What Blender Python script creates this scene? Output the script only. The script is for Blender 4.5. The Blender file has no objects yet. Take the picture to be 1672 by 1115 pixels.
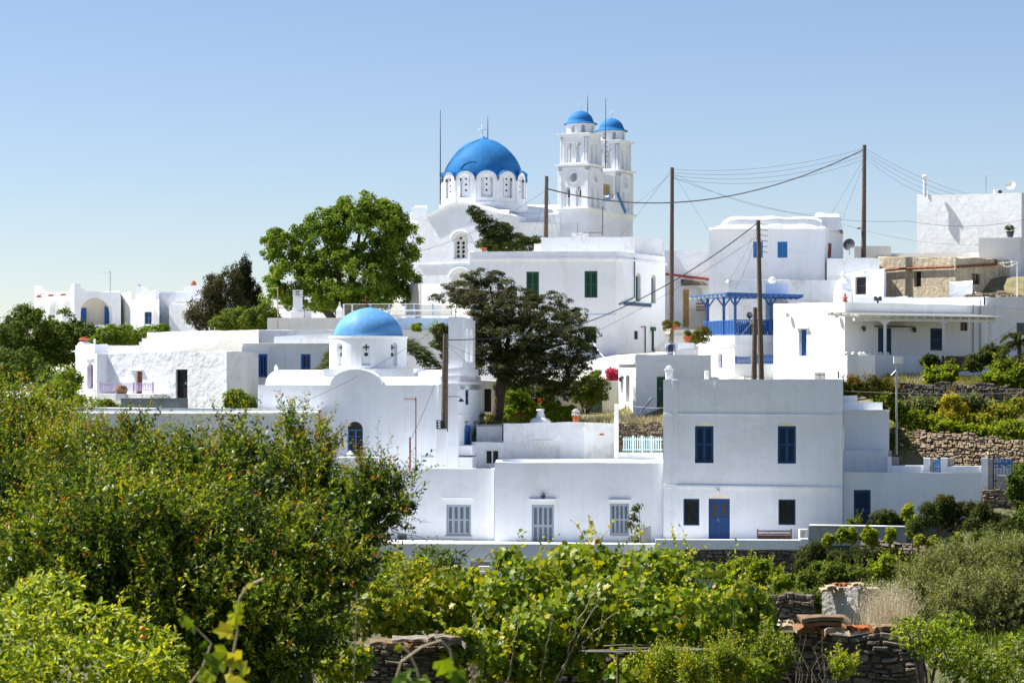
import bpy, bmesh, math, random
import numpy as np
from mathutils import Vector, Matrix, noise
from mathutils.geometry import tessellate_polygon
R = math.radians
scene = bpy.context.scene
COL = scene.collection
random.seed(7)

# ------------------------------------------------------------ camera, sky, sun
F_PX, CX, HY = 3948.0, 836.0, 640.0        # photo pixels: focal length, centre column, eye-level row
cam_d = bpy.data.cameras.new('camera'); cam = bpy.data.objects.new('camera', cam_d); COL.objects.link(cam)
cam.location = (0, 0, 0); cam.rotation_euler = (R(90), 0, 0)
cam_d.sensor_width = 36; cam_d.lens = 85; cam_d.shift_y = (HY - 557.5) / 1672
cam_d.clip_start = 0.2; cam_d.clip_end = 9000
cam_d.dof.use_dof = True; cam_d.dof.focus_distance = 115; cam_d.dof.aperture_fstop = 8
scene.camera = cam
SUN_EL, SUN_BACK = 54.0, 16.0              # sun stands to the left, a little behind the village
sd = Vector((-math.cos(R(SUN_BACK)) * math.cos(R(SUN_EL)), math.sin(R(SUN_BACK)) * math.cos(R(SUN_EL)), math.sin(R(SUN_EL))))
wd = bpy.data.worlds.new('World'); scene.world = wd; wd.use_nodes = True
nt = wd.node_tree; bg = nt.nodes['Background']
sky = nt.nodes.new('ShaderNodeTexSky'); sky.sky_type = 'NISHITA'; sky.sun_disc = False
sky.sun_elevation = R(SUN_EL); sky.sun_rotation = math.atan2(sd.x, sd.y)
sky.altitude = 0; sky.air_density = 1.0; sky.dust_density = 0.0; sky.ozone_density = 1.0
tint = nt.nodes.new('ShaderNodeMix'); tint.data_type = 'RGBA'; tint.blend_type = 'MULTIPLY'; tint.inputs[0].default_value = 1; tint.inputs[7].default_value = (.935, .945, 1.09, 1)
nt.links.new(sky.outputs[0], tint.inputs[6]); nt.links.new(tint.outputs[2], bg.inputs[0]); bg.inputs[1].default_value = 0.060
sun_d = bpy.data.lights.new('sun', 'SUN'); sun = bpy.data.objects.new('sun', sun_d); COL.objects.link(sun)
sun_d.energy = 5.0; sun_d.angle = R(0.5); sun_d.color = (1.0, 0.965, 0.91)
sun.rotation_euler = sd.to_track_quat('Z', 'Y').to_euler()
vs = scene.view_settings
vs.view_transform = 'Standard'; vs.look = 'None'; vs.gamma = 1; vs.use_curve_mapping = False; vs.exposure = 0.98
cy = scene.cycles
cy.max_bounces = 8; cy.diffuse_bounces = 5; cy.glossy_bounces = 2; cy.transmission_bounces = 4; cy.transparent_max_bounces = 8
cy.caustics_reflective = False; cy.caustics_refractive = False

# ------------------------------------------------------------ pixel <-> place helpers
def W(px, py, D): return Vector(((px - CX) * D / F_PX, D, (HY - py) * D / F_PX))
def XY(px, D): return Vector(((px - CX) * D / F_PX, D))
def Zp(py, D): return (HY - py) * D / F_PX

class Plane:                                # a vertical plane through two ground points, u to the right, n outward
    def __init__(s, a, b):
        s.o = Vector(a[:2]); d = Vector(b[:2]) - s.o; s.L = d.length; s.u = d / s.L; s.n = Vector((s.u.y, -s.u.x))
    def uv(s, px, py):
        d = Vector(((px - CX) / F_PX, 1.0)); t = s.o.dot(s.n) / d.dot(s.n)
        P = d * t; return ((P - s.o).dot(s.u), (HY - py) / F_PX * t)
    def P(s, u, v, w=0.0):
        q = s.o + s.u * u + s.n * w; return Vector((q.x, q.y, v))
    def off(s, w): return Plane(s.o + s.n * w, s.o + s.n * w + s.u * s.L)
def PL(xa, Da, xb, Db): return Plane(XY(xa, Da), XY(xb, Db))

class MB:
    def __init__(s): s.v = []; s.f = []; s.second = None; s.mi = {}
    def add(s, vs_, fs):
        b = len(s.v); s.v += [Vector(v) for v in vs_]
        if s.second is not None: s.mi.update({len(s.f) + i: 1 for i in range(len(fs))})
        s.f += [tuple(i + b for i in f) for f in fs]
    def quad(s, a, b, c, d): s.add([a, b, c, d], [(0, 1, 2, 3)])
    def hexa(s, p):                         # p: 4 bottom then 4 top
        s.add(p, [(3, 2, 1, 0), (4, 5, 6, 7), (0, 1, 5, 4), (1, 2, 6, 5), (2, 3, 7, 6), (3, 0, 4, 7)])
    def box(s, x0, x1, y0, y1, z0, z1):
        s.hexa([(x0, y0, z0), (x1, y0, z0), (x1, y1, z0), (x0, y1, z0), (x0, y0, z1), (x1, y0, z1), (x1, y1, z1), (x0, y1, z1)])
    def pbox(s, pl, u0, u1, v0, v1, w0, w1):  # box on a plane; w1 is the outer side
        s.hexa([pl.P(u0, v0, w1), pl.P(u1, v0, w1), pl.P(u1, v0, w0), pl.P(u0, v0, w0),
                pl.P(u0, v1, w1), pl.P(u1, v1, w1), pl.P(u1, v1, w0), pl.P(u0, v1, w0)])
    def ppx(s, pl, x0, y0, x1, y1, w0, w1):  # the same, from photo pixels
        u0, va = pl.uv(x0, y1); u1, vb = pl.uv(x1, y0); s.pbox(pl, u0, u1, va, vb, w0, w1)
    def bar(s, pl, p0, p1, h, w0, w1):       # sloping band between two (u,v)
        (a, va), (b, vb) = p0, p1
        s.hexa([pl.P(a, va - h / 2, w1), pl.P(b, vb - h / 2, w1), pl.P(b, vb - h / 2, w0), pl.P(a, va - h / 2, w0),
                pl.P(a, va + h / 2, w1), pl.P(b, vb + h / 2, w1), pl.P(b, vb + h / 2, w0), pl.P(a, va + h / 2, w0)])
    def tube(s, pts, r, n=6, caps=True):
        pts = [Vector(p) for p in pts]; m = len(pts); rs = r if isinstance(r, (list, tuple)) else [r] * m
        b = len(s.v); ref = None
        for i, p in enumerate(pts):
            t = (pts[min(i + 1, m - 1)] - pts[max(i - 1, 0)])
            t = t.normalized() if t.length > 1e-9 else Vector((0, 0, 1))
            if ref is None: ref = Vector((1, 0, 0)) if abs(t.x) < .8 else Vector((0, 1, 0))
            a = (ref - t * ref.dot(t)).normalized(); ref = a; c = t.cross(a)
            for k in range(n):
                th = 2 * math.pi * k / n; s.v.append(p + (a * math.cos(th) + c * math.sin(th)) * rs[i])
        for i in range(m - 1):
            for k in range(n):
                s.f.append((b + i * n + k, b + i * n + (k + 1) % n, b + (i + 1) * n + (k + 1) % n, b + (i + 1) * n + k))
        if caps: s.f.append(tuple(b + k for k in range(n))[::-1]); s.f.append(tuple(b + (m - 1) * n + k for k in range(n)))
    def lathe(s, c, prof, n=16, a0=0.0):     # prof: (r, z) list
        b = len(s.v); c = Vector(c)
        for r, z in prof:
            for k in range(n):
                th = a0 + 2 * math.pi * k / n; s.v.append(c + Vector((r * math.cos(th), r * math.sin(th), z)))
        for i in range(len(prof) - 1):
            for k in range(n):
                s.f.append((b + i * n + k, b + i * n + (k + 1) % n, b + (i + 1) * n + (k + 1) % n, b + (i + 1) * n + k))
        s.f.append(tuple(b + k for k in range(n))[::-1]); s.f.append(tuple(b + (len(prof) - 1) * n + k for k in range(n)))
    def face(s, pl, outline, holes, depth, w=0.0, reveal=True, back=False):
        loops = [outline] + list(holes)
        tris = tessellate_polygon([[Vector((u, v, 0)) for u, v in lp] for lp in loops])
        flat = [p for lp in loops for p in lp]; P3 = [pl.P(u, v, w) for u, v in flat]
        s.add(P3, [tuple(t) for t in tris])
        if back: s.add([pl.P(u, v, w - depth) for u, v in flat], [tuple(t) for t in tris])
        for lp in (loops if back else (holes if reveal else [])):
            n = len(lp)
            for i in range(n):
                a = lp[i]; b_ = lp[(i + 1) % n]
                s.quad(pl.P(*a, w), pl.P(*b_, w), pl.P(*b_, w - depth), pl.P(*a, w - depth))
    def vol(s, foot, z0, z1, ops={}, par=.3, t=.28, jit=.032, seg=.8):
        n = len(foot); z1 = z1 if isinstance(z1, (list, tuple)) else [z1] * n
        foot = [Vector(p[:2]) for p in foot]
        if par > 0:
            inn = []
            for i in range(n):
                p0, p1, p2 = foot[i - 1], foot[i], foot[(i + 1) % n]
                a = (p1 - p0).normalized(); c = (p2 - p1).normalized()
                na = Vector((-a.y, a.x)); nc = Vector((-c.y, c.x)); m = (na + nc)
                m = m.normalized(); inn.append(p1 + m * (t / max(.35, m.dot(na))))
        ring = []; iring = []
        for i in range(n):
            a, b_ = foot[i], foot[(i + 1) % n]; pl = Plane(a, b_); k = max(1, int(pl.L / seg)); tops = []
            for j in range(k + 1):
                f = j / k; q = a.lerp(b_, f); z = z1[i] * (1 - f) + z1[(i + 1) % n] * f
                z += jit * noise.noise(Vector((q.x * .8, q.y * .8, z * .3))) * 2
                tops.append((f * pl.L, z))
                if j < k:
                    ring.append(Vector((q.x, q.y, z)))
                    if par > 0:
                        q2 = inn[i].lerp(inn[(i + 1) % n], f); iring.append(Vector((q2.x, q2.y, z)))
            holes = ops.get(i, [])
            s.face(pl, [(0, z0), (pl.L, z0)] + tops[::-1], [h[0] for h in holes], 0, reveal=False)
            for h, dep in holes:
                for q in range(len(h)):
                    c0 = h[q]; c1 = h[(q + 1) % len(h)]
                    s.quad(pl.P(*c0), pl.P(*c1), pl.P(*c1, -dep), pl.P(*c0, -dep))
        m = len(ring)
        if par > 0:
            zr = min(z1) - par
            for i in range(m):
                j = (i + 1) % m
                s.quad(ring[i], ring[j], iring[j], iring[i])
                a, b_ = iring[i], iring[j]
                s.quad(a, b_, Vector((b_.x, b_.y, zr)), Vector((a.x, a.y, zr)))
            tris = tessellate_polygon([[Vector((p.x, p.y, 0)) for p in inn]])
            s.add([(p.x, p.y, zr) for p in inn], [tuple(x) for x in tris])
        else:
            tris = tessellate_polygon([[Vector((p.x, p.y, 0)) for p in ring]])
            s.add(ring, [tuple(x) for x in tris])
    def build(s, name, mat, parent=None, smooth=False, bevel=0, recalc=True):
        me = bpy.data.meshes.new(name)
        o = bpy.data.objects.new(name, me); COL.objects.link(o)
        off = Vector((0, 0, 0))
        if parent is not None:
            q = parent
            while q is not None: off += q.location; q = q.parent
            o.parent = parent
        else:
            if s.v:
                xs = [v.x for v in s.v]; ys = [v.y for v in s.v]; zs = [v.z for v in s.v]
                off = Vector(((min(xs) + max(xs)) / 2, (min(ys) + max(ys)) / 2, min(zs))); o.location = off
        me.from_pydata([v - off for v in s.v], [], s.f); me.update()
        if s.mi:
            for i in s.mi: me.polygons[i].material_index = 1
        if recalc:
            bm = bmesh.new(); bm.from_mesh(me)
            bmesh.ops.remove_doubles(bm, verts=bm.verts, dist=.0004)
            bmesh.ops.recalc_face_normals(bm, faces=bm.faces); bm.to_mesh(me); bm.free()
        if smooth: me.shade_smooth()
        me.materials.append(mat)
        if s.mi: me.materials.append(s.mat2)
        if bevel:
            md = o.modifiers.new('bevel', 'BEVEL'); md.width = bevel; md.segments = 2; md.limit_method = 'ANGLE'; md.angle_limit = R(40)
        return o

def rect_h(pl, x0, y0, x1, y1, arch=0):     # opening loop in (u,v) from photo pixels; arch = height of the rounded head in pixels
    u0, vb = pl.uv(x0, y1); u1, _ = pl.uv(x1, y1); um = (u0 + u1) / 2
    _, vt = pl.uv((x0 + x1) / 2, y0)
    if not arch: return [(u0, vb), (u1, vb), (u1, vt), (u0, vt)]
    _, vsr = pl.uv((x0 + x1) / 2, y0 + arch); h = (u1 - u0) / 2
    pts = [(u0, vb), (u1, vb)]
    for k in range(11):
        th = math.pi * k / 10; pts.append((um + h * math.cos(th), vsr + (vt - vsr) * math.sin(th)))
    return pts
def circ(u, v, r, n=12, rv=None): return [(u + r * math.cos(2 * math.pi * k / n), v + (rv or r) * math.sin(2 * math.pi * k / n)) for k in range(n)]
def boxfoot(xa, Da, xb, Db, depth):
    a, b = XY(xa, Da), XY(xb, Db); p = Plane(a, b); k = -p.n * depth; return [a, b, b + k, a + k]

def tag(o, label=None, cat=None, group=None, kind=None):
    if label: o['label'] = label
    if cat: o['category'] = cat
    if group: o['group'] = group
    if kind: o['kind'] = kind
    return o
def thing(name, label, cat, loc, group=None):
    o = bpy.data.objects.new(name, None); COL.objects.link(o); o.location = loc; o.empty_display_size = .3
    return tag(o, label, cat, group)
def copy_tree(o, parent=None):
    c = o.copy(); COL.objects.link(c)
    if parent: c.parent = parent
    for ch in list(o.children): copy_tree(ch, c)
    return c

# ------------------------------------------------------------ materials
MATS = {}
def nodes(name):
    m = bpy.data.materials.new(name); m.use_nodes = True; t = m.node_tree
    return m, t, t.nodes['Principled BSDF'], t.nodes['Material Output']
def N(t, kind, **kw):
    n = t.nodes.new(kind)
    for k, v in kw.items():
        if hasattr(n, k): setattr(n, k, v)
        else: n.inputs[k].default_value = v
    return n
def ramp(t, fac, stops):
    r = t.nodes.new('ShaderNodeValToRGB'); e = r.color_ramp.elements
    e[0].position, e[0].color = stops[0][0], (*stops[0][1], 1); e[1].position, e[1].color = stops[-1][0], (*stops[-1][1], 1)
    for p, c in stops[1:-1]:
        x = e.new(p); x.color = (*c, 1)
    t.links.new(fac, r.inputs[0]); return r
def plaster(name, c, var=.05, bump=.25, rough=.85, streak=.06, scale=1.0, dirt=None, dirt_amt=.0, patch=.035):
    m, t, b, o = nodes(name); L = t.links.new
    tc = N(t, 'ShaderNodeTexCoord')
    n1 = N(t, 'ShaderNodeTexNoise', Scale=.7 * scale, Detail=5.0, Roughness=.6); L(tc.outputs['Object'], n1.inputs['Vector'])
    r1 = ramp(t, n1.outputs['Fac'], [(.3, tuple(x * (1 - var) for x in c)), (.7, tuple(min(.9, x * (1 + var * .4)) for x in c))])
    mp = N(t, 'ShaderNodeMapping'); mp.inputs['Scale'].default_value = (3, 3, .25); L(tc.outputs['Object'], mp.inputs['Vector'])
    n2 = N(t, 'ShaderNodeTexNoise', Scale=1.6, Detail=4.0); L(mp.outputs[0], n2.inputs['Vector'])
    r2 = ramp(t, n2.outputs['Fac'], [(.45, (1, 1, 1)), (.8, (1 - streak, 1 - streak * 1.15, 1 - streak * 1.5))])
    mx = N(t, 'ShaderNodeMix', data_type='RGBA', blend_type='MULTIPLY'); mx.inputs[0].default_value = 1
    L(r1.outputs[0], mx.inputs[6]); L(r2.outputs[0], mx.inputs[7]); out = mx.outputs[2]
    if dirt:
        n3 = N(t, 'ShaderNodeTexNoise', Scale=1.3 * scale, Detail=8.0, Roughness=.72); L(tc.outputs['Object'], n3.inputs['Vector'])
        r3 = ramp(t, n3.outputs['Fac'], [(.5 - dirt_amt * .3, (0, 0, 0)), (.72, (1, 1, 1))])
        m2 = N(t, 'ShaderNodeMix', data_type='RGBA'); L(r3.outputs[0], m2.inputs[0]); L(out, m2.inputs[6]); m2.inputs[7].default_value = (*dirt, 1); out = m2.outputs[2]
    if patch:
        n5 = N(t, 'ShaderNodeTexNoise', Scale=.45 * scale, Detail=2.0); L(tc.outputs['Object'], n5.inputs['Vector'])
        r5 = ramp(t, n5.outputs['Fac'], [(.52, (1, 1, 1)), (.54, (1 - patch, 1 - patch, 1 - patch * 1.1))])
        vo = N(t, 'ShaderNodeTexVoronoi', Scale=.35); vo.feature = 'DISTANCE_TO_EDGE'
        nd = N(t, 'ShaderNodeTexNoise', Scale=1.5, Detail=6.0); L(tc.outputs['Object'], nd.inputs['Vector'])
        va = N(t, 'ShaderNodeVectorMath', operation='SCALE'); va.inputs['Scale'].default_value = 1.2; L(nd.outputs['Color'], va.inputs[0])
        vb = N(t, 'ShaderNodeVectorMath', operation='ADD'); L(va.outputs[0], vb.inputs[0]); L(tc.outputs['Object'], vb.inputs[1]); L(vb.outputs[0], vo.inputs['Vector'])
        r6 = ramp(t, vo.outputs['Distance'], [(.0, (.86, .85, .83)), (.005, (1, 1, 1))])
        r7 = ramp(t, n1.outputs['Fac'], [(.5, (0, 0, 0)), (.56, (1, 1, 1))])
        m7 = N(t, 'ShaderNodeMix', data_type='RGBA'); L(r7.outputs[0], m7.inputs[0]); m7.inputs[6].default_value = (1, 1, 1, 1); L(r6.outputs[0], m7.inputs[7])
        for q in (r5.outputs[0], m7.outputs[2]):
            m8 = N(t, 'ShaderNodeMix', data_type='RGBA', blend_type='MULTIPLY'); m8.inputs[0].default_value = 1; L(out, m8.inputs[6]); L(q, m8.inputs[7]); out = m8.outputs[2]
    L(out, b.inputs['Base Color']); b.inputs['Roughness'].default_value = rough; b.inputs['Specular IOR Level'].default_value = .25 if rough > .8 or rough < .5 else .12
    n4 = N(t, 'ShaderNodeTexNoise', Scale=2.2 * scale, Detail=6.0, Roughness=.55); L(tc.outputs['Object'], n4.inputs['Vector'])
    bp = N(t, 'ShaderNodeBump', Strength=bump, Distance=.12); L(n4.outputs['Fac'], bp.inputs['Height']); L(bp.outputs[0], b.inputs['Normal'])
    MATS[name] = m; return m
def paint(name, c, rough=.55, var=.12, scale=6, metal=0, bump=.1):
    m, t, b, o = nodes(name); L = t.links.new
    tc = N(t, 'ShaderNodeTexCoord'); n1 = N(t, 'ShaderNodeTexNoise', Scale=float(scale), Detail=4.0); L(tc.outputs['Object'], n1.inputs['Vector'])
    r1 = ramp(t, n1.outputs['Fac'], [(.35, tuple(x * (1 - var) for x in c)), (.68, tuple(min(1, x * (1 + var)) for x in c))])
    L(r1.outputs[0], b.inputs['Base Color']); b.inputs['Roughness'].default_value = rough; b.inputs['Metallic'].default_value = metal
    b.inputs['Specular IOR Level'].default_value = .3
    bp = N(t, 'ShaderNodeBump', Strength=bump, Distance=.02); L(n1.outputs['Fac'], bp.inputs['Height']); L(bp.outputs[0], b.inputs['Normal'])
    MATS[name] = m; return m
def stone_mat(name, cols, rough=.9):
    m, t, b, o = nodes(name); L = t.links.new
    tc = N(t, 'ShaderNodeTexCoord'); g = N(t, 'ShaderNodeNewGeometry'); oi = N(t, 'ShaderNodeObjectInfo')
    ad = N(t, 'ShaderNodeMath', operation='ADD'); L(g.outputs['Random Per Island'], ad.inputs[0]); L(oi.outputs['Random'], ad.inputs[1])
    fr = N(t, 'ShaderNodeMath', operation='FRACT'); L(ad.outputs[0], fr.inputs[0])
    k = len(cols); r1 = ramp(t, fr.outputs[0], [(i / (k - 1), c) for i, c in enumerate(cols)])
    n1 = N(t, 'ShaderNodeTexNoise', Scale=7.0, Detail=6.0, Roughness=.7); L(g.outputs['Position'], n1.inputs['Vector'])
    r2 = ramp(t, n1.outputs['Fac'], [(.35, (.6, .58, .55)), (.65, (1.35, 1.3, 1.2))])
    mx = N(t, 'ShaderNodeMix', data_type='RGBA', blend_type='MULTIPLY'); mx.inputs[0].default_value = 1
    L(r1.outputs[0], mx.inputs[6]); L(r2.outputs[0], mx.inputs[7]); L(mx.outputs[2], b.inputs['Base Color'])
    b.inputs['Roughness'].default_value = rough; b.inputs['Specular IOR Level'].default_value = .15
    bp = N(t, 'ShaderNodeBump', Strength=.6, Distance=.03); L(n1.outputs['Fac'], bp.inputs['Height']); L(bp.outputs[0], b.inputs['Normal'])
    MATS[name] = m; return m
def leaf_mat(name, cols, trans=.35, rough=.45, spec=.35, tr_gain=1.6):
    m, t, b, o = nodes(name); L = t.links.new
    a = N(t, 'ShaderNodeAttribute'); a.attribute_name = 'rnd'
    k = len(cols); r1 = ramp(t, a.outputs['Fac'], [(i / (k - 1), c) for i, c in enumerate(cols)])
    L(r1.outputs[0], b.inputs['Base Color']); b.inputs['Roughness'].default_value = rough; b.inputs['Specular IOR Level'].default_value = spec
    tr = N(t, 'ShaderNodeBsdfTranslucent')
    gm = N(t, 'ShaderNodeMix', data_type='RGBA', blend_type='MULTIPLY'); gm.inputs[0].default_value = 1
    L(r1.outputs[0], gm.inputs[6]); gm.inputs[7].default_value = (tr_gain * 1.1, tr_gain, tr_gain * (.4 if cols[-1][2] < .2 else .85), 1); L(gm.outputs[2], tr.inputs[0])
    ms = N(t, 'ShaderNodeMixShader'); ms.inputs[0].default_value = trans
    L(b.outputs[0], ms.inputs[1]); L(tr.outputs[0], ms.inputs[2]); L(ms.outputs[0], o.inputs['Surface'])
    MATS[name] = m; return m

plaster('white', (.83, .85, .875), streak=.055, var=.035, patch=.045); plaster('white_old', (.82, .83, .84), var=.05, streak=.06, bump=.35, dirt=(.62, .59, .53), dirt_amt=.0)
plaster('white_rough', (.82, .84, .87), bump=.8, streak=.03, scale=.9, var=.05); plaster('cream', (.85, .81, .73), var=.04, streak=.07)
plaster('cream_wall', (.82, .77, .66)); plaster('stone_white', (.74, .72, .66), streak=.12, var=.06)
plaster('ochre', (.66, .56, .40), var=.25, bump=.5, streak=.3, scale=2.0, dirt=(.30, .25, .19), dirt_amt=.22)
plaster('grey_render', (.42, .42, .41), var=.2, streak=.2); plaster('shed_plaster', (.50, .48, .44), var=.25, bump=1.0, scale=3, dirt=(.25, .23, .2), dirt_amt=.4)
plaster('slate', (.10, .12, .12), var=.3, streak=.1, scale=4)
plaster('dome_blue', (.03, .19, .46), var=.14, bump=.2, rough=.7, streak=.12, scale=1.2, patch=.06)
plaster('dome_light_blue', (.13, .35, .66), var=.12, bump=.2, rough=.5, streak=.12, scale=1.6, patch=.08)
plaster('pale_blue_wall', (.42, .55, .72))
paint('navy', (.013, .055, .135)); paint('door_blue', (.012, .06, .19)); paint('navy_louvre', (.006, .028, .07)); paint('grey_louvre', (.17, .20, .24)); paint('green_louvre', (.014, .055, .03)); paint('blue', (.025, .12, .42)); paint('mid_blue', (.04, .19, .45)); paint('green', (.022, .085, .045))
paint('royal', (.035, .125, .36)); paint('grey_blue', (.36, .41, .47), var=.06); paint('turquoise', (.60, .77, .78)); paint('lilac', (.52, .42, .66)); paint('purple', (.22, .10, .32))
paint('white_paint', (.78, .78, .77), var=.04); paint('wood', (.16, .10, .06), var=.35, rough=.8); paint('pole_wood', (.13, .095, .07), var=.35, rough=.9, scale=9)
paint('brown_door', (.24, .09, .03), var=.2); paint('dark_door', (.012, .010, .012)); paint('rust', (.22, .07, .025), var=.4, rough=.8); paint('metal', (.35, .36, .37), metal=.6, rough=.45)
paint('dark_metal', (.05, .05, .055), rough=.5); paint('terracotta', (.42, .12, .045), var=.25, rough=.8); paint('cable', (.03, .03, .034)); paint('red', (.33, .05, .03))
paint('yellow_door', (.45, .30, .10), var=.2); paint('brown', (.20, .11, .05), var=.3); paint('concrete', (.36, .35, .32), var=.2, rough=.9); paint('reed', (.42, .34, .20), var=.3)
paint('glass', (.015, .018, .02), rough=.08, var=.3); paint('white_glass', (.72, .72, .70), rough=.3, var=.1); paint('bark', (.09, .065, .045), var=.4, rough=.95, scale=9, bump=.8)
paint('twig', (.14, .10, .07), var=.3, rough=.9); paint('pale_twig', (.30, .24, .16), var=.3, rough=.9)
paint('skin', (.42, .24, .16)); paint('blue_shirt', (.28, .36, .55)); paint('navy_cloth', (.012, .016, .035)); paint('grey_cap', (.12, .12, .13)); paint('orange_fruit', (.65, .25, .02), rough=.4)
stone_mat('dark_stone', [(.16, .14, .12), (.24, .20, .16), (.12, .11, .10), (.28, .25, .21)])
stone_mat('field_stone', [(.30, .24, .17), (.42, .32, .21), (.22, .18, .14), (.48, .40, .30), (.36, .27, .18)])
stone_mat('lichen_stone', [(.28, .11, .035), (.20, .14, .09), (.32, .10, .025), (.22, .13, .06)])
# ------------------------------------------------------------ doors, windows, shutters
M = MATS
def frame_mb(pl, u0, u1, v0, v1, fw, wi, wo):
    mb = MB()
    mb.pbox(pl, u0, u0 + fw, v0, v1, wi, wo); mb.pbox(pl, u1 - fw, u1, v0, v1, wi, wo)
    mb.pbox(pl, u0 + fw, u1 - fw, v1 - fw, v1, wi, wo); mb.pbox(pl, u0 + fw, u1 - fw, v0, v0 + fw, wi, wo)
    return mb
def leaf_mb(pl, u0, u1, v0, v1, w, st=.07, panels=((.06, .47), (.53, .95)), louvre=True):
    mb = MB(); H = v1 - v0
    mb.pbox(pl, u0, u0 + st, v0, v1, w - .04, w); mb.pbox(pl, u1 - st, u1, v0, v1, w - .04, w)
    last = v0
    for a, b in panels:
        va, vb = v0 + a * H, v0 + b * H
        mb.pbox(pl, u0 + st, u1 - st, last, va, w - .04, w); last = vb
        if louvre: mb.second = 1
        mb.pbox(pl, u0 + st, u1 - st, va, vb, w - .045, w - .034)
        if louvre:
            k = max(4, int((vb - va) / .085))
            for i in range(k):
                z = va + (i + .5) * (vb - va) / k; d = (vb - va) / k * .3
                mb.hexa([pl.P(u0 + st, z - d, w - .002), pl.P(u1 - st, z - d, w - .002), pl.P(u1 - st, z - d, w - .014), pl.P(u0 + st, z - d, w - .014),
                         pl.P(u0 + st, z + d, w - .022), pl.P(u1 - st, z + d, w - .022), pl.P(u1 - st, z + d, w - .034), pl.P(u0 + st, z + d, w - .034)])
        mb.second = None
    mb.pbox(pl, u0 + st, u1 - st, last, v1, w - .04, w)
    return mb
def fit(root, pl, op):
    kind, x0, y0, x1, y1 = op[:5]; o = op[5] if len(op) > 5 else {}
    if kind == 'none': return
    arch = o.get('arch', 0); dep = o.get('d', .16)
    u0, v0 = pl.uv(x0, y1); u1, _ = pl.uv(x1, y1); _, v1 = pl.uv((x0 + x1) / 2, y0)
    if arch and kind != 'dark' and not o.get('full'): _, v1s = pl.uv((x0 + x1) / 2, y0 + arch)
    else: v1s = v1
    m = M[o.get('m', 'blue')]; g = .004; w = -dep + .06
    u0 += g; u1 -= g; v0 += g; v1 -= g; v1s -= g
    nm = o.get('name', 'door' if kind == 'door' else 'window')
    if kind == 'dark':
        mb = MB(); mb.face(pl, rect_h(pl, x0, y0, x1, y1, arch), [], 0, w=-dep + .01); mb.build(nm if nm != 'window' else 'pane', M[o.get('m', 'glass')], root); return
    if arch and not o.get('full'):
        mb = MB(); h = rect_h(pl, x0, y0, x1, y0 + arch, arch * .98); mb.face(pl, h, [], .02, w=-dep + .1); f = mb.build('arch_panel', M[o.get('am', 'cream_wall')], root)
    if kind == 'shut':
        n = o.get('n', 2); fw = .045
        fr = frame_mb(pl, u0, u1, v0, v1s, fw, w - .05, w + .012).build(nm, m, root)
        a, b = u0 + fw + .002, u1 - fw - .002; wd_ = (b - a) / n
        for i in range(n):
            mb = leaf_mb(pl, a + i * wd_ + .004, a + (i + 1) * wd_ - .004, v0 + fw + .003, v1s - fw - .003, w, st=min(.07, wd_ * .2), panels=o.get('pan', ((.06, .47), (.53, .95))))
            if i % 2 == 0 and n == 2:
                mb.second = None; mb.pbox(pl, a + (i + 1) * wd_ - .05, a + (i + 1) * wd_ - .03, (v0 + v1s) / 2 - .06, (v0 + v1s) / 2 + .06, w, w + .02)
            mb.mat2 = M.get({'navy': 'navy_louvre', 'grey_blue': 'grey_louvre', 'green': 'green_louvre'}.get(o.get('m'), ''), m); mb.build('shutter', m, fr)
    elif kind == 'glass':
        fw = o.get('fw', .06); nx, ny = o.get('nx', 2), o.get('ny', 2)
        fr = frame_mb(pl, u0, u1, v0, v1s, fw, w - .05, w + .01)
        for i in range(1, nx):
            c = u0 + (u1 - u0) * i / nx; hw = .035 if (i * 2 == nx) else .02; fr.pbox(pl, c - hw, c + hw, v0 + fw, v1s - fw, w - .04, w)
        for j in range(1, ny):
            c = v0 + (v1s - v0) * j / ny; fr.pbox(pl, u0 + fw, u1 - fw, c - .017, c + .017, w - .042, w - .004)
        f = fr.build(nm, m, root)
        mb = MB(); mb.pbox(pl, u0 + fw * .5, u1 - fw * .5, v0 + fw * .5, v1s - fw * .5, w - .035, w - .02); mb.build('pane', M[o.get('g', 'glass')], f)
    elif kind == 'door':
        n = o.get('n', 2); fw = .06
        fr = frame_mb(pl, u0, u1, v0, v1s, fw, w - .05, w + .012)
        f = fr.build('door', m, root); a, b = u0 + fw + .003, u1 - fw - .003; wd_ = (b - a) / n
        for i in range(n):
            pan = o.get('pan', ((.06, .5), (.56, .94)))
            mb = leaf_mb(pl, a + i * wd_ + .003, a + (i + 1) * wd_ - .003, v0 + fw, v1s - fw - .003, w, st=.08, panels=pan, louvre=False)
            if o.get('plank'):
                pw = (wd_ - .16) / 4
                for k in range(4): mb.pbox(pl, a + i * wd_ + .08 + k * pw + .006, a + i * wd_ + .08 + (k + 1) * pw - .006, v0 + fw + pan[0][0] * (v1s - v0 - fw), v0 + fw + pan[0][1] * (v1s - v0 - fw), w - .034, w - .012)
            lf = mb.build('door_leaf', m, f)
            if o.get('glaze'):
                mb = MB(); c0, c1 = a + i * wd_ + .085, a + (i + 1) * wd_ - .085; H = v1s - fw - v0 - fw
                mb.pbox(pl, c0, c1, v0 + fw + .57 * H, v0 + fw + .935 * H, w - .034, w - .026); mb.build('door_pane', M[o.get('g', 'brown')], f)
        mb = MB(); c = a + (wd_ if n == 2 else wd_ * .88); mb.pbox(pl, c - .06, c - .03, v0 + .95, v0 + 1.1, w, w + .035); mb.tube([pl.P(c - .045, v0 + 1.03, w + .03), pl.P(c - .13, v0 + 1.03, w + .045)], .012); mb.build('handle', M['metal'], f)

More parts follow.
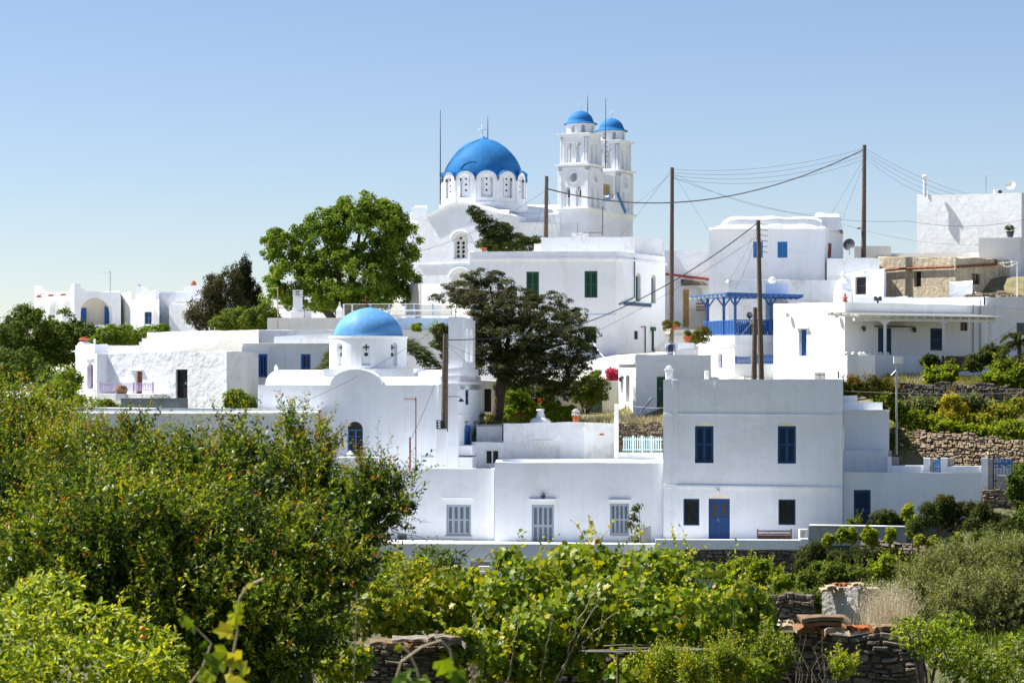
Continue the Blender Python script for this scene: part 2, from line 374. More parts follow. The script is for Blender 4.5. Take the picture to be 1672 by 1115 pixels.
class Bd:
    def __init__(s, name, label, cat, px, py, D, group=None):
        s.root = thing(name, label, cat, W(px, py, D), group); s.mb = MB(); s.q = []
    def vol(s, foot, ytop, ybot, ops={}, **kw):      # ytop: photo row at each corner (or one for all, taken at the nearest corner)
        foot = [Vector(p[:2]) for p in foot]
        if isinstance(ytop, (list, tuple)): z1 = [Zp(y, p.y) for y, p in zip(ytop, foot)]
        else: z1 = Zp(ytop, min(p.y for p in foot))
        z0 = Zp(ybot, min(p.y for p in foot)); holes = {}
        for side, lst in ops.items():
            pl = Plane(foot[side], foot[(side + 1) % len(foot)])
            for op in lst:
                o = op[5] if len(op) > 5 else {}
                holes.setdefault(side, []).append((rect_h(pl, *op[1:5], o.get('arch', 0)), o.get('d', .16))); s.q.append((pl, op))
        s.mb.vol(foot, z0, z1, holes, **kw); return foot
    def wall(s, mat, name='wall', smooth=False):
        w = s.mb.build(name, M[mat], s.root, smooth=smooth); s.mb = MB()
        for pl, op in s.q: fit(s.root, pl, op)
        s.q = []; return w
    def part(s, name, mat, fn, parent=None, **kw):
        mb = MB(); fn(mb); return mb.build(name, M[mat], parent or s.root, **kw)
    def ledge(s, pl, x0, y0, x1, y1, h=.08, out=.08, mat='white', name='ledge', tilt=None):
        a, va = pl.uv(x0, y0); b, vb = pl.uv(x1, y1)
        s.part(name, mat, lambda m: m.bar(pl, (a, va), (b, vb), h, .002, out), bevel=.012)
def single(name, mat, label, cat, fn, group=None, **kw):
    mb = MB(); fn(mb); o = mb.build(name, M[mat], **kw); return tag(o, label, cat, group)
def cross_mb(mb, c, h, w, t=.05, d=Vector((1, 0, 0))):
    c = Vector(c); mb.tube([c, c + Vector((0, 0, h))], t / 2, 6); k = c + Vector((0, 0, h * .68)); mb.tube([k - d * w / 2, k + d * w / 2], t / 2, 6)
    for e in (c + Vector((0, 0, h)), k - d * w / 2, k + d * w / 2): mb.lathe(e - Vector((0, 0, t * .7)), [(t * .3, 0), (t * .75, t * .4), (t * .75, t * 1.0), (t * .3, t * 1.4)], 6)
# ------------------------------------------------------------ ground (one sheet, terraced hill)
CP = [(0, 2, -1.9), (0, 10, -4.6), (-10, 18, -5.0), (8, 18, -5.0), (0, 28, -5.6), (-8, 30, -5.4), (9, 34, -6.2), (-12, 50, -7.5), (0, 44, -6.8), (3, 55, -7), (12, 52, -5.6), (20, 46, -5.3), (14, 68, -6.9), (22, 64, -6.2), (-20, 70, -8), (0, 80, -8.6), (12, 84, -8.2), (24, 80, -7),
      (-30, 100, -9), (-10, 105, -9.6), (6, 106, -9.2), (20, 104, -9.0), (32, 100, -7.5), (15, 113.4, -8.6), (25, 112, -7.6), (-20, 114, -9.4), (-12, 114, -9.4), (-5, 114, -9.4), (2, 114, -9.3), (7, 114, -9.2), (-20, 118, -9), (-6, 118, -8.6), (4, 118, -8.6), (-20, 122, -7.8), (-8, 124, -7.7), (3, 124, -7.4), (12, 124, -7.2), (18, 120.5, -6.4), (24, 124, -3.9), (21, 124, -3.9),
      (21, 128, -2.2), (27, 128, -2.3), (21, 131.5, -1.0), (28, 131.5, -.9), (20, 134.5, .45), (29, 134.5, .5), (22, 139, .8), (32, 141, 1.2), (16, 136, -.2), (-2, 133, -1.8), (3, 133, -1.8), (-2, 139, -1.2), (4, 139, -1.2), (6.3, 130, -1.7), (7.5, 130, -1.7), (11, 137, .2), (9.5, 145, .9), (9.6, 152, 1.7),
      (-22, 132, -1.2), (-30, 120, -2.5), (-40, 130, -2.2), (-24, 150, -.4), (-28, 142, -1.6), (-36, 150, -1.2), (-32, 160, .3), (-10, 145, .3), (-14, 136, -1), (-45, 180, 2), (-30, 185, 3.2), (-10, 170, 2), (0, 175, 3), (-5, 160, .5), (-12, 158, 0), (-5, 195, 7.5), (12, 160, 2.6), (14, 173, 4.4), (25, 160, 5), (35, 170, 8), (45, 150, 3), (50, 190, 9), (0, 215, 7),
      (40, 120, -2), (60, 100, -5), (-60, 100, -6), (-60, 160, 0), (0, 250, 3), (60, 250, 4), (-60, 250, 0), (-120, 150, -8), (120, 150, -2), (-120, 300, -14), (120, 300, -10), (0, 330, -12), (-120, 20, -12), (120, 20, -10)]
cpa = np.array(CP)
def ground_z(x, y):
    x = np.asarray(x, float); y = np.asarray(y, float); sh = x.shape; x = x.ravel()[:, None]; y = y.ravel()[:, None]
    d2 = (x - cpa[:, 0]) ** 2 + ((y - cpa[:, 1]) * 1.3) ** 2 + .3; w = 1 / d2 ** 2.2
    return ((w * cpa[:, 2]).sum(1) / w.sum(1)).reshape(sh)
def gz(x, y): return float(ground_z(np.array([x]), np.array([y]))[0])
xs = np.concatenate([[-6000, -2500, -900, -400, -220], np.linspace(-130, 130, 210), [220, 400, 900, 2500, 6000]])
ys = np.concatenate([[-900, -300, -80, -20], np.linspace(0, 330, 260), [420, 600, 1000, 2500, 8000]])
gx, gy = np.meshgrid(xs, ys); gzv = ground_z(np.clip(gx, -130, 130), np.clip(gy, 0, 330))
far = np.maximum(np.maximum(np.abs(gx) - 130, 0), np.maximum(np.maximum(gy - 330, -gy), 0)); gzv = gzv - np.minimum(far * .12, 60)
me = bpy.data.meshes.new('ground'); nyy, nxx = gx.shape
vv = [(float(a), float(b), float(c)) for a, b, c in zip(gx.ravel(), gy.ravel(), gzv.ravel())]
me.from_pydata(vv, [], [(j * nxx + i, j * nxx + i + 1, (j + 1) * nxx + i + 1, (j + 1) * nxx + i) for j in range(nyy - 1) for i in range(nxx - 1)])
me.shade_smooth(); gr = bpy.data.objects.new('ground', me); COL.objects.link(gr); tag(gr, kind='structure')
m, t, b, o = nodes('earth'); L = t.links.new; tc = N(t, 'ShaderNodeTexCoord')
n1 = N(t, 'ShaderNodeTexNoise', Scale=1.2, Detail=8.0, Roughness=.7); L(tc.outputs['Object'], n1.inputs['Vector'])
r1 = ramp(t, n1.outputs['Fac'], [(.3, (.05, .045, .022)), (.45, (.12, .10, .05)), (.55, (.06, .075, .02)), (.7, (.17, .14, .075))]); r2 = ramp(t, n1.outputs['Fac'], [(.3, (.12, .10, .05)), (.45, (.26, .21, .12)), (.55, (.13, .14, .04)), (.7, (.36, .30, .19))]); sx = N(t, 'ShaderNodeSeparateXYZ'); L(tc.outputs['Object'], sx.inputs[0]); mr = N(t, 'ShaderNodeMapRange'); mr.inputs[1].default_value = 116; mr.inputs[2].default_value = 124; L(sx.outputs[1], mr.inputs[0]); mm = N(t, 'ShaderNodeMix', data_type='RGBA'); L(mr.outputs[0], mm.inputs[0]); L(r1.outputs[0], mm.inputs[6]); L(r2.outputs[0], mm.inputs[7]); m2 = N(t, 'ShaderNodeMapRange'); m2.inputs[1].default_value = 17; m2.inputs[2].default_value = 12; L(sx.outputs[0], m2.inputs[0]); m3 = N(t, 'ShaderNodeMapRange'); m3.inputs[1].default_value = 140; m3.inputs[2].default_value = 146; L(sx.outputs[1], m3.inputs[0]); m4 = N(t, 'ShaderNodeMath', operation='MULTIPLY'); L(m2.outputs[0], m4.inputs[0]); L(m3.outputs[0], m4.inputs[1]); m5 = N(t, 'ShaderNodeMath', operation='MULTIPLY'); L(m4.outputs[0], m5.inputs[0]); m6 = N(t, 'ShaderNodeMapRange'); m6.inputs[1].default_value = 230; m6.inputs[2].default_value = 215; L(sx.outputs[1], m6.inputs[0]); L(m6.outputs[0], m5.inputs[1]); mz = N(t, 'ShaderNodeMix', data_type='RGBA'); L(m5.outputs[0], mz.inputs[0]); L(mm.outputs[2], mz.inputs[6]); mz.inputs[7].default_value = (.62, .60, .54, 1); L(mz.outputs[2], b.inputs['Base Color']); b.inputs['Roughness'].default_value = .95
bp = N(t, 'ShaderNodeBump', Strength=.8, Distance=.15); L(n1.outputs['Fac'], bp.inputs['Height']); L(bp.outputs[0], b.inputs['Normal']); me.materials.append(m)

# ------------------------------------------------------------ two-storey house in front
A = Bd('house', 'two-storey flat-roofed white house with navy shutters and a navy double door', 'house', 1230, 884, 118)
fA = boxfoot(1083, 118.3, 1376, 117.1, 8.5)
plA = Plane(fA[0], fA[1])
nv = dict(m='navy', d=.2, arch=5, am='cream_wall')
A.vol(fA, 618.5, 905, {0: [('shut', 1134.7, 690.5, 1165, 755.7, dict(nv)), ('shut', 1270, 690.5, 1299.6, 756.6, dict(nv)),
     ('glass', 1115.8, 814, 1142, 857.5, dict(m='navy', nx=1, ny=1, d=.14)), ('door', 1157, 806, 1191.7, 883, dict(m='door_blue', arch=8, am='cream_wall', d=.2, glaze=1, plank=1, g='dark_metal')),
     ('glass', 1271, 815, 1299, 856.6, dict(m='navy', nx=1, ny=1, d=.14, g='glass'))]}, jit=.03)
A.wall('white')
A.ledge(plA, 1083.5, 675.5, 1375.5, 677.5, .05, .05, name='string_course')
A.ledge(plA, 1083.5, 793, 1376, 797.5, .13, .09, name='string_course')
A.part('pilaster', 'white', lambda m: (m.ppx(plA, 1098, 620, 1107, 674.6, .002, .045), m.ppx(plA, 1098, 677, 1107, 790.6, .002, .045), m.ppx(plA, 1098, 795.8, 1107, 895, .002, .045)), bevel=.01)
A.part('pipe', 'white_paint', lambda m: m.tube([plA.P(u, v, .03) for u, v in [plA.uv(1168, 621), plA.uv(1166, 660), plA.uv(1164.5, 690)]], .012))
def roof_stub(m, x0, y0, x1, y1, D, cap=True, dep=.4):
    a = W(x0, y1, D); c = W(x1, y0, D); m.box(a.x, c.x, D, D + dep, a.z - .6, c.z)
    if cap: m.box(a.x - .05, c.x + .05, D - .05, D + dep + .05, c.z + .002, c.z + .08); m.lathe(((a.x + c.x) / 2, D + dep / 2, c.z + .08), [(.12, 0), (.17, .06), (.12, .13), (.03, .17)], 8)
A.part('chimney', 'white_old', lambda m: roof_stub(m, 1087.5, 605, 1098.5, 620, 119), bevel=.02)
A.part('roof_stub', 'white_old', lambda m: roof_stub(m, 1151, 605, 1157.5, 620, 121, cap=False, dep=.25), bevel=.02)
def wall_lamp(root, pl, px, py, mat='dark_metal', s=1.0, top=True):
    u, v = pl.uv(px, py); mb = MB(); P = pl.P
    mb.pbox(pl, u - .05 * s, u + .05 * s, v - .02, v + .12 * s, .002, .03)
    mb.tube([P(u, v + .08 * s, .03), P(u, v + .14 * s, .12 * s), P(u, v + .08 * s, .18 * s)], .014, 5)
    mb.lathe(P(u, v - .18 * s, .18 * s), [(.04 * s, 0), (.085 * s, .03), (.11 * s, .2 * s), (.12 * s, .22 * s), (.03 * s, .29 * s)], 8)
    return mb.build('wall_lamp', M[mat], root)
wall_lamp(A.root, plA, 1172.5, 801, 'white_paint', .8)
A.part('downpipe', 'white_paint', lambda m: m.tube([plA.P(*plA.uv(1375, 683), .06), plA.P(*plA.uv(1375, 700), .06), plA.P(*plA.uv(1375, 760), .06)], .04))
# paved terrace and its parapet in front of it
terr = Bd('terrace_wall', 'dark dry-stone retaining wall with a whitewashed parapet below the navy-shuttered house', 'retaining wall', 1190, 930, 113)
plT = PL(1070, 113.3, 1320, 112.8)
terr.part('parapet', 'white', lambda m: (m.ppx(plT, 1070, 881, 1306, 896.5, -.3, 0), m.ppx(plT, 1306.2, 879, 1320, 896.5, -.3, 0)), bevel=.03)
terr.part('terrace_floor', 'white_old', lambda m: m.pbox(plT, 0, plT.L, Zp(1000, 113), Zp(892, 113), -5.2, -.31))
def stone_wall(root, pl, u0, u1, v0, top, sw, sh, mat, depth=.3, maxn=300, seed=1, batter=0.0, offs=0.0):
    """coursed dry-stone face: separate stones; top = function u -> v"""
    rnd = random.Random(seed); P0 = pl; pl = type('Bat', (), dict(P=staticmethod(lambda u, v, w=0.0: P0.P(u, v + sh * 1.1 * noise.noise(Vector((u / sw * .35, v / sh * .3, seed))), w - (v - v0) * batter))))
    cells = []; v = v0; vmax = max(top(u0 + (u1 - u0) * k / 20) for k in range(21))
    while v < vmax:
        h = sh * rnd.uniform(.6, 1.45); u = u0 - rnd.uniform(0, sw)
        while u < u1:
            w_ = sw * rnd.uniform(.5, 1.7); a, b_ = max(u, u0), min(u + w_, u1)
            if b_ - a > sw * .15 and (v + h * .6) < top((a + b_) / 2): cells.append((a, b_, v, min(v + h, top((a + b_) / 2) + sh * .3)))
            u += w_
        v += h
    mbk = MB(); K = 12
    for k in range(K):
        a, b_ = u0 + (u1 - u0) * k / K, u0 + (u1 - u0) * (k + 1) / K
        mbk.hexa([pl.P(a, v0, -.06), pl.P(b_, v0, -.06), pl.P(b_, v0, -depth), pl.P(a, v0, -depth), pl.P(a, top(a) - .05, -.06), pl.P(b_, top(b_) - .05, -.06), pl.P(b_, top(b_) - .05, -depth), pl.P(a, top(a) - .05, -depth)])
    mbk.build('core', M['core_earth'], root)
    cells.sort(key=lambda c: -(c[1] - c[0]) * (c[3] - c[2]))
    rest = MB()
    for i, (a, b_, c, d) in enumerate(cells):
        mb = MB() if i < maxn else rest; g = min(.012, (b_ - a) * .04 + .002); cu, cv = (a + b_) / 2, (c + d) / 2 + rnd.uniform(-.22, .22) * sh; hu, hv = ((b_ - a) / 2 - g) * rnd.uniform(.8, 1.12), ((d - c) / 2 - g * .8) * rnd.uniform(.65, 1.3)
        pr = rnd.uniform(-.05, .07) * (1 + sh * 3) + offs; pts = []
        for zz, sc_ in ((-.14, 1.0), (pr - .03, 1.0), (pr, .78)):
            for k in range(6):
                th = [-.62, 0, .62, math.pi - .62, math.pi, math.pi + .62][k] + rnd.uniform(-.15, .15)
                ex = 1.0; x_ = max(-1, min(1, math.cos(th) * 1.3)) ; y_ = max(-1, min(1, math.sin(th) * 1.75))
                pts.append(pl.P(cu + hu * x_ * sc_ * rnd.uniform(.86, 1.03), cv + hv * y_ * sc_ * rnd.uniform(.8, 1.05), zz + rnd.uniform(-.012, .012)))
        fs = [tuple(range(12, 18))]
        for r_ in (0, 6):
            for k in range(6): fs.append((r_ + k, r_ + (k + 1) % 6, r_ + 6 + (k + 1) % 6, r_ + 6 + k))
        mb.add(pts, fs)
        if i < maxn: mb.build('stone', M[mat], root, recalc=False)
    if rest.v: tag(rest.build('small_stones', M[mat], root, recalc=False), kind='stuff')
paint('core_earth', (.09, .075, .055), rough=1, var=.4)  # dark earth backing seen in the joints between stones
stone_wall(terr.root, plT, .05, plT.L - .05, Zp(945, 113), lambda u: Zp(897, 113) - .01, .34, .13, 'dark_stone', seed=3)
# grey step wall to the right of it
gw = Bd('garden_wall', 'weathered grey rendered garden wall running right from the terrace parapet', 'wall', 1400, 890, 112)
gw.vol([XY(1320.5, 112.8), XY(1480, 111.6), XY(1480, 111.9), XY(1320.5, 113.2)], [859.5, 858.5, 858.5, 859.5], 892, par=0, jit=.03); gw.wall('grey_render')
gw.part('coping', 'white', lambda m: m.pbox(PL(1320.5, 112.7, 1480, 111.5), 0, 4.5, Zp(859, 112.5), Zp(857.6, 112.5) + .02, -.46, .02), bevel=.015)

# ------------------------------------------------------------ long low house left of it
B = Bd('house', 'long single-storey white house with grey-blue shutters and a shuttered doorway', 'house', 930, 890, 119)
fB = [XY(807.5, 119.3), XY(1082.6, 118.6), XY(1082.6, 125.0), XY(812, 125.4)]
plB = Plane(fB[0], fB[1]); gbs = dict(m='grey_blue', d=.14, n=4)
B.vol(fB, 755.5, 905, {0: [('shut', 868.5, 823.6, 904.4, 893, dict(gbs)), ('shut', 996, 821.6, 1027, 874.6, dict(gbs, n=4))]}, jit=.03)
B.wall('white')
B.ledge(plB, 864, 814.5, 908, 814.5, .05, .12); B.ledge(plB, 994, 815.5, 1030, 815.5, .05, .12)
wall_lamp(B.root, plB, 887, 808.5)
# left wing
B2 = Bd('house', 'low white side wing with one grey-blue shuttered window beside the pomegranate bush', 'house', 700, 890, 120)
fB2 = [XY(545, 121.8), XY(807, 119.8), XY(816, 126.4), XY(545, 127)]
plB2 = Plane(fB2[0], fB2[1])
B2.vol(fB2, [765.5, 765.5, 765, 765], 905, {0: [('shut', 728.5, 823.5, 769, 873.5, dict(gbs)), ('glass', 648, 871, 664.5, 888, dict(m='grey_blue', nx=1, ny=1))]}, jit=.03, par=.18)
B2.wall('white'); B2.ledge(plB2, 722, 813.5, 773.5, 813.5, .05, .12)
B2.part('sill', 'grey_render', lambda m: m.ppx(plB2, 727, 874, 771, 875.2, -.1, .05))
B2.part('roof_hatch', 'white', lambda m: (lambda a, c: m.box(a.x, c.x, 121.6, 123.2, a.z, c.z))(W(551, 767, 121.6), W(617, 746.5, 121.6)), bevel=.03)
B2.part('chimney_pot', 'white', lambda m: (m.lathe(W(572, 746, 122.4), [(.09, -.1), (.09, .12), (.2, .13), (.03, .33)], 8)))
# pale retaining wall with steps under both
RW = Bd('terrace_wall', 'pale plastered retaining wall with a small stair, under the grey-blue shutters', 'retaining wall', 880, 960, 115)
fR = [XY(540, 116), XY(1069, 115.2), XY(1069, 115.7), XY(540, 116.5)]
RW.vol(fR, [888.5, 889.5, 889.5, 888.5], 1000, {0: [('none', 768, 917, 800, 955, dict(d=.45))]}, par=0, jit=.01, t=.1); RW.wall('white')
RW.part('terrace_floor', 'white_old', lambda m: m.add([tuple(XY(540, 116.6)) + (Zp(890.5, 116),), tuple(XY(1069, 115.8)) + (Zp(890.5, 116),), tuple(XY(1069, 118.3)) + (Zp(890.5, 116),), tuple(XY(540, 121)) + (Zp(890.5, 116),)], [(0, 1, 2, 3)]))
for k in range(4):
    RW.part('step', 'cream', lambda m: m.ppx(PL(780, 115.2, 802, 115.2), 781, 948 - k * 8, 800, 955.6 - k * 8, -.1 - k * .1, .35 - k * .1), bevel=.02)
RW.part('coping', 'white', lambda m: m.add([tuple(XY(540, 115.95)) + (Zp(888.6, 116),), tuple(XY(1069, 115.15)) + (Zp(889.4, 115.2),), tuple(XY(1069, 115.75)) + (Zp(889.4, 115.2),), tuple(XY(540, 116.55)) + (Zp(888.6, 116),),
    tuple(XY(540, 115.95)) + (Zp(887, 116),), tuple(XY(1069, 115.15)) + (Zp(888, 115.2),), tuple(XY(1069, 115.75)) + (Zp(888, 115.2),), tuple(XY(540, 116.55)) + (Zp(887, 116),)], [(0, 1, 5, 4), (4, 5, 6, 7), (1, 2, 6, 5), (2, 3, 7, 6), (3, 0, 4, 7), (3, 2, 1, 0)]))

# ------------------------------------------------------------ low building behind
C = Bd('house', 'low white building with a pale glazed window, behind the grey-blue shutter house', 'house', 920, 757, 126)
fC = [XY(822, 127), XY(954, 126.2), XY(1010, 126.8), XY(1010, 131), XY(822, 131)]
plC = Plane(fC[0], fC[1])
C.vol(fC, [690.5, 689.5, 691, 691, 691], 775, {0: [('glass', 868.6, 727, 915, 762, dict(m='white_paint', g='white_glass', nx=2, ny=3, d=.14))]}); C.wall('white_old')
C.ledge(plC, 871, 719, 918, 719, .05, .1)
C.part('vent', 'terracotta', lambda m: [m.ppx(Plane(fC[1], fC[2]), 979, 707.5, 986, 710.5, .002, .03)])
C.part('chimney', 'white_old', lambda m: m.lathe(W(882.5, 691, 129), [(.56, -.3), (.55, .12), (.45, .25), (.27, .3), (.2, .5), (.16, .66), (.24, .68), (.22, .74), (.05, .76)], 14), smooth=False)
cp = C.part('chimney_pot', 'terracotta', lambda m: m.lathe(W(940.5, 690, 128), [(.16, -.2), (.17, .28), (.2, .3), (.2, .36)], 12))
C.part('chimney_cap', 'concrete', lambda m: m.lathe(W(940.5, 690, 128), [(.24, .37), (.27, .46), (.2, .5), (.24, .6), (.12, .72), (.03, .75)], 9), parent=cp)
C.part('post', 'white_old', lambda m: m.ppx(PL(1003.5, 125.2, 1010, 125.2), 1003.8, 659.5, 1010, 757, -.3, 0), bevel=.02)
C2 = Bd('house', 'small white annex with a little framed window, behind the side wing', 'house', 790, 757, 127)
C2.vol([XY(770, 127), XY(823, 126.8), XY(823, 130), XY(770, 130)], 721.5, 775, {0: [('glass', 792, 734, 815, 758.5, dict(m='white_paint', nx=2, ny=1))]}, par=.1); C2.vol([XY(778, 128.2), XY(820, 128), XY(820, 130.5), XY(778, 130.5)], 695.5, 735, par=.1)
C2.wall('white_old')
C2.part('coping', 'concrete', lambda m: m.pbox(PL(777, 128.1, 821, 127.9), 0, 1.43, Zp(695.3, 128) , Zp(693.4, 128), -2.6, .05))
C2.part('bench_wall', 'white', lambda m: (m.ppx(PL(689, 126, 771, 125.6), 692, 727, 771, 743.5, -2.2, 0), m.ppx(PL(689, 125.7, 771, 125.3), 689, 746, 771, 775, -2.5, 0)), bevel=.03)
C2.part('chimney', 'white', lambda m: (lambda a, c: m.hexa([(a.x, 123.5, a.z), (c.x, 123.5, a.z), (c.x, 124.3, a.z), (a.x, 124.3, a.z), (a.x + .1, 123.5, c.z), (c.x - .06, 123.5, c.z), (c.x - .06, 124.2, c.z), (a.x + .1, 124.2, c.z)]))(W(708, 775, 123.5), W(731.5, 700, 123.5)), bevel=.03)
def slates(m):
    for k in range(4):
        z = Zp(700 - k * 4.2, 123.5); a, c = XY(712, 123.5).x, XY(728, 123.5).x; m.box(a, c, 123.45 + .03 * (k % 2), 124.25, z, z + .045)
        if k < 3:
            for q in (0, .2, .42): m.box(a + .02 + q, a + .08 + q, 123.55, 124.1, z + .046, z + .13)
C2.part('slate_cowl', 'slate', slates)

# ------------------------------------------------------------ turquoise fence terrace
fe = Bd('picket_fence', 'turquoise picket fence on a low white wall left of the two-storey house', 'fence', 1046, 740, 125)
plF = PL(1010, 125.3, 1082, 125.1)
fe.part('base_wall', 'white_old', lambda m: m.ppx(plF, 1010.5, 738.5, 1082, 775, -.25, 0), bevel=.02)
for k in range(17):
    x = 1018.5 + k * 3.75
    if k in (4, 8, 12): fe.part('post', 'turquoise', lambda m: m.ppx(plF, x - 1.6, 711, x + 1.6, 738, -.18, -.08))
    else: fe.part('picket', 'turquoise', lambda m: m.ppx(plF, x - .95, 713.5, x + .95, 736.5, -.14, -.11))
for y in (716.5, 733): fe.part('rail', 'turquoise', lambda m: m.ppx(plF, 1016, y, 1082, y + 1.8, -.175, -.145))
sw_ = Bd('stone_wall', 'rough brown dry-stone wall above the turquoise picket fence', 'stone wall', 1046, 712, 127)
stone_wall(sw_.root, PL(1005, 127.2, 1092, 127), 0, 2.75, Zp(740, 127), lambda u: Zp(689, 127) + .05 * math.sin(u * 4), .26, .09, 'field_stone', seed=9)

# ------------------------------------------------------------ small church with pale blue dome
D = Bd('church', 'small whitewashed church with a pale blue dome and a stepped bell gable', 'church', 620, 765, 126)
rC, lC = XY(745, 125.5), XY(421, 127.3); plD = Plane(lC, rC); dirD = plD.u; nD = plD.n
depD = 7.0; bD = -nD * depD
D.vol([lC, rC, rC + bD, lC + bD], [628.5, 628.5, 628.5, 628.5], 960, {0: [('glass', 566.4, 688, 592.5, 746, dict(m='mid_blue', nx=2, ny=4, d=.25, arch=13, am='glass'))]}, par=0, jit=.01)
zN = Zp(628.5, 125.5); zR = Zp(603, 127)
ux = lambda px: plD.uv(px, 600)[0]
uxw = lambda px, w: plD.off(w).uv(px, 600)[0]
def barrel(m, u0, u1, w0, w1, z0, h, n=10, along=True, ends=True):
    """vault whose axis runs along u (along) from u0 to u1, between depths w0 (front, larger) and w1"""
    A_, B_ = [], []
    for k in range(n + 1):
        th = math.pi * k / n; c, s_ = math.cos(th), math.sin(th)
        if along:
            w = (w0 + w1) / 2 + (w0 - w1) / 2 * c; A_.append(plD.P(u0, z0 + h * s_, w)); B_.append(plD.P(u1, z0 + h * s_, w))
        else:
            u = (u0 + u1) / 2 + (u0 - u1) / 2 * c; A_.append(plD.P(u, z0 + h * s_, w0)); B_.append(plD.P(u, z0 + h * s_, w1))
    m.add(A_ + B_, [(k, k + 1, n + 2 + k, n + 1 + k) for k in range(n)] + ([tuple(range(n + 1)), tuple(range(n + 1, 2 * n + 2))] if ends else []))
barrel(D.mb, ux(430), ux(737), -.35, -6.2, zN - .01, zR - zN, 14)
barrel(D.mb, ux(539), ux(623.5), 0.03, -7.0, zN - .012, Zp(604, 126.3) - zN + .05, 16, along=False)
def boxD(m, x0, x1, w0, w1, z0, z1):
    m.pbox(plD, uxw(x0, w0), uxw(x1, w0), z0, z1, w1, w0)
boxD(D.mb, 527.5, 675, -.9, -6.0, zN - .5, zR + .03)
D.wall('white')
D.part('vault_cap', 'white', lambda m: (lambda c: m.lathe(c, [(.11, 0), (.11, .2), (.03, .36)], 8))(plD.P(uxw(451, -3.2), zR - .08, -3.2)))
# octagonal-looking drum with eight niches
cDr = plD.P(uxw(601.3, -3.3), 0, -3.3); rD = 63.3 * cDr.y / F_PX
zd0, zd1 = Zp(603, cDr.y) - .03, Zp(551, cDr.y)
def drum(m, c, r, z0, z1, n, a0, niche, depth=.2, sub=3, arch_top=None):
    """round wall in n bays, each with an arched niche; returns bay centre angles"""
    for k in range(n):
        am = a0 + 2 * math.pi * k / n; hb = math.pi / n
        def P(s_, z, w=0.0):
            th = am + s_ / r; return Vector((c.x + (r + w) * math.cos(th), c.y + (r + w) * math.sin(th), z))
        half = r * hb; hw = niche[0] / 2; nz0, nz1 = niche[1], niche[2]; sp = nz1 - hw
        tops = arch_top or (lambda s_: z1)
        S = [-half, -(half + hw) / 2, -hw]
        for a_, b_ in ((-half, -(half + hw) / 2), (-(half + hw) / 2, -hw), (hw, (half + hw) / 2), ((half + hw) / 2, half)):
            m.quad(P(a_, z0), P(b_, z0), P(b_, tops(b_)), P(a_, tops(a_)))
        q = 8; cols = [(-hw * math.cos(math.pi * i / q), sp + hw * math.sin(math.pi * i / q)) for i in range(q + 1)]
        m.quad(P(-hw, z0), P(hw, z0), P(hw, nz0), P(-hw, nz0)); m.quad(P(-hw, nz0), P(hw, nz0), P(hw, nz0, -depth), P(-hw, nz0, -depth))
        for i in range(q):
            (a_, va), (b_, vb) = cols[i], cols[i + 1]
            m.quad(P(a_, va), P(b_, vb), P(b_, tops(b_)), P(a_, tops(a_))); m.quad(P(a_, va), P(b_, vb), P(b_, vb, -depth), P(a_, va, -depth))
            m.quad(P(a_, nz0, -depth), P(b_, nz0, -depth), P(b_, vb, -depth), P(a_, va, -depth))
        for s_ in (-hw, hw): m.quad(P(s_, nz0), P(s_, sp), P(s_, sp, -depth), P(s_, nz0, -depth))
pxm = cDr.y / F_PX
D.part('drum', 'white', lambda m: (drum(m, cDr, rD, zd0, zd1, 8, -math.pi / 2 + .0, (14.2 * pxm, Zp(597.5, cDr.y), Zp(560, cDr.y))), m.lathe((cDr.x, cDr.y, zd1), [(rD - .3, -.2), (rD + .06, -.02), (rD + .06, .05), (rD - .25, .06)], 40)))
def quatre(m, c, r, th, z, s_):
    P = lambda a, b_: Vector((c.x + r * math.cos(th) - a * math.sin(th), c.y + r * math.sin(th) + a * math.cos(th), z + b_))
    k = 24; pts = [P(s_ * (.62 + .38 * math.cos(4 * t_)) * math.cos(t_), s_ * (.62 + .38 * math.cos(4 * t_)) * math.sin(t_)) for t_ in [2 * math.pi * i / k for i in range(k)]]
    q = [p - Vector((math.cos(th), math.sin(th), 0)) * .1 for p in pts]
    m.add(pts + q, [tuple(range(k))] + [(i, (i + 1) % k, k + (i + 1) % k, k + i) for i in range(k)])
def disc(m, c, r, th, z, s_, k=12):
    P = lambda a, b_: Vector((c.x + r * math.cos(th) - a * math.sin(th), c.y + r * math.sin(th) + a * math.cos(th), z + b_))
    pts = [P(s_ * math.cos(2 * math.pi * i / k), s_ * math.sin(2 * math.pi * i / k)) for i in range(k)]
    q = [p - Vector((math.cos(th), math.sin(th), 0)) * .08 for p in pts]
    m.add(pts + q, [tuple(range(k))] + [(i, (i + 1) % k, k + (i + 1) % k, k + i) for i in range(k)])
for k in range(8):
    th = -math.pi / 2 + 2 * math.pi * k / 8
    def wn(m):
        quatre(m, cDr, rD - .185, th, Zp(568, cDr.y), 5.6 * pxm); disc(m, cDr, rD - .185, th, Zp(579.5, cDr.y), 3.2 * pxm)
    D.part('window_opening', 'glass', wn)
def dome_prof(R_, H, n=14, pw=1.0, tip=.0):
    return [(R_ * math.cos(math.pi / 2 * k / n) ** pw + (.001 if k == n else 0), H * math.sin(math.pi / 2 * k / n)) for k in range(n)] + [(R_ * .05, H), (R_ * .02, H + tip)]
def rough_dome(root, c, R_, H, mat, name='dome', tip=.12, amp=.02, n=48, seed=3, pw=1.0):
    mb = MB(); mb.lathe((0, 0, 0), dome_prof(R_, H, 18, pw, tip), n)
    mb.v = [Vector(c) + v * (1 + amp * noise.noise(v * (2.0 / R_) + Vector((seed, 0, 0)))) for v in mb.v]
    return mb.build(name, M[mat], root, smooth=True)
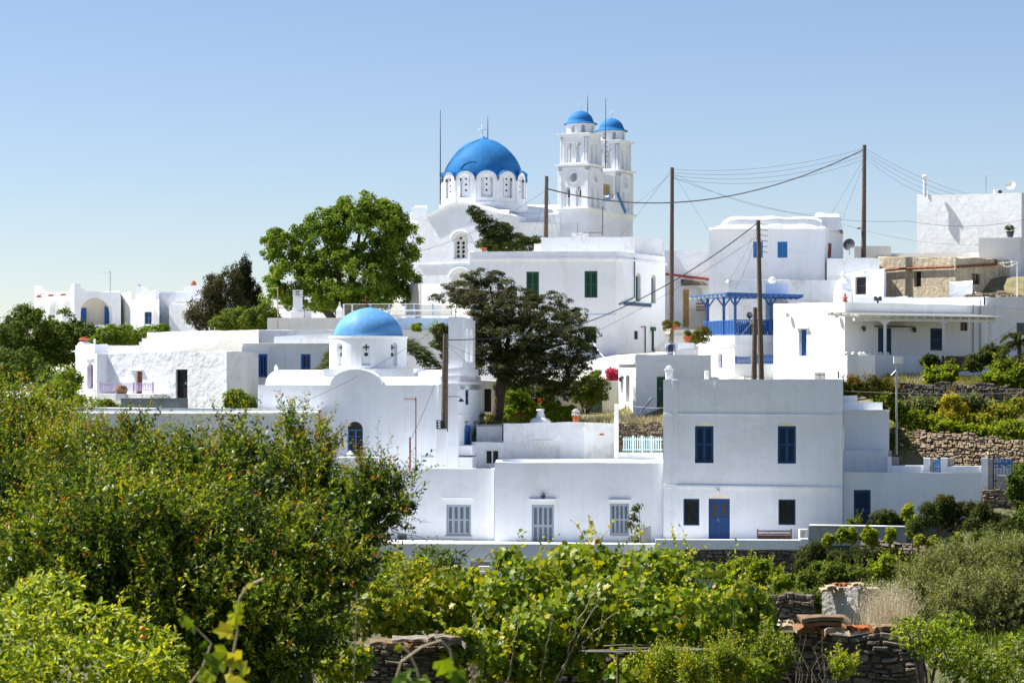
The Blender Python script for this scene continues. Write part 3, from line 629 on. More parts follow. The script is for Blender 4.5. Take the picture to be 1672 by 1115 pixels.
dm = rough_dome(D.root, (cDr.x, cDr.y, zd1 + .04), 56.5 * pxm, 47.5 * pxm, 'dome_light_blue', pw=1.12, tip=.1)
D.part('cross', 'rust', lambda m: cross_mb(m, (cDr.x - .1, cDr.y, Zp(504, cDr.y)), .62, .36, .075, dirD.to_3d()))
# bell gable facade on the right end
plG = Plane(rC, rC + bD)   # right side of the nave
fg = lambda u, w: rC + (-nD) * u + dirD * w
def gab(m, u0, u1, w0, w1, z0, z1):
    m.vol([fg(u0, w0), fg(u0, w1), fg(u1, w1), fg(u1, w0)], z0, z1, par=0, jit=.008)
def gable(m):
    z = lambda y, D_=127.5: Zp(y, D_)
    for (u0, u1, t0, t1) in ((-.15, 7.2, 800, 627), (.2, 6.4, 627.2, 614), (.5, 5.7, 614.2, 602)):
        m.vol([fg(u0, -.9), fg(u0, .12), fg(u1, .12), fg(u1, -.9)], z(t0) - .3 * (t0 < 700), z(t1), {1: GH} if t0 == 800 else {}, par=0, jit=.008)
    # belfry wall with two open arches
    pb = Plane(fg(1.2, .1), fg(4.8, .1)); L_ = pb.L; zt, zb = z(518, 127), z(602)
    hs = []
    for c in (.33, .67):
        hw = .45; u = L_ * c; zs = zb + 1.7
        hs.append([(u - hw, zb + .35), (u + hw, zb + .35)] + [(u + hw * math.cos(math.pi * k / 8), zs + hw * math.sin(math.pi * k / 8)) for k in range(9)])
    out = [(0, zb - .2), (L_, zb - .2), (L_, zt - .1), (L_ * .82, zt - .1), (L_ * .8, zt + .12), (L_ * .6, zt + .12), (L_ * .55, zt), (0, zt + .02)]
    m.face(pb, out, hs, .75, back=True)
GH = []
gpl = Plane(fg(-.15, .12), fg(7.2, .12))
GH = [(rect_h(gpl, 760, 627, 765.3, 661, 7), .09), (rect_h(gpl, 758, 691.5, 768.5, 728, 11), .1)]
D.part('bell_gable', 'white', gable)
fit(D.root, gpl, ('glass', 760, 627, 765.3, 661, dict(arch=7, full=1, m='mid_blue', nx=1, ny=3, d=.09)))
fit(D.root, gpl, ('door', 758, 691.5, 768.5, 728, dict(arch=11, m='mid_blue', d=.1, am='mid_blue')))
D.part('string_course', 'white', lambda m: m.pbox(gpl, 0, gpl.L, Zp(678.5, 126.5), Zp(676.5, 126.5), .002, .07))
for u in (1.15, 3.3): wall_lamp(D.root, gpl, gpl.o.x and 752 + u * 6.5, 690, 'metal', .8)
for u in (2.4, 3.6): D.part('bell', 'dark_metal', lambda m: m.lathe(fg(u, -.25).to_3d() + Vector((0, 0, Zp(565, 127))), [(.22, 0), (.15, .15), (.12, .35), (.03, .42)], 10))
for u in (.9, 5.1): D.part('cross', 'rust', lambda m: cross_mb(m, fg(u, -.2).to_3d() + Vector((0, 0, Zp(519, 127))), .45, .28, .05, -nD.to_3d()))
# garden walls to the left of the church
D1 = Bd('garden_wall', 'white wall with a rolled ledge joined to the left end of the small church', 'wall', 455, 760, 124.5)
p1 = [XY(388, 125.0), XY(524, 124.4), XY(524, 127), XY(388, 127)]; D1.vol(p1, 667.5, 960, par=.08); D1.wall('cream_wall' if 0 else 'white_old'); D1.part('ledge', 'white', lambda m: m.tube([plx for plx in (Plane(p1[0], p1[1]).P(0, Zp(674.5, 125), .03), Plane(p1[0], p1[1]).P(4.25, Zp(674.5, 124.5), .03))], .12, 8))
D0 = Bd('garden_wall', 'bluish white terrace wall topped by the dark slate bench, above the pomegranate bush', 'wall', 260, 760, 125)
p0 = [XY(110, 127.5), XY(387.5, 125.4), XY(387.5, 127.4), XY(110, 135)]; D0.vol(p0, [665.5, 666.5, 666.5, 665.5], 960, par=0); D0.wall('white'); D0.part('ledge', 'white', lambda m: m.tube([Plane(p0[0], p0[1]).P(0, Zp(675, 127.5), .02), Plane(p0[0], p0[1]).P(Plane(p0[0], p0[1]).L, Zp(675, 125.4), .02)], .1, 8))
D0.part('slate_bench', 'slate', lambda m: m.ppx(PL(197, 128.2, 300, 127.5), 197, 650, 299, 667, -.8, 0), bevel=.02)

# ------------------------------------------------------------ left house with rough plaster
O = Bd('house', 'rough-plastered white house with a black door and a lilac balcony railing', 'house', 260, 664, 136)
oc, ol = XY(173, 148), XY(371, 137.6)
fO = [XY(123.5, 149), XY(154, 144), XY(371, 137.6), XY(371, 144), XY(140, 160)]
plO = Plane(fO[1], fO[2]); plO0 = Plane(fO[0], fO[1])
O.vol(fO, [577.5, 577.5, 573, 573, 577], 700, {1: [('door', 220.7, 606, 232.4, 643, dict(m='brown_door', n=1, d=.25)), ('door', 286.8, 603, 306, 655, dict(m='dark_door', n=1, d=.2))],
   0: [('shut', 142, 592.5, 152, 634.5, dict(arch=6, m='purple', d=.35, n=1, am='purple'))]}, jit=.05, seg=.6)
O.wall('white_rough')
O.part('parapet_block', 'white', lambda m: m.vol([XY(123.5, 149), XY(154, 144.1), XY(177, 146), XY(150, 153)], Zp(579, 145), Zp(562, 145), par=0))
O.part('buttress', 'white', lambda m: m.pbox(plO, plO.uv(172.5, 600)[0], plO.uv(174.5, 600)[0], Zp(700, 147), Zp(579, 147), -.1, .75), bevel=.02)
O.part('lintel', 'white', lambda m: m.ppx(plO, 213, 603, 234, 605.5, .002, .14), bevel=.02)
O.part('lintel', 'white', lambda m: m.ppx(plO0, 141, 584, 153.5, 587, .002, .14), bevel=.02)
pr = plO.off(1.1)
def rail(m):
    m.ppx(pr, 163, 625.3, 250, 626.6, -.03, .03); m.ppx(pr, 163, 636.6, 250, 637.8, -.02, .02)
rl = O.part('balcony_rail', 'lilac', rail)
for k in range(33): O.part('baluster', 'lilac', lambda m: m.ppx(pr, 164.2 + k * 2.6, 626.8, 165.2 + k * 2.6, 636.5, -.012, .012), parent=rl)
for x in (164, 190, 218, 249.5): O.part('rail_post', 'lilac', lambda m: m.ppx(pr, x - .9, 623.5, x + .9, 645, -.035, .035), parent=rl)
O.part('balcony_slab', 'white_old', lambda m: m.ppx(pr, 163, 643, 254, 668, -1.08, .15), bevel=.02)
O2 = Bd('house', 'plain rounded white block joining the rough-plastered house to its right', 'house', 396, 664, 136)
O2.vol([XY(370, 136.9), XY(403, 136.6), XY(422, 137.4), XY(422, 141), XY(370, 143)], [573.5, 574, 576, 576, 573.5], 700, par=.1, jit=.02); O2.wall('white_old')
O3 = Bd('house', 'cream-washed roof wall with a stepped left end behind the rough-plastered house', 'house', 310, 575, 150)
O3.vol([XY(240, 151), XY(398, 146.5), XY(398, 150), XY(240, 156)], [543.5, 539, 539, 543], 600, par=.2); O3.vol([XY(397.6, 146.4), XY(422, 145.6), XY(422, 150), XY(397.6, 150)], 538.5, 600, par=.2)
O3.vol([XY(232, 151.2), XY(240, 151.05), XY(240, 154), XY(232, 154)], 552, 600, par=0); O3.vol([XY(227, 151.3), XY(232, 151.25), XY(232, 154), XY(227, 154)], 557.5, 600, par=0)
O3.vol([XY(176, 152.5), XY(227, 151.4), XY(227, 155), XY(176, 156)], 563.5, 600, par=.1)
O3.wall('cream')

# ------------------------------------------------------------ buildings behind the small church
Q1 = Bd('house', 'white house with royal blue windows left of the small church dome', 'house', 470, 620, 142)
fq = [XY(395, 143), XY(560, 142), XY(560, 145.6), XY(395, 146)]
Q1.vol(fq, [565.5, 566, 566, 565.5], 650, {0: [('glass', 421, 578, 436.5, 616, dict(m='blue', nx=2, ny=1, d=.2, fw=.14)), ('glass', 491, 578, 507, 603, dict(m='blue', nx=2, ny=1, d=.2, fw=.12))]}, par=.05); Q1.wall('white')
Q1.ledge(Plane(fq[0], fq[1]), 397, 563, 559, 563, .2, .12, 'cream'); Q1.part('pipe', 'white_paint', lambda m: m.tube([Plane(fq[0], fq[1]).P(*Plane(fq[0], fq[1]).uv(442.5, y), .06) for y in (560, 580, 618)], .05))
Q1.part('sloped_parapet', 'white_old', lambda m: (lambda p: m.hexa([p.P(0, Zp(561, 144), 0), p.P(3.6, Zp(561, 144), 0), p.P(3.6, Zp(561, 144), -.3), p.P(0, Zp(561, 144), -.3), p.P(0, Zp(549.5, 144), 0), p.P(3.6, Zp(544.5, 144), 0), p.P(3.6, Zp(544.5, 144), -.3), p.P(0, Zp(549.5, 144), -.3)]))(PL(447.5, 144, 550, 143.6)))
Q2 = Bd('house', 'weathered white roof wall directly behind the royal blue windows', 'house', 460, 560, 147)
Q2.vol([XY(396, 148.3), XY(560, 147.6), XY(560, 149), XY(396, 149.5)], [538.8, 539, 539, 539], 640, par=.1, jit=.03); Q2.wall('white_old')
Q3 = Bd('house', 'long cream roof wall carrying the square chimney left of the pale blue dome', 'house', 500, 538, 151)
Q3.vol([XY(436.5, 151.5), XY(565, 151), XY(565, 154), XY(436.5, 154)], 519, 640, par=.2); Q3.wall('cream')
Q3.part('chimney', 'white', lambda m: (lambda a, c: (m.box(a.x, c.x, 152, 152.6, a.z, c.z), m.box(a.x - .15, c.x + .15, 151.8, 152.8, a.z - .2, a.z + .3)))(W(478.5, 517, 152), W(492.5, 484, 152)), bevel=.02)
def louv(m):
    for k in range(3):
        z = Zp(484 - k * 4, 152); a, c = XY(478, 152).x, XY(493, 152).x; m.box(a - .02, c + .02, 151.97, 152.63, z + .03, z + .09); m.box(a + .05, a + .15, 152, 152.6, z - .06, z + .03) if k else None; m.box(c - .15, c - .05, 152, 152.6, z - .06, z + .03) if k else None
Q3.part('chimney_cowl', 'white_old', louv)
Q3.part('roof_vent', 'white', lambda m: (lambda p: m.face(p, rect_h(p, 497, 507, 508, 521, 5), [], .4, back=True))(PL(497, 152, 508, 152)))
Q3.part('pigeon_tower', 'white', lambda m: (lambda a, c: (m.box(a.x, c.x, 152, 152.5, a.z, c.z), m.lathe(((a.x + c.x) / 2, 152.25, c.z), [(.33, 0), (.1, .3), (.06, .55)], 4, math.pi / 4)))(W(548.5, 521, 152), W(559.5, 507, 152)))
Q4 = Bd('house', 'flat-roofed white building with a fenced roof terrace behind the pale blue dome', 'house', 690, 590, 151)
fq4 = [XY(560, 153.3), XY(656, 153), XY(656, 158), XY(560, 158)]; Q4.vol(fq4, 515.5, 640, par=.1)
Q4.vol([XY(656.5, 149.5), XY(745, 149), XY(745, 152.8), XY(656.5, 152.8)], 538, 640, par=.1); Q4.wall('white_old')
Q4.part('terrace_wall', 'pale_blue_wall', lambda m: m.ppx(PL(650, 152.9, 742, 152.9), 650, 519, 742, 545, -.3, 0), bevel=.02)
plR = PL(556, 153.2, 745, 152.8); plR2 = plR.off(-.0)
fr = thing('terrace_fence', 'wire-mesh roof terrace fence with pale posts behind the pale blue dome', 'fence', W(650, 515, 153))
for x in (561, 575, 604.5, 635, 663, 676, 707, 737): 
    mb = MB(); mb.ppx(plR.off(.12), x - 1.3, 496.5, x + 1.3, 516, -.08, 0); mb.build('post', M['pale_blue_wall' if x > 590 else 'cream'], fr)
mb = MB(); mb.ppx(plR.off(.12), 661.5, 503.5, 677.5, 519, -.5, -.09); mb.build('pillar', M['white'], fr)
for y, x0 in ((507.5, 632), (515.5, 632), (497, 561)):
    mb = MB(); mb.tube([plR.P(*plR.uv(x0, y), .18), plR.P(*plR.uv(742, y - 1), .18)], .05 if y > 500 else .02, 6); mb.build('rail', M['white_paint'], fr)
m, t, b, o = nodes('mesh_screen'); b.inputs['Base Color'].default_value = (.30, .27, .22, 1); b.inputs['Alpha'].default_value = .45; b.inputs['Roughness'].default_value = .8; MATS['mesh_screen'] = m
mb = MB(); mb.quad(plR.P(*plR.uv(561, 516), .05), plR.P(*plR.uv(737, 516), .05), plR.P(*plR.uv(737, 498), .05), plR.P(*plR.uv(561, 498), .05)); mb.build('mesh_panel', m, fr)
Q5 = Bd('house', 'grey-shadowed white block on the slope below the big tree, left of the mastic', 'house', 690, 500, 168)
Q5.vol([XY(664, 171), XY(688, 166), XY(720, 168.5), XY(720, 174), XY(664, 175)], [464, 463, 464, 464, 464], 560, par=.1); Q5.wall('white'); Q5.part('shade_slab', 'grey_render', lambda m: m.pbox(PL(664, 170.9, 688, 165.9), 0, PL(664, 170.9, 688, 165.9).L, Zp(520, 168), Zp(464.5, 168), .002, .06))  # added grey slab paints the shade of the white block's left face
Q6 = Bd('house', 'white house mostly hidden behind the big leafy tree', 'house', 520, 510, 175)
Q6.vol([XY(425, 178), XY(560, 174), XY(560, 182), XY(425, 184)], [486, 488, 488, 486], 560, par=.2); Q6.wall('white')
# ------------------------------------------------------------ big church
Nn = Bd('church', 'large white church with a big blue dome and twin blue-capped bell towers', 'church', 800, 470, 190)
ga, gb = XY(681, 189.2), XY(813, 186.2); plN = Plane(ga, gb); zN_ = lambda y: Zp(y, 187.5); un = lambda x: plN.uv(x, 500)[0]
def nave(m):
    hole = [rect_h(plN, 741, 381, 763.7, 423, 9), rect_h(plN, 738, 442, 766, 485, 11)]
    out = [(un(681), zN_(520)), (un(813), zN_(520)), (un(813), zN_(350)), (un(800), zN_(345)), (un(772), zN_(334.5)), (un(757), zN_(331)), (un(746), zN_(330.5)), (un(735), zN_(333)), (un(712), zN_(344)), (un(697), zN_(350.5)), (un(681), zN_(352))]
    m.face(plN, out, hole, .35)
    for i in range(1, len(out) - 1):
        a, c = out[i], out[i + 1]; m.quad(plN.P(*a, 0), plN.P(*c, 0), plN.P(*c, -7), plN.P(*a, -7))
    m.quad(plN.P(*out[0]), plN.P(*out[-1]), plN.P(*out[-1], -12), plN.P(*out[0], -12))
Nn.part('transept', 'white', nave)
Nn.vol([XY(664, 193.5), XY(680, 193.3), XY(680, 199), XY(664, 199)], 366, 520, par=0)
Nn.vol([XY(672, 194.5), XY(696, 194.5), XY(696, 198.5), XY(672, 198.5)], 338, 366, par=0)
Nn.mb.hexa([W(660, 366, 194), W(697, 366, 194), W(697, 366, 200), W(660, 366, 200), W(678, 336.5, 196), W(697, 336.5, 196), W(697, 336.5, 199), W(678, 336.5, 199)])
Nn.wall('white', name='side_aisle')
Nn.vol([XY(813, 190), XY(914, 190), XY(914, 200), XY(813, 200)], 365, 520, par=0)
Nn.mb.hexa([W(824, 365, 191), W(914, 365, 191), W(914, 365, 200), W(824, 365, 200), W(824, 350, 191), W(914, 350, 191), W(914, 335, 197), W(830, 335, 197)])
Nn.mb.hexa([W(813, 366, 188.5), W(831, 366, 188.5), W(831, 366, 190.5), W(813, 366, 190.5), W(813, 349, 188.5), W(831, 349, 188.5), W(831, 340, 190.5), W(813, 340, 190.5)])
Nn.wall('white')
Nn.part('cornice', 'white', lambda m: (m.ppx(PL(664, 193.2, 681, 193.2), 662, 365, 680.8, 368, -.1, .15), m.ppx(PL(813, 189.8, 914, 189.8), 814, 363.5, 914, 366, -.1, .2)))
def mold(m):
    seq = [(696, 351.2), (712, 345), (735, 334), (746, 331.3), (757, 331.8), (772, 335.3), (800, 345.7), (814, 350.6)]
    for (a, b_), (c, d_) in zip(seq[:-1], seq[1:]): m.bar(plN, (un(a), zN_(b_)), (un(c), zN_(d_)), .16, .003, .2)
Nn.part('gable_moulding', 'white', mold)
Nn.part('string_course', 'white', lambda m: m.ppx(plN, 682, 429, 812, 431.5, .003, .1))
for (xc, y0, r) in ((752.3, 381, 15.5), (752, 442, 18)):
    def hood(m):
        pts = [plN.P(*plN.uv(xc + r * math.cos(math.pi * k / 14), y0 + r * .55 - r * math.sin(math.pi * k / 14) * .85), .05) for k in range(15)]; m.tube(pts, .07, 5)
    Nn.part('hood_mould', 'white', hood)
def fretted(m):
    pw = plN.off(-.28); h = [circ(*pw.uv(x, y), .14, 10) for x in (748.2, 756.6) for y in (397, 404, 411, 418.3)]
    h.append([pw.uv(752.3 + dx, 389 + dy) for dx, dy in ((-3, 0), (0, 3), (3, 0), (0, -3))]); m.face(pw, rect_h(pw, 740.5, 380.5, 764.2, 423.5, 9), h, .06)
wf = Nn.part('window', 'stone_white', fretted); Nn.part('pane', 'glass', lambda m: m.ppx(plN.off(-.36), 740, 381, 764.5, 423.5, -.02, 0), parent=wf)
wf = Nn.part('window', 'stone_white', lambda m: m.face(plN.off(-.28), rect_h(plN, 737.5, 441.5, 766.5, 486, 11), [], .1))
# drum with twelve scalloped bays
cN = Vector((XY(789.5, 194).x, 194.0, 0)); pxn = 194 / F_PX; rN = 69.5 * pxn
z0N, zsN, zaN = Zp(338, 194), Zp(300, 194), Zp(284.5, 194)
hb = rN * math.pi / 12
topN = lambda s_: zsN + (zaN - zsN) * math.sqrt(max(0, 1 - (s_ / hb) ** 2)) if abs(s_) < hb else zsN
mbn = MB()
def drumN(m):
    n = 12; niche_w = 20 * pxn; nz0, nz1 = Zp(327.5, 194), Zp(290, 194); dep = .22
    for k in range(n):
        am = -math.pi / 2 + R(5) + 2 * math.pi * k / n; hw = niche_w / 2; sp = nz1 - hw
        P = lambda s_, z, w=0.0: Vector((cN.x + (rN + w) * math.cos(am + s_ / rN), cN.y + (rN + w) * math.sin(am + s_ / rN), z))
        S = [-hb + (2 * hb) * i / 20 for i in range(21)]
        for a_, b_ in zip(S[:-1], S[1:]):
            mid = (a_ + b_) / 2
            if abs(mid) > hw: m.quad(P(a_, z0N), P(b_, z0N), P(b_, topN(b_)), P(a_, topN(a_)))
            else:
                f = lambda s_: sp + math.sqrt(max(0, hw * hw - s_ * s_))
                m.quad(P(a_, z0N), P(b_, z0N), P(b_, nz0), P(a_, nz0)); m.quad(P(a_, nz0), P(b_, nz0), P(b_, nz0, -dep), P(a_, nz0, -dep))
                m.quad(P(a_, f(a_)), P(b_, f(b_)), P(b_, topN(b_)), P(a_, topN(a_))); m.quad(P(a_, f(a_)), P(b_, f(b_)), P(b_, f(b_), -dep), P(a_, f(a_), -dep))
                m.quad(P(a_, nz0, -dep), P(b_, nz0, -dep), P(b_, f(b_), -dep), P(a_, f(a_), -dep))
            m.quad(P(a_, topN(a_)), P(b_, topN(b_)), P(b_, topN(b_), -.5), P(a_, topN(a_), -.5))
        for s_ in (-hw, hw): m.quad(P(s_, nz0), P(s_, sp), P(s_, sp, -dep), P(s_, nz0, -dep))
        m.tube([P(-hb, z0N), P(-hb, zsN - .05)], .11, 5)
    m.lathe((cN.x, cN.y, z0N - .6), [(rN + .12, 0), (rN + .12, .75), (rN - .1, .8)], 36)
Nn.part('drum', 'white', drumN)
for k in range(12):
    th = -math.pi / 2 + R(5) + 2 * math.pi * k / 12
    def holes(m):
        for y in (297.5, 306.8, 316): disc(m, cN, rN - .2, th, Zp(y, 194), 1.7 * pxn, 10)
    Nn.part('window_opening', 'glass', holes)
    def pn(m):
        c = Vector((cN.x, cN.y)); P = lambda a, z, w: Vector((c.x + (rN + w) * math.cos(th) - a * math.sin(th), c.y + (rN + w) * math.sin(th) + a * math.cos(th), z))
        for a in (-.26, .26): m.tube([P(a, Zp(325, 194), -.2), P(a, Zp(293, 194), -.2)], .035, 4)
    Nn.part('window_frame', 'white', pn)
def scallop(m):
    for k in range(12):
        am = -math.pi / 2 + R(5) + 2 * math.pi * k / 12; P = lambda s_, z, w=0.0: Vector((cN.x + (rN + w) * math.cos(am + s_ / rN), cN.y + (rN + w) * math.sin(am + s_ / rN), z))
        S = [-hb + 2 * hb * i / 16 for i in range(17)]
        for a_, b_ in zip(S[:-1], S[1:]):
            za, zb = topN(a_) + .015, topN(b_) + .015
            m.quad(P(a_, za - .03, .12), P(b_, zb - .03, .12), P(b_, zb + .09, .12), P(a_, za + .09, .12))
            m.quad(P(a_, za + .09, .12), P(b_, zb + .09, .12), P(b_, zb + .1 + .0, -.75), P(a_, za + .1, -.75))
            m.quad(P(a_, za - .03, .12), P(b_, zb - .03, .12), P(b_, zb - .03, -.1), P(a_, za - .03, -.1))
Nn.part('scalloped_rim', 'dome_blue', scallop)
rough_dome(Nn.root, (cN.x, cN.y, Zp(297, 194)), 64 * pxn, (297 - 227.5) * pxn, 'dome_blue', tip=.1, seed=8, pw=1.06)
Nn.part('dome_cap', 'dome_blue', lambda m: m.lathe((cN.x, cN.y, Zp(229.5, 194)), [(.55, -.1), (.42, .08), (.2, .2), (.1, .28), (.02, .3)], 14), smooth=True)
Nn.part('cross', 'white', lambda m: cross_mb(m, (cN.x - .1, cN.y, Zp(225, 194)), .95, .5, .09))
def spout(m):
    for k in range(12):
        th = -math.pi / 2 + R(5) + 2 * math.pi * (k + .5) / 12; c = Vector((cN.x + (rN + .1) * math.cos(th), cN.y + (rN + .1) * math.sin(th), zsN + .1)); m.lathe(c, [(.04, 0), (.08, .05), (.07, .16), (.03, .2)], 6)
Nn.part('rain_spouts', 'rust', spout)
def cable_on_dome(m):
    for a0, a1, e1 in ((-2.9, -2.4, .8), (-3.05, -1.9, 1.25)):
        pts = []
        for i in range(9):
            f = i / 8; el = .05 + f * e1; th = a0 + (a1 - a0) * f; r_ = 66.8 * pxn * math.cos(el); pts.append(Vector((cN.x + r_ * math.cos(th), cN.y + r_ * math.sin(th), Zp(297, 194) + 70.2 * pxn * math.sin(el))))
        m.tube(pts, .022, 4)
Nn.part('dome_cable', 'cable', cable_on_dome)
# towers
ang = R(27); uT = Vector((math.cos(ang), -math.sin(ang))); vT = Vector((math.sin(ang), math.cos(ang)))
def tower(cor, s=2.65):
    """cor: near corner (front-right). Storeys with open arches, cornices, lantern and dome"""
    zz = lambda y: Zp(y, 190); a = cor - uT * s; T = Bd.__new__(Bd); T.root = Nn.root; T.mb = MB(); T.q = []
    def sides(e=0.0): 
        c0 = cor - uT * (s + e) - vT * e; c1 = cor + uT * e - vT * e; c2 = cor + uT * e + vT * (s + e); c3 = cor - uT * (s + e) + vT * (s + e)
        return [c0, c1, c2, c3]
    def storey(m, z0, z1, hw, c1, c2, sill, e=0, rnd=False, thick=.32):
        f = sides(e)
        for i in range(4):
            pl = Plane(f[i], f[(i + 1) % 4]); hs = []
            for c in (c1, c2):
                u = pl.L * c; sp = sill[1] - hw; hs.append([(u - hw, sill[0]), (u + hw, sill[0])] + [(u + hw * math.cos(math.pi * k / 8), sp + hw * math.sin(math.pi * k / 8)) for k in range(9)])
            if rnd: hs.append(circ(pl.L * .5, zz(288), .36, 14))
            m.face(pl, [(0, z0), (pl.L, z0), (pl.L, z1), (0, z1)], hs, thick, back=True)
    def fl(m, z, e=0): f = sides(e); m.add([(p.x, p.y, z) for p in f], [(0, 1, 2, 3)])
    m = MB()
    storey(m, zz(342), zz(268), .24, .30, .67, (zz(336), zz(303.5)), rnd=True)
    storey(m, zz(268), zz(219), .235, .33, .66, (zz(264.5), zz(231)), e=-.12)
    fl(m, zz(341)); fl(m, zz(220), -.1)
    Nn.parts = m.build('tower_wall', M['white'], Nn.root)
    def band(m, z0, z1, e): 
        f = sides(e); m.add([(p.x, p.y, z0) for p in f] + [(p.x, p.y, z1) for p in f], [(0, 1, 2, 3), (4, 5, 6, 7)] + [(i, (i + 1) % 4, 4 + (i + 1) % 4, 4 + i) for i in range(4)])
    def corn(m, y, e0=.14):
        band(m, zz(y), zz(y) + .09, e0); band(m, zz(y) + .092, zz(y) + .2, e0 + .13); band(m, zz(y) + .202, zz(y) + .27, e0 + .24)
    m = MB(); corn(m, 345, .02); m.build('cornice', M['white'], Nn.root); m = MB(); corn(m, 272.5, .0); m.build('cornice', M['white'], Nn.root); m = MB(); corn(m, 222, -.1); m.build('cornice', M['white'], Nn.root)
    # pilasters and roundel rings
    m = MB(); f = sides(0)
    for i in range(4):
        pl = Plane(f[i], f[(i + 1) % 4])
        for u in (.02, pl.L - .3): m.pbox(pl, u, u + .28, zz(342), zz(279), .003, .06); m.pbox(pl, u - .03, u + .34, zz(279), zz(277), .003, .1)
        rr = circ(pl.L * .5, zz(288), .5, 18); m.face(pl.off(.05), rr, [circ(pl.L * .5, zz(288), .4, 18)], .05)
        m.face(pl.off(.05), [(pl.L * .5 + .5 * math.cos(a_), zz(288) + .5 * math.sin(a_)) for a_ in [2 * math.pi * k / 18 for k in range(18)]], [circ(pl.L * .5, zz(288), .4, 18)], .05, back=True)
        f2 = sides(-.12); p2 = Plane(f2[i], f2[(i + 1) % 4])
        for u in (.0, .2, p2.L - .2, p2.L - .42): m.pbox(p2, u, u + .14, zz(267), zz(224), .003, .05)
    m.build('pilasters', M['white'], Nn.root)
    c = cor + (vT - uT) * s / 2; c3 = Vector((c.x, c.y, 0)); zL0, zL1 = zz(217), zz(199.5)
    m = MB(); drum(m, c3, 1.13, zL0, zL1, 8, R(-80), (.32, zL0 + .12, zL1 - .12), depth=.5); m.build('lantern', M['white'], Nn.root)
    m = MB(); m.lathe((c.x, c.y, zL1), [(1.36, 0), (1.34, .05), (1.12, .12), (1.0, .3)], 28); m.build('dome_rim', M['dome_blue'], Nn.root)
    rough_dome(Nn.root, (c.x, c.y, zL1 + .1), 1.03, .98, 'dome_blue', name='tower_dome', tip=.08, amp=.012, n=28)
    m = MB(); cross_mb(m, (c.x, c.y, zL1 + 1.1), .5, .25, .05); m.build('cross', M['white'], Nn.root)
    for q in (.3, .67):
        b_ = cor - uT * s * (1 - q) + vT * .55
        m = MB(); m.lathe((b_.x, b_.y, zz(320)), [(.23, 0), (.17, .1), (.13, .42), (.05, .5)], 10); m.tube([(b_.x, b_.y, zz(311)), (b_.x, b_.y, zz(307))], .03)
        m.hexa([(b_.x - .2, b_.y - .08, zz(311)), (b_.x + .2, b_.y - .08, zz(311)), (b_.x + .2, b_.y + .08, zz(311)), (b_.x - .2, b_.y + .08, zz(311)), (b_.x + .08, b_.y - .05, zz(305)), (b_.x + .16, b_.y - .05, zz(305)), (b_.x + .16, b_.y + .05, zz(305)), (b_.x + .08, b_.y + .05, zz(305))])
        m.build('bell', M['navy'], Nn.root)
c1, c2 = XY(961, 190), XY(961, 190) + vT * 5.85
tower(c1)
tower(c2)
bs = [c1 - uT * 2.65, c1, c1 + vT * 8.5, c1 + vT * 8.5 - uT * 2.65]
Nn.part('tower_base', 'white', lambda m: m.vol(bs, Zp(430, 190), Zp(342, 190) - .02, par=0, jit=.004))
pf = Plane(c1 + vT * 2.7, c1 + vT * 5.8)
def facade(m):
    p = pf.off(-.4); zz = lambda y: Zp(y, 193); L_ = p.L
    m.face(p, [(0, zz(345)), (L_, zz(345)), (L_, zz(285)), (L_ * .8, zz(283)), (0, zz(283))], [rect_h(p, 984.5, 301, 996.5, 318, 0)], .3, back=True)
Nn.part('facade_wall', 'white', facade)
Nn.part('porch_gable', 'white', lambda m: m.face(pf.off(.5), [(.0, Zp(347, 193)), (3.0, Zp(347, 193)), (3.0, Zp(342, 193)), (1.5, Zp(316, 193)), (0, Zp(330, 193))], [], 1.2, back=True))
Nn.part('icon_panel', 'yellow_door', lambda m: m.ppx(pf.off(-.5), 984.5, 301, 996.5, 318, -.02, 0))
Nn.part('blue_flashing', 'mid_blue', lambda m: m.bar(pf.off(.52), (1.55, Zp(316, 193)), (3.05, Zp(343.5, 193)), .3, 0, .12))

# ------------------------------------------------------------ green-shuttered house
G1 = Bd('house', 'large white two-storey house with dark green shutters behind the mastic tree', 'house', 900, 600, 160)
fM = [XY(767.5, 160.3), XY(1006.5, 160), XY(1086, 167.2), XY(1086, 176), XY(767.5, 174)]
plM, plMr = Plane(fM[0], fM[1]), Plane(fM[1], fM[2]); gs = dict(m='green', d=.16)
G1.vol(fM, [411, 410.5, 419, 419, 411], 700, {0: [('shut', 859.5, 443.5, 880, 485, dict(gs)), ('shut', 954.5, 442.5, 975.5, 486, dict(gs)), ('shut', 954.5, 533, 974, 560, dict(gs))],
     1: [('shut', 1038, 446, 1046, 492, dict(gs, n=1, arch=4, d=.3)), ('shut', 1063.5, 449, 1070.5, 495, dict(gs, n=1, arch=4, d=.3)), ('shut', 1035.5, 540, 1042, 554, dict(gs, n=1))]}, jit=.02)
G1.wall('white')
zc = Zp(421.5, 160)
G1.part('cornice', 'white', lambda m: m.pbox(plM, 0, plM.L, zc - .1, zc + .05, .002, .12), bevel=.01); G1.part('cornice', 'white', lambda m: m.pbox(plMr, 0, plMr.L, zc - .1, zc + .05, .002, .12), bevel=.01)
G1.part('string_course', 'pale_blue_wall', lambda m: m.pbox(plM, plM.uv(935, 500)[0], plM.L, Zp(514, 160), Zp(513, 160), .002, .04))
G1.part('downpipe', 'navy', lambda m: m.tube([plMr.P(*plMr.uv(x, y), .08) for x, y in ((1034.5, 421), (1034.5, 486), (1010, 497))], .04))
G1.part('downpipe', 'green', lambda m: m.tube([plMr.P(*plMr.uv(x, y), .08) for x, y in ((1064.5, 535), (1064.5, 580))], .07))
G1.part('meter_box', 'green', lambda m: m.ppx(plMr, 1062, 534, 1068, 540, .01, .15))
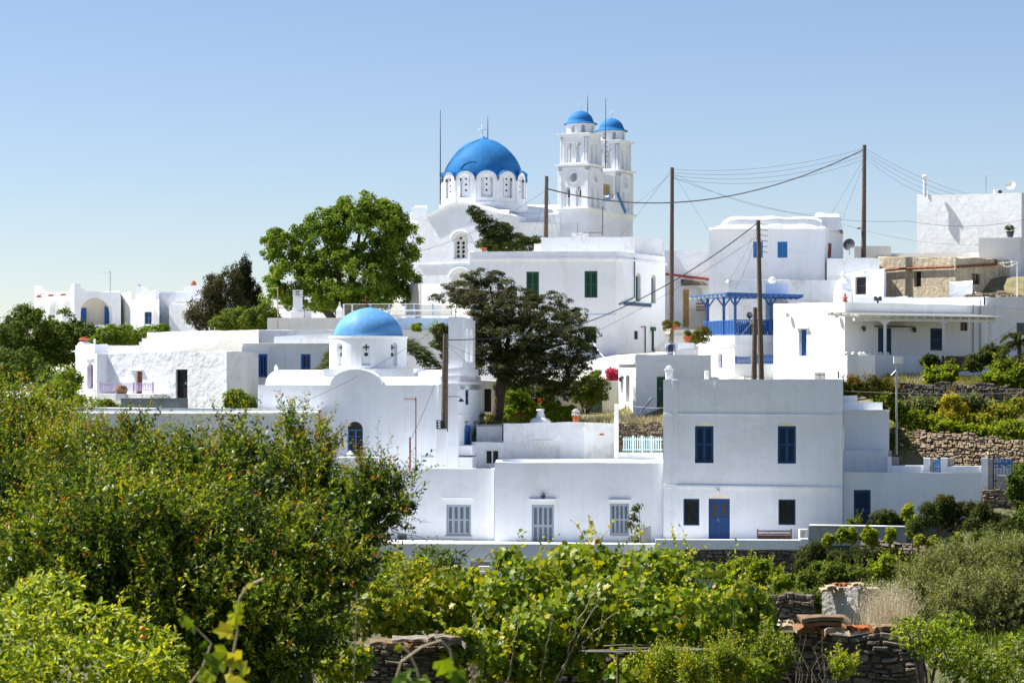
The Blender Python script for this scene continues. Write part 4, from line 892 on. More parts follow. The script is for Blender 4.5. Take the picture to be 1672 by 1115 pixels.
G1.part('downpipe', 'rust', lambda m: m.tube([plMr.P(*plMr.uv(x, y), .08) for x, y in ((1046, 534), (1052, 532.5), (1052, 577))], .045))
G1.part('sill', 'navy', lambda m: m.ppx(plMr, 1018, 496, 1062, 498, .002, .1))
Gk = Bd('house', 'upper roof block set back on the green-shuttered house, in front of the bell towers', 'house', 990, 415, 164)
Gk.vol([XY(884, 165), XY(1036, 164), XY(1085, 170), XY(1085, 176), XY(884, 174)], [388, 387, 391, 391, 388], 450, par=.2); Gk.vol([XY(872, 166), XY(884, 166), XY(884, 172), XY(872, 172)], 398, 450, par=0); Gk.wall('white_old')
W1 = Bd('garden_wall', 'white garden wall behind the mastic tree trunk with a green slatted gate', 'wall', 900, 690, 140)
pw1 = [XY(765, 141), XY(1018, 139.5), XY(1018, 139.9), XY(765, 141.4)]
W1.vol(pw1, [621, 622, 622, 621], 720, {0: [('none', 963.5, 641, 983, 684, dict(d=.35)), ('dark', 790, 635, 802, 672, dict(d=.3, m='dark_door'))]}, par=0, jit=.03); W1.wall('cream')
pg = PL(963.5, 139.7, 983, 139.6)
gt = W1.part('gate', 'green', lambda m: (m.ppx(pg, 963.7, 642, 983, 644, -.05, 0), m.ppx(pg, 963.7, 680, 983, 682, -.05, 0)))
for k in range(8): W1.part('gate_bar', 'green', lambda m: m.ppx(pg, 964.4 + k * 2.4, 644.2, 965.6 + k * 2.4, 679.8, -.04, -.01), parent=gt)

# ------------------------------------------------------------ small house with pointed openings
Fh = Bd('house', 'small white cube house with two slim arched windows and a dark green door', 'house', 1085, 690, 134)
fF = [XY(1010, 139.5), XY(1038.5, 134), XY(1161, 134.8), XY(1161, 140.5)]
plF0, plF1 = Plane(fF[0], fF[1]), Plane(fF[1], fF[2])
Fh.vol(fF, [582, 578.5, 580, 580], 700, {0: [('glass', 1013, 613, 1017.5, 641, dict(arch=3, full=1, m='white_paint', nx=1, ny=3, d=.3)), ('glass', 1022, 612, 1028, 656, dict(arch=4, full=1, m='white_paint', nx=1, ny=4, d=.3))],
     1: [('door', 1072.5, 612, 1087, 665, dict(m='green', arch=3, n=2))]}); Fh.wall('white')
Fh.ledge(plF0, 1010.2, 594, 1038, 593.5, .1, .12); Fh.ledge(plF1, 1070, 591, 1098, 591, .05, .06)
wall_lamp(Fh.root, plF0, 1018.5, 618, 'dark_metal')
Fh.part('cornice', 'white', lambda m: m.ppx(plF0, 1010, 580, 1038.3, 592.5, .002, .05))
# stepped white plinth, planter
Sp = Bd('steps', 'white stepped plinth with a potted plant beside the walker', 'steps', 1120, 590, 141)
Sp.vol([XY(1101, 141), XY(1140, 141), XY(1140, 144), XY(1101, 144)], 571, 620, par=0, jit=.04); Sp.vol([XY(1107, 141.6), XY(1133, 141.6), XY(1134, 143.5), XY(1107, 143.5)], 560.5, 575, par=0, jit=.04); Sp.wall('white_old')

# ------------------------------------------------------------ red-edged house up the lane
Rh = Bd('house', 'white house with a red roof edge, pale yellow door and wooden canopy', 'house', 1120, 560, 172)
fr_ = [XY(1078, 173), XY(1168, 171.5), XY(1168, 180), XY(1078, 180)]; plr = Plane(fr_[0], fr_[1])
Rh.vol(fr_, 407, 620, {0: [('shut', 1115, 472.5, 1125, 534, dict(m='yellow_door', n=1, d=.12)), ('shut', 1138, 470, 1146, 495, dict(m='white_paint', d=.1))]}, jit=.05); Rh.wall('cream_wall' if 0 else 'white')
Rh.part('roof_edge', 'red', lambda m: m.bar(plr.off(.5), plr.off(.5).uv(1087, 447.5), plr.off(.5).uv(1160, 456.5), .18, 0, .12))
Rh.part('canopy', 'pole_wood', lambda m: m.hexa([plr.P(*plr.uv(1113, 466), .1), plr.P(*plr.uv(1157, 466), .1), plr.P(*plr.uv(1157, 466), 1.6), plr.P(*plr.uv(1130, 465), 1.6), plr.P(*plr.uv(1112, 456), .1), plr.P(*plr.uv(1150, 460), .1), plr.P(*plr.uv(1150, 461), 1.6), plr.P(*plr.uv(1128, 461), 1.6)]))
Rh.part('base_wall', 'grey_render', lambda m: m.ppx(plr.off(1.8), 1125, 502, 1160, 560, -1.7, 0), bevel=.03)
lt = Rh.part('bench_back', 'wood', lambda m: [m.ppx(plr.off(2.6), 1136.5, 494 + k * 5, 1178, 497.5 + k * 5, -.08, 0) for k in range(3)])
def lattice(m):
    p = plr.off(2.8); u0, v0 = p.uv(1153.5, 524); u1, v1 = p.uv(1166.5, 488)
    m.pbox(p, u0, u1, v0, v1, -.03, -.02)
    for k in range(9):
        v = v0 + (v1 - v0) * k / 9; m.bar(p, (u0, v), (u1, v + .45), .025, -.018, .01); m.bar(p, (u0, v + .45), (u1, v), .025, -.018, .012)
Rh.part('lattice_screen', 'brown', lattice)

# ------------------------------------------------------------ blue pergola house
Ge = Bd('house', 'white house with a royal blue timber balcony pergola', 'house', 1200, 618, 148)
fg_ = [XY(1141, 152), XY(1199, 147), XY(1268, 149), XY(1275, 154), XY(1150, 157)]
pA, pB = Plane(fg_[0], fg_[1]), Plane(fg_[1], fg_[2])
Ge.vol(fg_, [548.5, 547.5, 547.5, 547.5, 548.5], 680, {0: [('door', 1172, 573.5, 1179.5, 622, dict(arch=5, m='royal', n=1, d=.3))]}, par=.1); Ge.wall('white')
Ge.ledge(pA, 1141, 563.5, 1199, 562, .1, .15); Ge.ledge(pB, 1199, 562, 1266, 559, .06, .1)
def pt(pl, x, y, w=0): return pl.P(*pl.uv(x, y), w)
pg_ = thing('pergola', 'royal blue timber balcony pergola with railings on the white house', 'pergola', pt(pA, 1170, 547)); pg_['category'] = 'pergola'
def gpart(name, mat, fn, parent=pg_):
    mb = MB(); fn(mb); return mb.build(name, M[mat], parent)
zr = Zp(483, 149)
pts_px = [(pA, 1150.5), (pA, 1177), (pB, 1204), (pB, 1262)]
for i, (pl, x) in enumerate(pts_px):
    q = pt(pl, x, 547, -.2); gpart('post', 'royal', lambda m: (m.box(q.x - .08, q.x + .08, q.y - .08, q.y + .08, q.z, zr), m.tube([(q.x, q.y, zr - .7), (q.x + .4, q.y - .3 * (i < 2), zr - .1)], .05, 4), m.tube([(q.x, q.y, zr - .7), (q.x - .4, q.y + .3 * (i < 2), zr - .1)], .05, 4)))
ra, rb, rc, rd_ = pt(pA, 1141, 484, .3), pt(pA, 1202, 479.5, .6), pt(pB, 1315, 479.5, .5), pt(pB, 1300, 482, -4)
rbk = Vector((ra.x + 1.5, ra.y + 5, 0))
P4 = [Vector((ra.x - .3, ra.y, 0)), Vector((rb.x, rb.y, 0)), Vector((XY(1312, 150).x, 150, 0)), Vector((XY(1290, 154.2).x, 154.2, 0)), Vector((XY(1155, 155).x, 155, 0))]
def roof(m):
    b_ = [Vector((p.x, p.y, zr + .02)) for p in P4]; t_ = [Vector((p.x, p.y, zr + .1)) for p in P4]
    m.add(b_ + t_, [(0, 1, 2, 3, 4), (5, 6, 7, 8, 9)] + [(i, (i + 1) % 5, 5 + (i + 1) % 5, 5 + i) for i in range(5)])
gpart('roof_boards', 'royal', roof)
for k in range(9):
    f = (k + .5) / 9; a = P4[0].lerp(P4[1], f); gpart('rafter_end', 'white_paint' if k % 1 else 'grey_blue', lambda m: m.box(a.x - .07, a.x + .07, a.y - .15, a.y + .8, zr - .1, zr + .018))
for k in range(14):
    f = (k + .5) / 14; a = P4[1].lerp(P4[2], f); gpart('rafter_end', 'royal', lambda m: m.box(a.x - .05, a.x + .05, a.y - .12, a.y + 3.0, zr - .1, zr + .018))
gpart('fascia', 'royal', lambda m: m.hexa([P4[1] + Vector((0, -.03, zr - .12)), P4[2] + Vector((0, -.03, zr - .05)), P4[2] + Vector((0, .06, zr - .05)), P4[1] + Vector((0, .06, zr - .12)), P4[1] + Vector((0, -.03, zr + .12)), P4[2] + Vector((0, -.03, zr + .12)), P4[2] + Vector((0, .06, zr + .12)), P4[1] + Vector((0, .06, zr + .12))]))
for pl, xa, xb, solid in ((pA, 1149, 1199, 1), (pB, 1200, 1264, 0)):
    gpart('rail', 'royal', lambda m: m.bar(pl.off(-.2), pl.off(-.2).uv(xa, 526 if solid else 523), pl.off(-.2).uv(xb, 523), .08, -.05, .05)); gpart('rail', 'royal', lambda m: m.bar(pl.off(-.2), pl.off(-.2).uv(xa, 547), pl.off(-.2).uv(xb, 546), .06, -.04, .04))
    n = 22 if solid else 18
    for k in range(n):
        x = xa + (xb - xa) * (k + .5) / n; gpart('baluster', 'royal', lambda m: m.ppx(pl.off(-.2), x - (.62 if solid else .8), 524.5, x + (.62 if solid else .8), 546, -.02, .02))
    if solid: gpart('rail_screen', 'royal', lambda m: m.ppx(pl.off(-.27), xa, 527.5, xb, 545.5, -.01, 0))
# low blue fence and gate
bf = thing('picket_fence', 'royal blue picket fence and gate frame under the blue pergola', 'fence', W(1230, 600, 146))
pbf = PL(1200, 146, 1266, 146)
for xa, xb, y0, y1 in ((1200.5, 1223, 582, 595), (1236, 1264.5, 579, 593)):
    for k in range(int((xb - xa) / 1.7)):
        x = xa + k * 1.7; mb = MB(); mb.ppx(pbf, x, y0, x + 1.15, y1, -.03, 0); mb.build('picket', M['royal'], bf)
    mb = MB(); mb.ppx(pbf, xa, y0 + 2.5, xb, y0 + 4, -.06, -.031); mb.build('rail', M['royal'], bf)
    mb = MB(); mb.ppx(pbf, xa, y1 - 2.5, xb, y1 - 1.2, -.06, -.031); mb.build('rail', M['royal'], bf)
for x in (1223.5, 1201): 
    mb = MB(); mb.ppx(pbf, x, 581, x + 1.8, 620, -.07, .01); mb.build('post', M['royal'], bf)
gl = Bd('garden_wall', 'low white yard wall under the royal blue picket fence', 'wall', 1235, 618, 146)
gl.vol([XY(1200, 145.8), XY(1280, 145.8), XY(1280, 146.4), XY(1200, 146.4)], 594, 690, par=0); gl.wall('white')

# ------------------------------------------------------------ house with the timber porch
H = Bd('house', 'bright white house with a long whitewashed timber porch on the right', 'house', 1420, 615, 142)
hc = XY(1379.5, 140); hl = XY(1263, 145); hr = XY(1608, 146.5)
fH = [hl, hc, hr, XY(1640, 155), XY(1290, 156)]; pH0, pH = Plane(hl, hc), Plane(hc, hr)
H.vol(fH, [495.5, 493.5, 499, 499, 495.5], 660, {0: [('shut', 1304.5, 538, 1317, 581, dict(m='royal', n=1, d=.3))],
    1: [('door', 1433.7, 535, 1456, 580, dict(m='navy', d=.12)), ('shut', 1519, 536, 1542, 572, dict(m='navy', n=1, d=.1)), ('glass', 1568, 525, 1580, 540, dict(m='wood', nx=2, ny=1, d=.15))]}, jit=.02); H.wall('white')
H.part('lintel', 'cream', lambda m: m.ppx(pH0, 1301.5, 534.5, 1321, 537, .002, .18), bevel=.02)
for x, y in ((1407.6, 536), (1490, 538)): wall_lamp(H.root, pH, x, y)
H.part('canopy', 'wood', lambda m: m.hexa([pt(pH, 1428, 534, .01), pt(pH, 1477, 534.5, .01), pt(pH, 1477, 534.5, 1.0), pt(pH, 1428, 534, 1.0), pt(pH, 1428, 531, .01), pt(pH, 1477, 532, .01), pt(pH, 1477, 533.2, 1.0), pt(pH, 1428, 532.8, 1.0)]))
for x, y, w in ((1290, 515, .2), (1370, 516, .2)): H.part('flood_light', 'white_paint', lambda m: (lambda q: m.box(q.x - .12, q.x + .12, q.y - .1, q.y + .1, q.z - .1, q.z + .12))(pt(pH0, x, y, w)), bevel=.02)
ph = pH.off(2.5)
pr_ = thing('porch', 'whitewashed timber porch roof on three posts along the bright white house', 'porch', ph.P(2, Zp(617, 140)))
def hp(name, mat, fn, **kw):
    mb = MB(); fn(mb); return mb.build(name, M[mat], pr_, **kw)
for x in (1445, 1540.5, 1617):
    hp('post', 'white_paint', lambda m: (lambda q, r: m.box(q.x - .075, q.x + .075, q.y - .075, q.y + .075, q.z, r.z))(pt(ph, x, 610), pt(ph, x, 524)))
    hp('bracket', 'white_paint', lambda m: (lambda r: m.hexa([r + Vector((-.1, -.06, -.25)), r + Vector((.1, -.06, -.25)), r + Vector((.1, .06, -.25)), r + Vector((-.1, .06, -.25)), r + Vector((-.45, -.06, .02)), r + Vector((.45, -.06, .02)), r + Vector((.45, .06, .02)), r + Vector((-.45, .06, .02))]))(pt(ph, x, 522)))
b0, b1 = ph.uv(1394, 519.5), ph.uv(1628, 522.5)
hp('beam', 'white_paint', lambda m: m.bar(ph, (b0[0], b0[1] - .07), (b1[0], b1[1] - .07), .15, -.08, .08))
for k in range(16):
    f = (k + .3) / 16; u = b0[0] + (b1[0] - b0[0]) * f; v = b0[1] + (b1[1] - b0[1]) * f
    hp('rafter', 'white_paint', lambda m: m.hexa([ph.P(u - .05, v + .01, .35), ph.P(u + .05, v + .01, .35), ph.P(u + .05, v + .25, -2.45), ph.P(u - .05, v + .25, -2.45), ph.P(u - .05, v + .12, .35), ph.P(u + .05, v + .12, .35), ph.P(u + .05, v + .36, -2.45), ph.P(u - .05, v + .36, -2.45)]))
def reeds(m):
    rr = random.Random(5)
    for k in range(22):
        w0 = .45 - 2.85 * k / 22; w1 = w0 - .12; dz = .24 * (.45 - w0) / 2.8; a, c = b0, b1; e = rr.uniform(-.15, .15)
        m.hexa([ph.P(a[0] - .1 + e, a[1] + .13 + dz, w0), ph.P(c[0] + .25 + e, c[1] + .13 + dz, w0), ph.P(c[0] + .25 + e, c[1] + .13 + dz, w1), ph.P(a[0] - .1 + e, a[1] + .13 + dz, w1),
                ph.P(a[0] - .1 + e, a[1] + .18 + dz, w0), ph.P(c[0] + .25 + e, c[1] + .18 + dz, w0), ph.P(c[0] + .25 + e, c[1] + .18 + dz, w1), ph.P(a[0] - .1 + e, a[1] + .18 + dz, w1)])
tag(hp('reed_cover', 'stone_white', reeds))
for x in (1588, 1599.5): H.part('downpipe', 'metal', lambda m: m.tube([pt(pH, x, 497 if x < 1590 else 490, .08), pt(pH, x, 575, .08)], .035))
pw_ = Bd('garden_wall', 'low white porch wall with round stones along its top', 'wall', 1450, 617, 138)
qa, qb = pt(ph, 1380.5, 600, .15), pt(ph, 1527, 600, .15); plq = Plane(qa, qb)
k1 = -plq.n * .3
pw_.vol([qa, qb, Vector(qb[:2]) + k1, Vector(qa[:2]) + k1], [578.5, 580, 580, 578.5], 640, par=0); pw_.vol([XY(1380.4, 137.2), XY(1429, 136.8), XY(1429, 139), XY(1380.4, 139.2)], 580, 640, par=0); pw_.wall('white')
for k in range(8):
    x = 1385 + k * 9.3 + (k % 3) * 2; q = pt(plq, x, 578.8, -.15); pw_.part('stone', 'stone_white', lambda m: m.lathe(q - Vector((0, 0, .03)), [(.06, 0), (.13, .06), (.11, .14), (.03, .18)], 8), smooth=True)
pw_.part('porch_floor', 'concrete', lambda m: m.add([ph.P(-.5, Zp(613, 141), .1), ph.P(11, Zp(613, 141), .1), ph.P(11, Zp(613, 141), -2.48), ph.P(-.5, Zp(613, 141), -2.48)], [(0, 1, 2, 3)]))
dws = Bd('stone_wall', 'dark stub of dry-stone wall beneath the right end of the porch', 'stone wall', 1565, 595, 139)
stone_wall(dws.root, PL(1541, 139.4, 1592, 139.8), 0, 1.8, Zp(606, 139), lambda u: Zp(579, 139), .3, .1, 'dark_stone', seed=12)
# right neighbour
H2 = Bd('house', 'white house cut by the right edge with a navy window above the palm', 'house', 1640, 560, 149)
f2_ = [XY(1608.5, 149.5), XY(1720, 153), XY(1720, 162), XY(1608.5, 160)]
H2.vol(f2_, [485.5, 485, 485, 485.5], 640, {0: [('glass', 1660, 527, 1680, 547, dict(m='blue', nx=2, ny=1, d=.15))]}, par=.15); H2.wall('white'); H2.ledge(Plane(f2_[0], f2_[1]), 1609, 500, 1715, 509, .06, .08)
H3 = Bd('house', 'sunlit white roof parapet behind the timber porch', 'house', 1540, 500, 152)
H3.vol([XY(1482, 153), XY(1606, 151), XY(1606, 158), XY(1482, 158)], [486.5, 485.5, 485.5, 486.5], 560, par=.1); H3.vol([XY(1395, 154.2), XY(1482, 154), XY(1482, 159), XY(1395, 159)], 484, 560, par=.1, jit=.06); H3.wall('white')
# tall house
I = Bd('house', 'tall plain white house with two blue shuttered windows and a humped roof', 'house', 1260, 480, 160)
fI = [XY(1158, 161.5), XY(1346.5, 160), XY(1377, 165.5), XY(1377, 171), XY(1158, 171)]
I.vol(fI, [373, 372, 378, 378, 373], 560, {0: [('shut', 1229.8, 394.6, 1245.6, 421, dict(m='mid_blue', d=.1, pan=((.04, .96),))), ('shut', 1269.5, 394.6, 1285.8, 421, dict(m='mid_blue', d=.1, pan=((.04, .96),)))]}, par=0, jit=.06, seg=.5)
def hump(m, x0, x1, y0, y1, D0, D1, jit=.1):
    n = 18; a = []
    for i in range(n + 1):
        x = x0 + (x1 - x0) * i / n; e = min(1, min(i, n - i) / 2.2) ** .5
        for j, (D_, k) in enumerate(((D0, 0), (D0 + .15, .75), (D0 + .8, 1), (D1 - .8, 1), (D1, 0))):
            z = Zp(y1, D0) + (Zp(y0, D0) - Zp(y1, D0)) * k * e; p = XY(x, D_); a.append(Vector((p.x, p.y, z + (jit * noise.noise(Vector((p.x, D_, 2))) if k else 0))))
    m.add(a, [(i * 5 + j, (i + 1) * 5 + j, (i + 1) * 5 + j + 1, i * 5 + j + 1) for i in range(n) for j in range(4)] + [tuple(range(5)), tuple(n * 5 + j for j in range(5))])
hump(I.mb, 1172, 1352, 352.5, 373.5, 160.6, 168); hump(I.mb, 1327, 1376, 347.5, 376, 161.2, 169); hump(I.mb, 1160, 1345, 366, 374, 159.95, 162)
I.wall('white')
I.part('downpipe', 'rust', lambda m: m.tube([pt(Plane(fI[1], fI[2]), 1353, 398, .1), pt(Plane(fI[1], fI[2]), 1352, 421, .1)], .1))
I2 = Bd('house', 'low white extension blocks right of the tall humped house, by the dark dish', 'house', 1390, 470, 158)
I2.vol([XY(1350, 159), XY(1436, 158.5), XY(1436, 166), XY(1350, 166)], 421.5, 540, par=.15, jit=.03); I2.vol([XY(1190, 157.5), XY(1434, 157), XY(1434, 158.4), XY(1190, 158.6)], [457.5, 458, 458, 457.5], 560, par=.1, jit=.04); I2.wall('white_old'); I2.vol([XY(1395, 172), XY(1455, 172), XY(1450, 178), XY(1395, 178)], 402, 470, par=.1, jit=.03); I2.wall('white_old')
I3 = Bd('house', 'small roof room with a shaded recess above the blue pergola', 'house', 1240, 480, 153.5)
I3.vol([XY(1250, 154), XY(1287, 154), XY(1287, 156), XY(1250, 156)], 463, 540, par=.05); I3.vol([XY(1188, 158.8), XY(1287, 158.6), XY(1287, 159.4), XY(1188, 159.4)], 459, 540, par=0); I3.wall('white'); I3.part('canopy', 'white', lambda m: m.ppx(PL(1188, 158, 1288, 158), 1188, 457, 1288, 460.5, -1.2, .5))
I3.part('chimney_cap', 'white', lambda m: m.lathe(W(1261, 463, 154.6), [(.15, 0), (.25, .15), (.2, .35), (.05, .42)], 8))
# ochre ruin
J = Bd('house', 'unplastered ochre stone house with a rusty pipe across its wall', 'house', 1520, 480, 162)
fJ = [XY(1433.5, 166), XY(1560, 161.5), XY(1700, 172), XY(1700, 180), XY(1433.5, 176)]; pJ, pJr = Plane(fJ[0], fJ[1]), Plane(fJ[1], fJ[2])
J.vol(fJ, [420, 420, 428, 428, 420], 560, {0: [('glass', 1492, 443, 1504, 468.5, dict(m='wood', nx=1, ny=2, d=.35))], 1: [('glass', 1645, 449, 1662, 467, dict(m='wood', nx=2, ny=1, d=.2)), ('glass', 1587, 447, 1601, 464, dict(m='wood', nx=2, ny=1, d=.2))]}, par=0, jit=.06, seg=.4); J.wall('ochre')
J.part('pipe', 'rust', lambda m: m.tube([pt(pJ, 1418, 444, .15), pt(pJ, 1475, 439, .15), pt(pJ, 1559.5, 436, .15)], .09)); J.part('pipe', 'rust', lambda m: m.tube([pt(pJr, 1561, 436, .12), pt(pJr, 1624, 432, .12), pt(pJr, 1624, 424, .12)], .08))
J2 = Bd('house', 'rough whitewashed stone shed with a dark doorway left of the ochre house', 'house', 1405, 480, 160)
J2.vol([XY(1385, 156.3), XY(1443, 155), XY(1447, 161), XY(1385, 161)], [446, 443, 443, 446], 560, {0: [('glass', 1396, 452, 1414, 481, dict(m='wood', nx=1, ny=2, d=.3))]}, par=0, jit=.2, seg=.35); J2.vol([XY(1368, 156.6), XY(1384.8, 156.4), XY(1384.8, 160), XY(1368, 160)], 448, 560, par=0, jit=.15, seg=.35); J2.wall('white_rough')
J2.part('pigeon_tower', 'white', lambda m: (m.lathe(W(1377, 476, 154.5), [(.62, -1.0), (.62, .0), (.55, .1), (.5, .5), (.3, .75), (.13, .85), (.1, 1.1), (.16, 1.15), (.1, 1.3)], 10)))
J3 = Bd('stone_wall', 'whitewashed boulder wall stub in front of the ochre house', 'stone wall', 1570, 480, 158)
J3.vol([XY(1550, 158.5), XY(1588, 158), XY(1588, 159.5), XY(1550, 160)], [464, 461, 461, 464], 540, par=0, jit=.25, seg=.25); J3.wall('white_rough')
J4 = Bd('rubble_roof', 'loose brown rubble edge of a roof beside the ochre house', 'rubble', 1620, 490, 156)
stone_wall(J4.root, PL(1575, 155.6, 1675, 155.6), 0, 3.9, Zp(489, 155.6), lambda u: Zp(480 - 5 * math.sin(u * .9) * (u > .3), 155.6), .34, .13, 'field_stone', seed=21, offs=.05)
J5 = Bd('house', 'white roof parapets stepping up behind the ochre house', 'house', 1560, 418, 170)
J5.vol([XY(1442, 173), XY(1600, 171), XY(1600, 178), XY(1442, 178)], 412, 470, par=.1, jit=.05); J5.vol([XY(1598, 168), XY(1665.5, 168), XY(1700, 172), XY(1700, 178), XY(1598, 178)], 388, 470, par=.1); J5.wall('white')
K = Bd('house', 'big blank grey-white cube house high on the right skyline', 'house', 1590, 410, 185)
K.vol([XY(1497.5, 188), XY(1668, 183.5), XY(1720, 190), XY(1720, 200), XY(1497.5, 200)], [319.5, 315, 318, 318, 319], 440, par=.1, jit=.02); K.wall('white')
K.part('flue', 'white_paint', lambda m: (m.tube([W(1510, 322, 187), W(1510, 292, 187)], .13, 10), m.lathe(W(1510, 292, 187), [(.13, 0), (.2, .05), (.22, .2), (.1, .32)], 10)))
K.part('flue', 'white_paint', lambda m: m.tube([W(1515, 322, 187.5), W(1515, 311, 187.5)], .06, 8))
kac = K.part('air_conditioner', 'stone_white', lambda m: (lambda a, c: m.box(a.x, c.x, 186, 186.4, a.z, c.z))(W(1624, 318, 186), W(1640, 309.5, 186)), bevel=.02)
K.part('fan_grille', 'dark_metal', lambda m: m.lathe(W(1632, 313.8, 185.97), [(.0, 0), (.15, .0)], 12) if 0 else m.face(PL(1624, 185.98, 1640, 185.98), circ(.42, Zp(314, 186), .16), [], .01, back=True), parent=kac)

# ------------------------------------------------------------ right-hand annex, yard walls and blue gates
S = Bd('house', 'small blank white annex with stepped roofs, right of the two-storey house', 'house', 1415, 770, 121)
S.vol([XY(1377.5, 121), XY(1452, 120.5), XY(1452, 124), XY(1377.5, 124)], 670.5, 800, par=.1); S.vol([XY(1377, 122.5), XY(1441, 122), XY(1441, 127), XY(1377, 127)], [655.5, 657, 657, 655.5], 700, par=.05); S.vol([XY(1377, 124.5), XY(1400, 124.5), XY(1400, 128), XY(1377, 128)], 645.5, 700, par=0)
S.vol([XY(1376.5, 119.8), XY(1450, 119.4), XY(1450, 120.4), XY(1376.5, 120.8)], 736, 820, par=0); S.wall('white')
S.part('coping', 'white', lambda m: m.ppx(PL(1376, 120.4, 1453, 120.3), 1377.6, 668.8, 1453, 670.8, -.4, .06))
Yd = Bd('garden_wall', 'long white yard wall with a dark slatted door', 'wall', 1490, 860, 119)
fy = [XY(1377, 117.6), XY(1438, 118.2), XY(1602, 117.5), XY(1602, 117.9), XY(1438, 118.6), XY(1377, 118.0)]
Yd.vol(fy, [770.5, 771, 772, 772, 771, 770.5], 900, {0: [('shut', 1394, 799.5, 1422, 859, dict(m='navy', n=1, d=.12, pan=((.05, .4), (.46, .95))))]}, par=0, jit=.01)
for x0, x1, y0 in ((1449, 1456, 745.5), (1508, 1518, 747.5), (1536, 1546, 747.5), (1602.2, 1613, 747.5)): Yd.vol([XY(x0, 118.9), XY(x1, 118.9), XY(x1, 119.5), XY(x0, 119.5)], y0, 860, par=0, jit=.005)
for x0, x1, y0 in ((1456.1, 1507.9, 760), (1546.1, 1602, 761)): Yd.vol([XY(x0, 119), XY(x1, 119), XY(x1, 119.4), XY(x0, 119.4)], y0, 860, par=0, jit=.005)
Yd.wall('white')
for x0, x1, y0, y1 in ((1436, 1456, 736, 745), (1456.5, 1468, 746, 758), (1518.5, 1523, 748, 772), (1546.5, 1558, 748, 760)):
    Yd.part('stone_panel', 'shed_plaster', lambda m: m.ppx(PL(1400, 119.8, 1620, 119.8), x0, y0, x1, y1, -.35, 0), bevel=.02)
def gate(nm, label, x0, x1, y0, y1, D_, n, half=True):
    g = thing(nm, label, 'gate', W((x0 + x1) / 2, y1, D_)); p = PL(x0, D_, x1, D_)
    for k in range(n):
        x = x0 + (x1 - x0) * (k + .1) / n; ww = (x1 - x0) / n * .72; top = y0 + (2.5 * (1 - math.sin(math.pi * (k + .5) / (n / 2))) if half and k < n / 2 else 1.5 if half else 0)
        mb = MB(); mb.ppx(p, x, top, x + ww, y1, -.03, 0); mb.build('slat', M['mid_blue'], g)
    for yy in (y0 + (y1 - y0) * .2, y0 + (y1 - y0) * .75):
        mb = MB(); mb.ppx(p, x0, yy, x1, yy + 2, -.065, -.031); mb.build('rail', M['mid_blue'], g)
    for x in (x0 - .8, x1 - .6):
        mb = MB(); mb.ppx(p, x, y0 + 2, x + 1.4, y1 + 2, -.08, .02); mb.build('post', M['mid_blue'], g)
gate('gate', 'bright blue slatted garden gate with a curved top by the stone pier', 1622, 1652.5, 746.5, 796, 119.2, 13)
gate('gate', 'narrow dark blue gate between two white piers', 1524, 1535.5, 750, 775, 119.3, 5, False)
pier = Bd('gate_pier', 'grey stone pier beside the bright blue garden gate', 'gate pier', 1617, 850, 119)
pier.vol([XY(1613.2, 119), XY(1621, 119), XY(1621, 119.7), XY(1613.2, 119.7)], 749, 860, par=0, jit=.03); pier.vol([XY(1629.5, 118.2), XY(1647, 118.2), XY(1647, 119), XY(1629.5, 119)], 776, 800, par=0, jit=.03); pier.wall('shed_plaster')
lw = Bd('stone_wall', 'grey dry-stone wall below the bright blue garden gate', 'stone wall', 1645, 830, 118)
stone_wall(lw.root, PL(1604, 118.3, 1720, 117.5), 0, 3.4, Zp(850, 118), lambda u: Zp(798, 118), .34, .12, 'field_stone', seed=31)
# terraces on the right
t1 = Bd('stone_wall', 'upper dry-stone terrace wall above the garden beds', 'stone wall', 1570, 668, 131.5)
stone_wall(t1.root, PL(1462, 131.8, 1700, 130.5), 0, 7.8, Zp(675, 131), lambda u: Zp(625, 131) - max(0, u - 5) * .22 + .08 * math.sin(u * 3), .27, .10, 'dark_stone', seed=41, offs=.03, batter=.25)
t2 = Bd('stone_wall', 'lower tumbledown terrace wall of reddish rubble behind the yard wall', 'stone wall', 1560, 762, 125)
stone_wall(t2.root, PL(1448, 125.6, 1700, 123.0), 0, 7.9, Zp(785, 125), lambda u: Zp(697 + min(u, 2) * 4, 125) - max(0, u - 3.4) * .13 + .07 * math.sin(u * 5), .22, .11, 'field_stone', seed=43, offs=.09, batter=.5)
t3 = Bd('stone_wall', 'brown stone terrace wall behind the young vines', 'stone wall', 1500, 935, 108)
stone_wall(t3.root, PL(1395, 110.8, 1600, 106), 0, 6.8, Zp(955, 108), lambda u: Zp(884, 108) + .1 * math.sin(u * 3) - u * .05, .30, .11, 'dark_stone', seed=47, batter=.25)

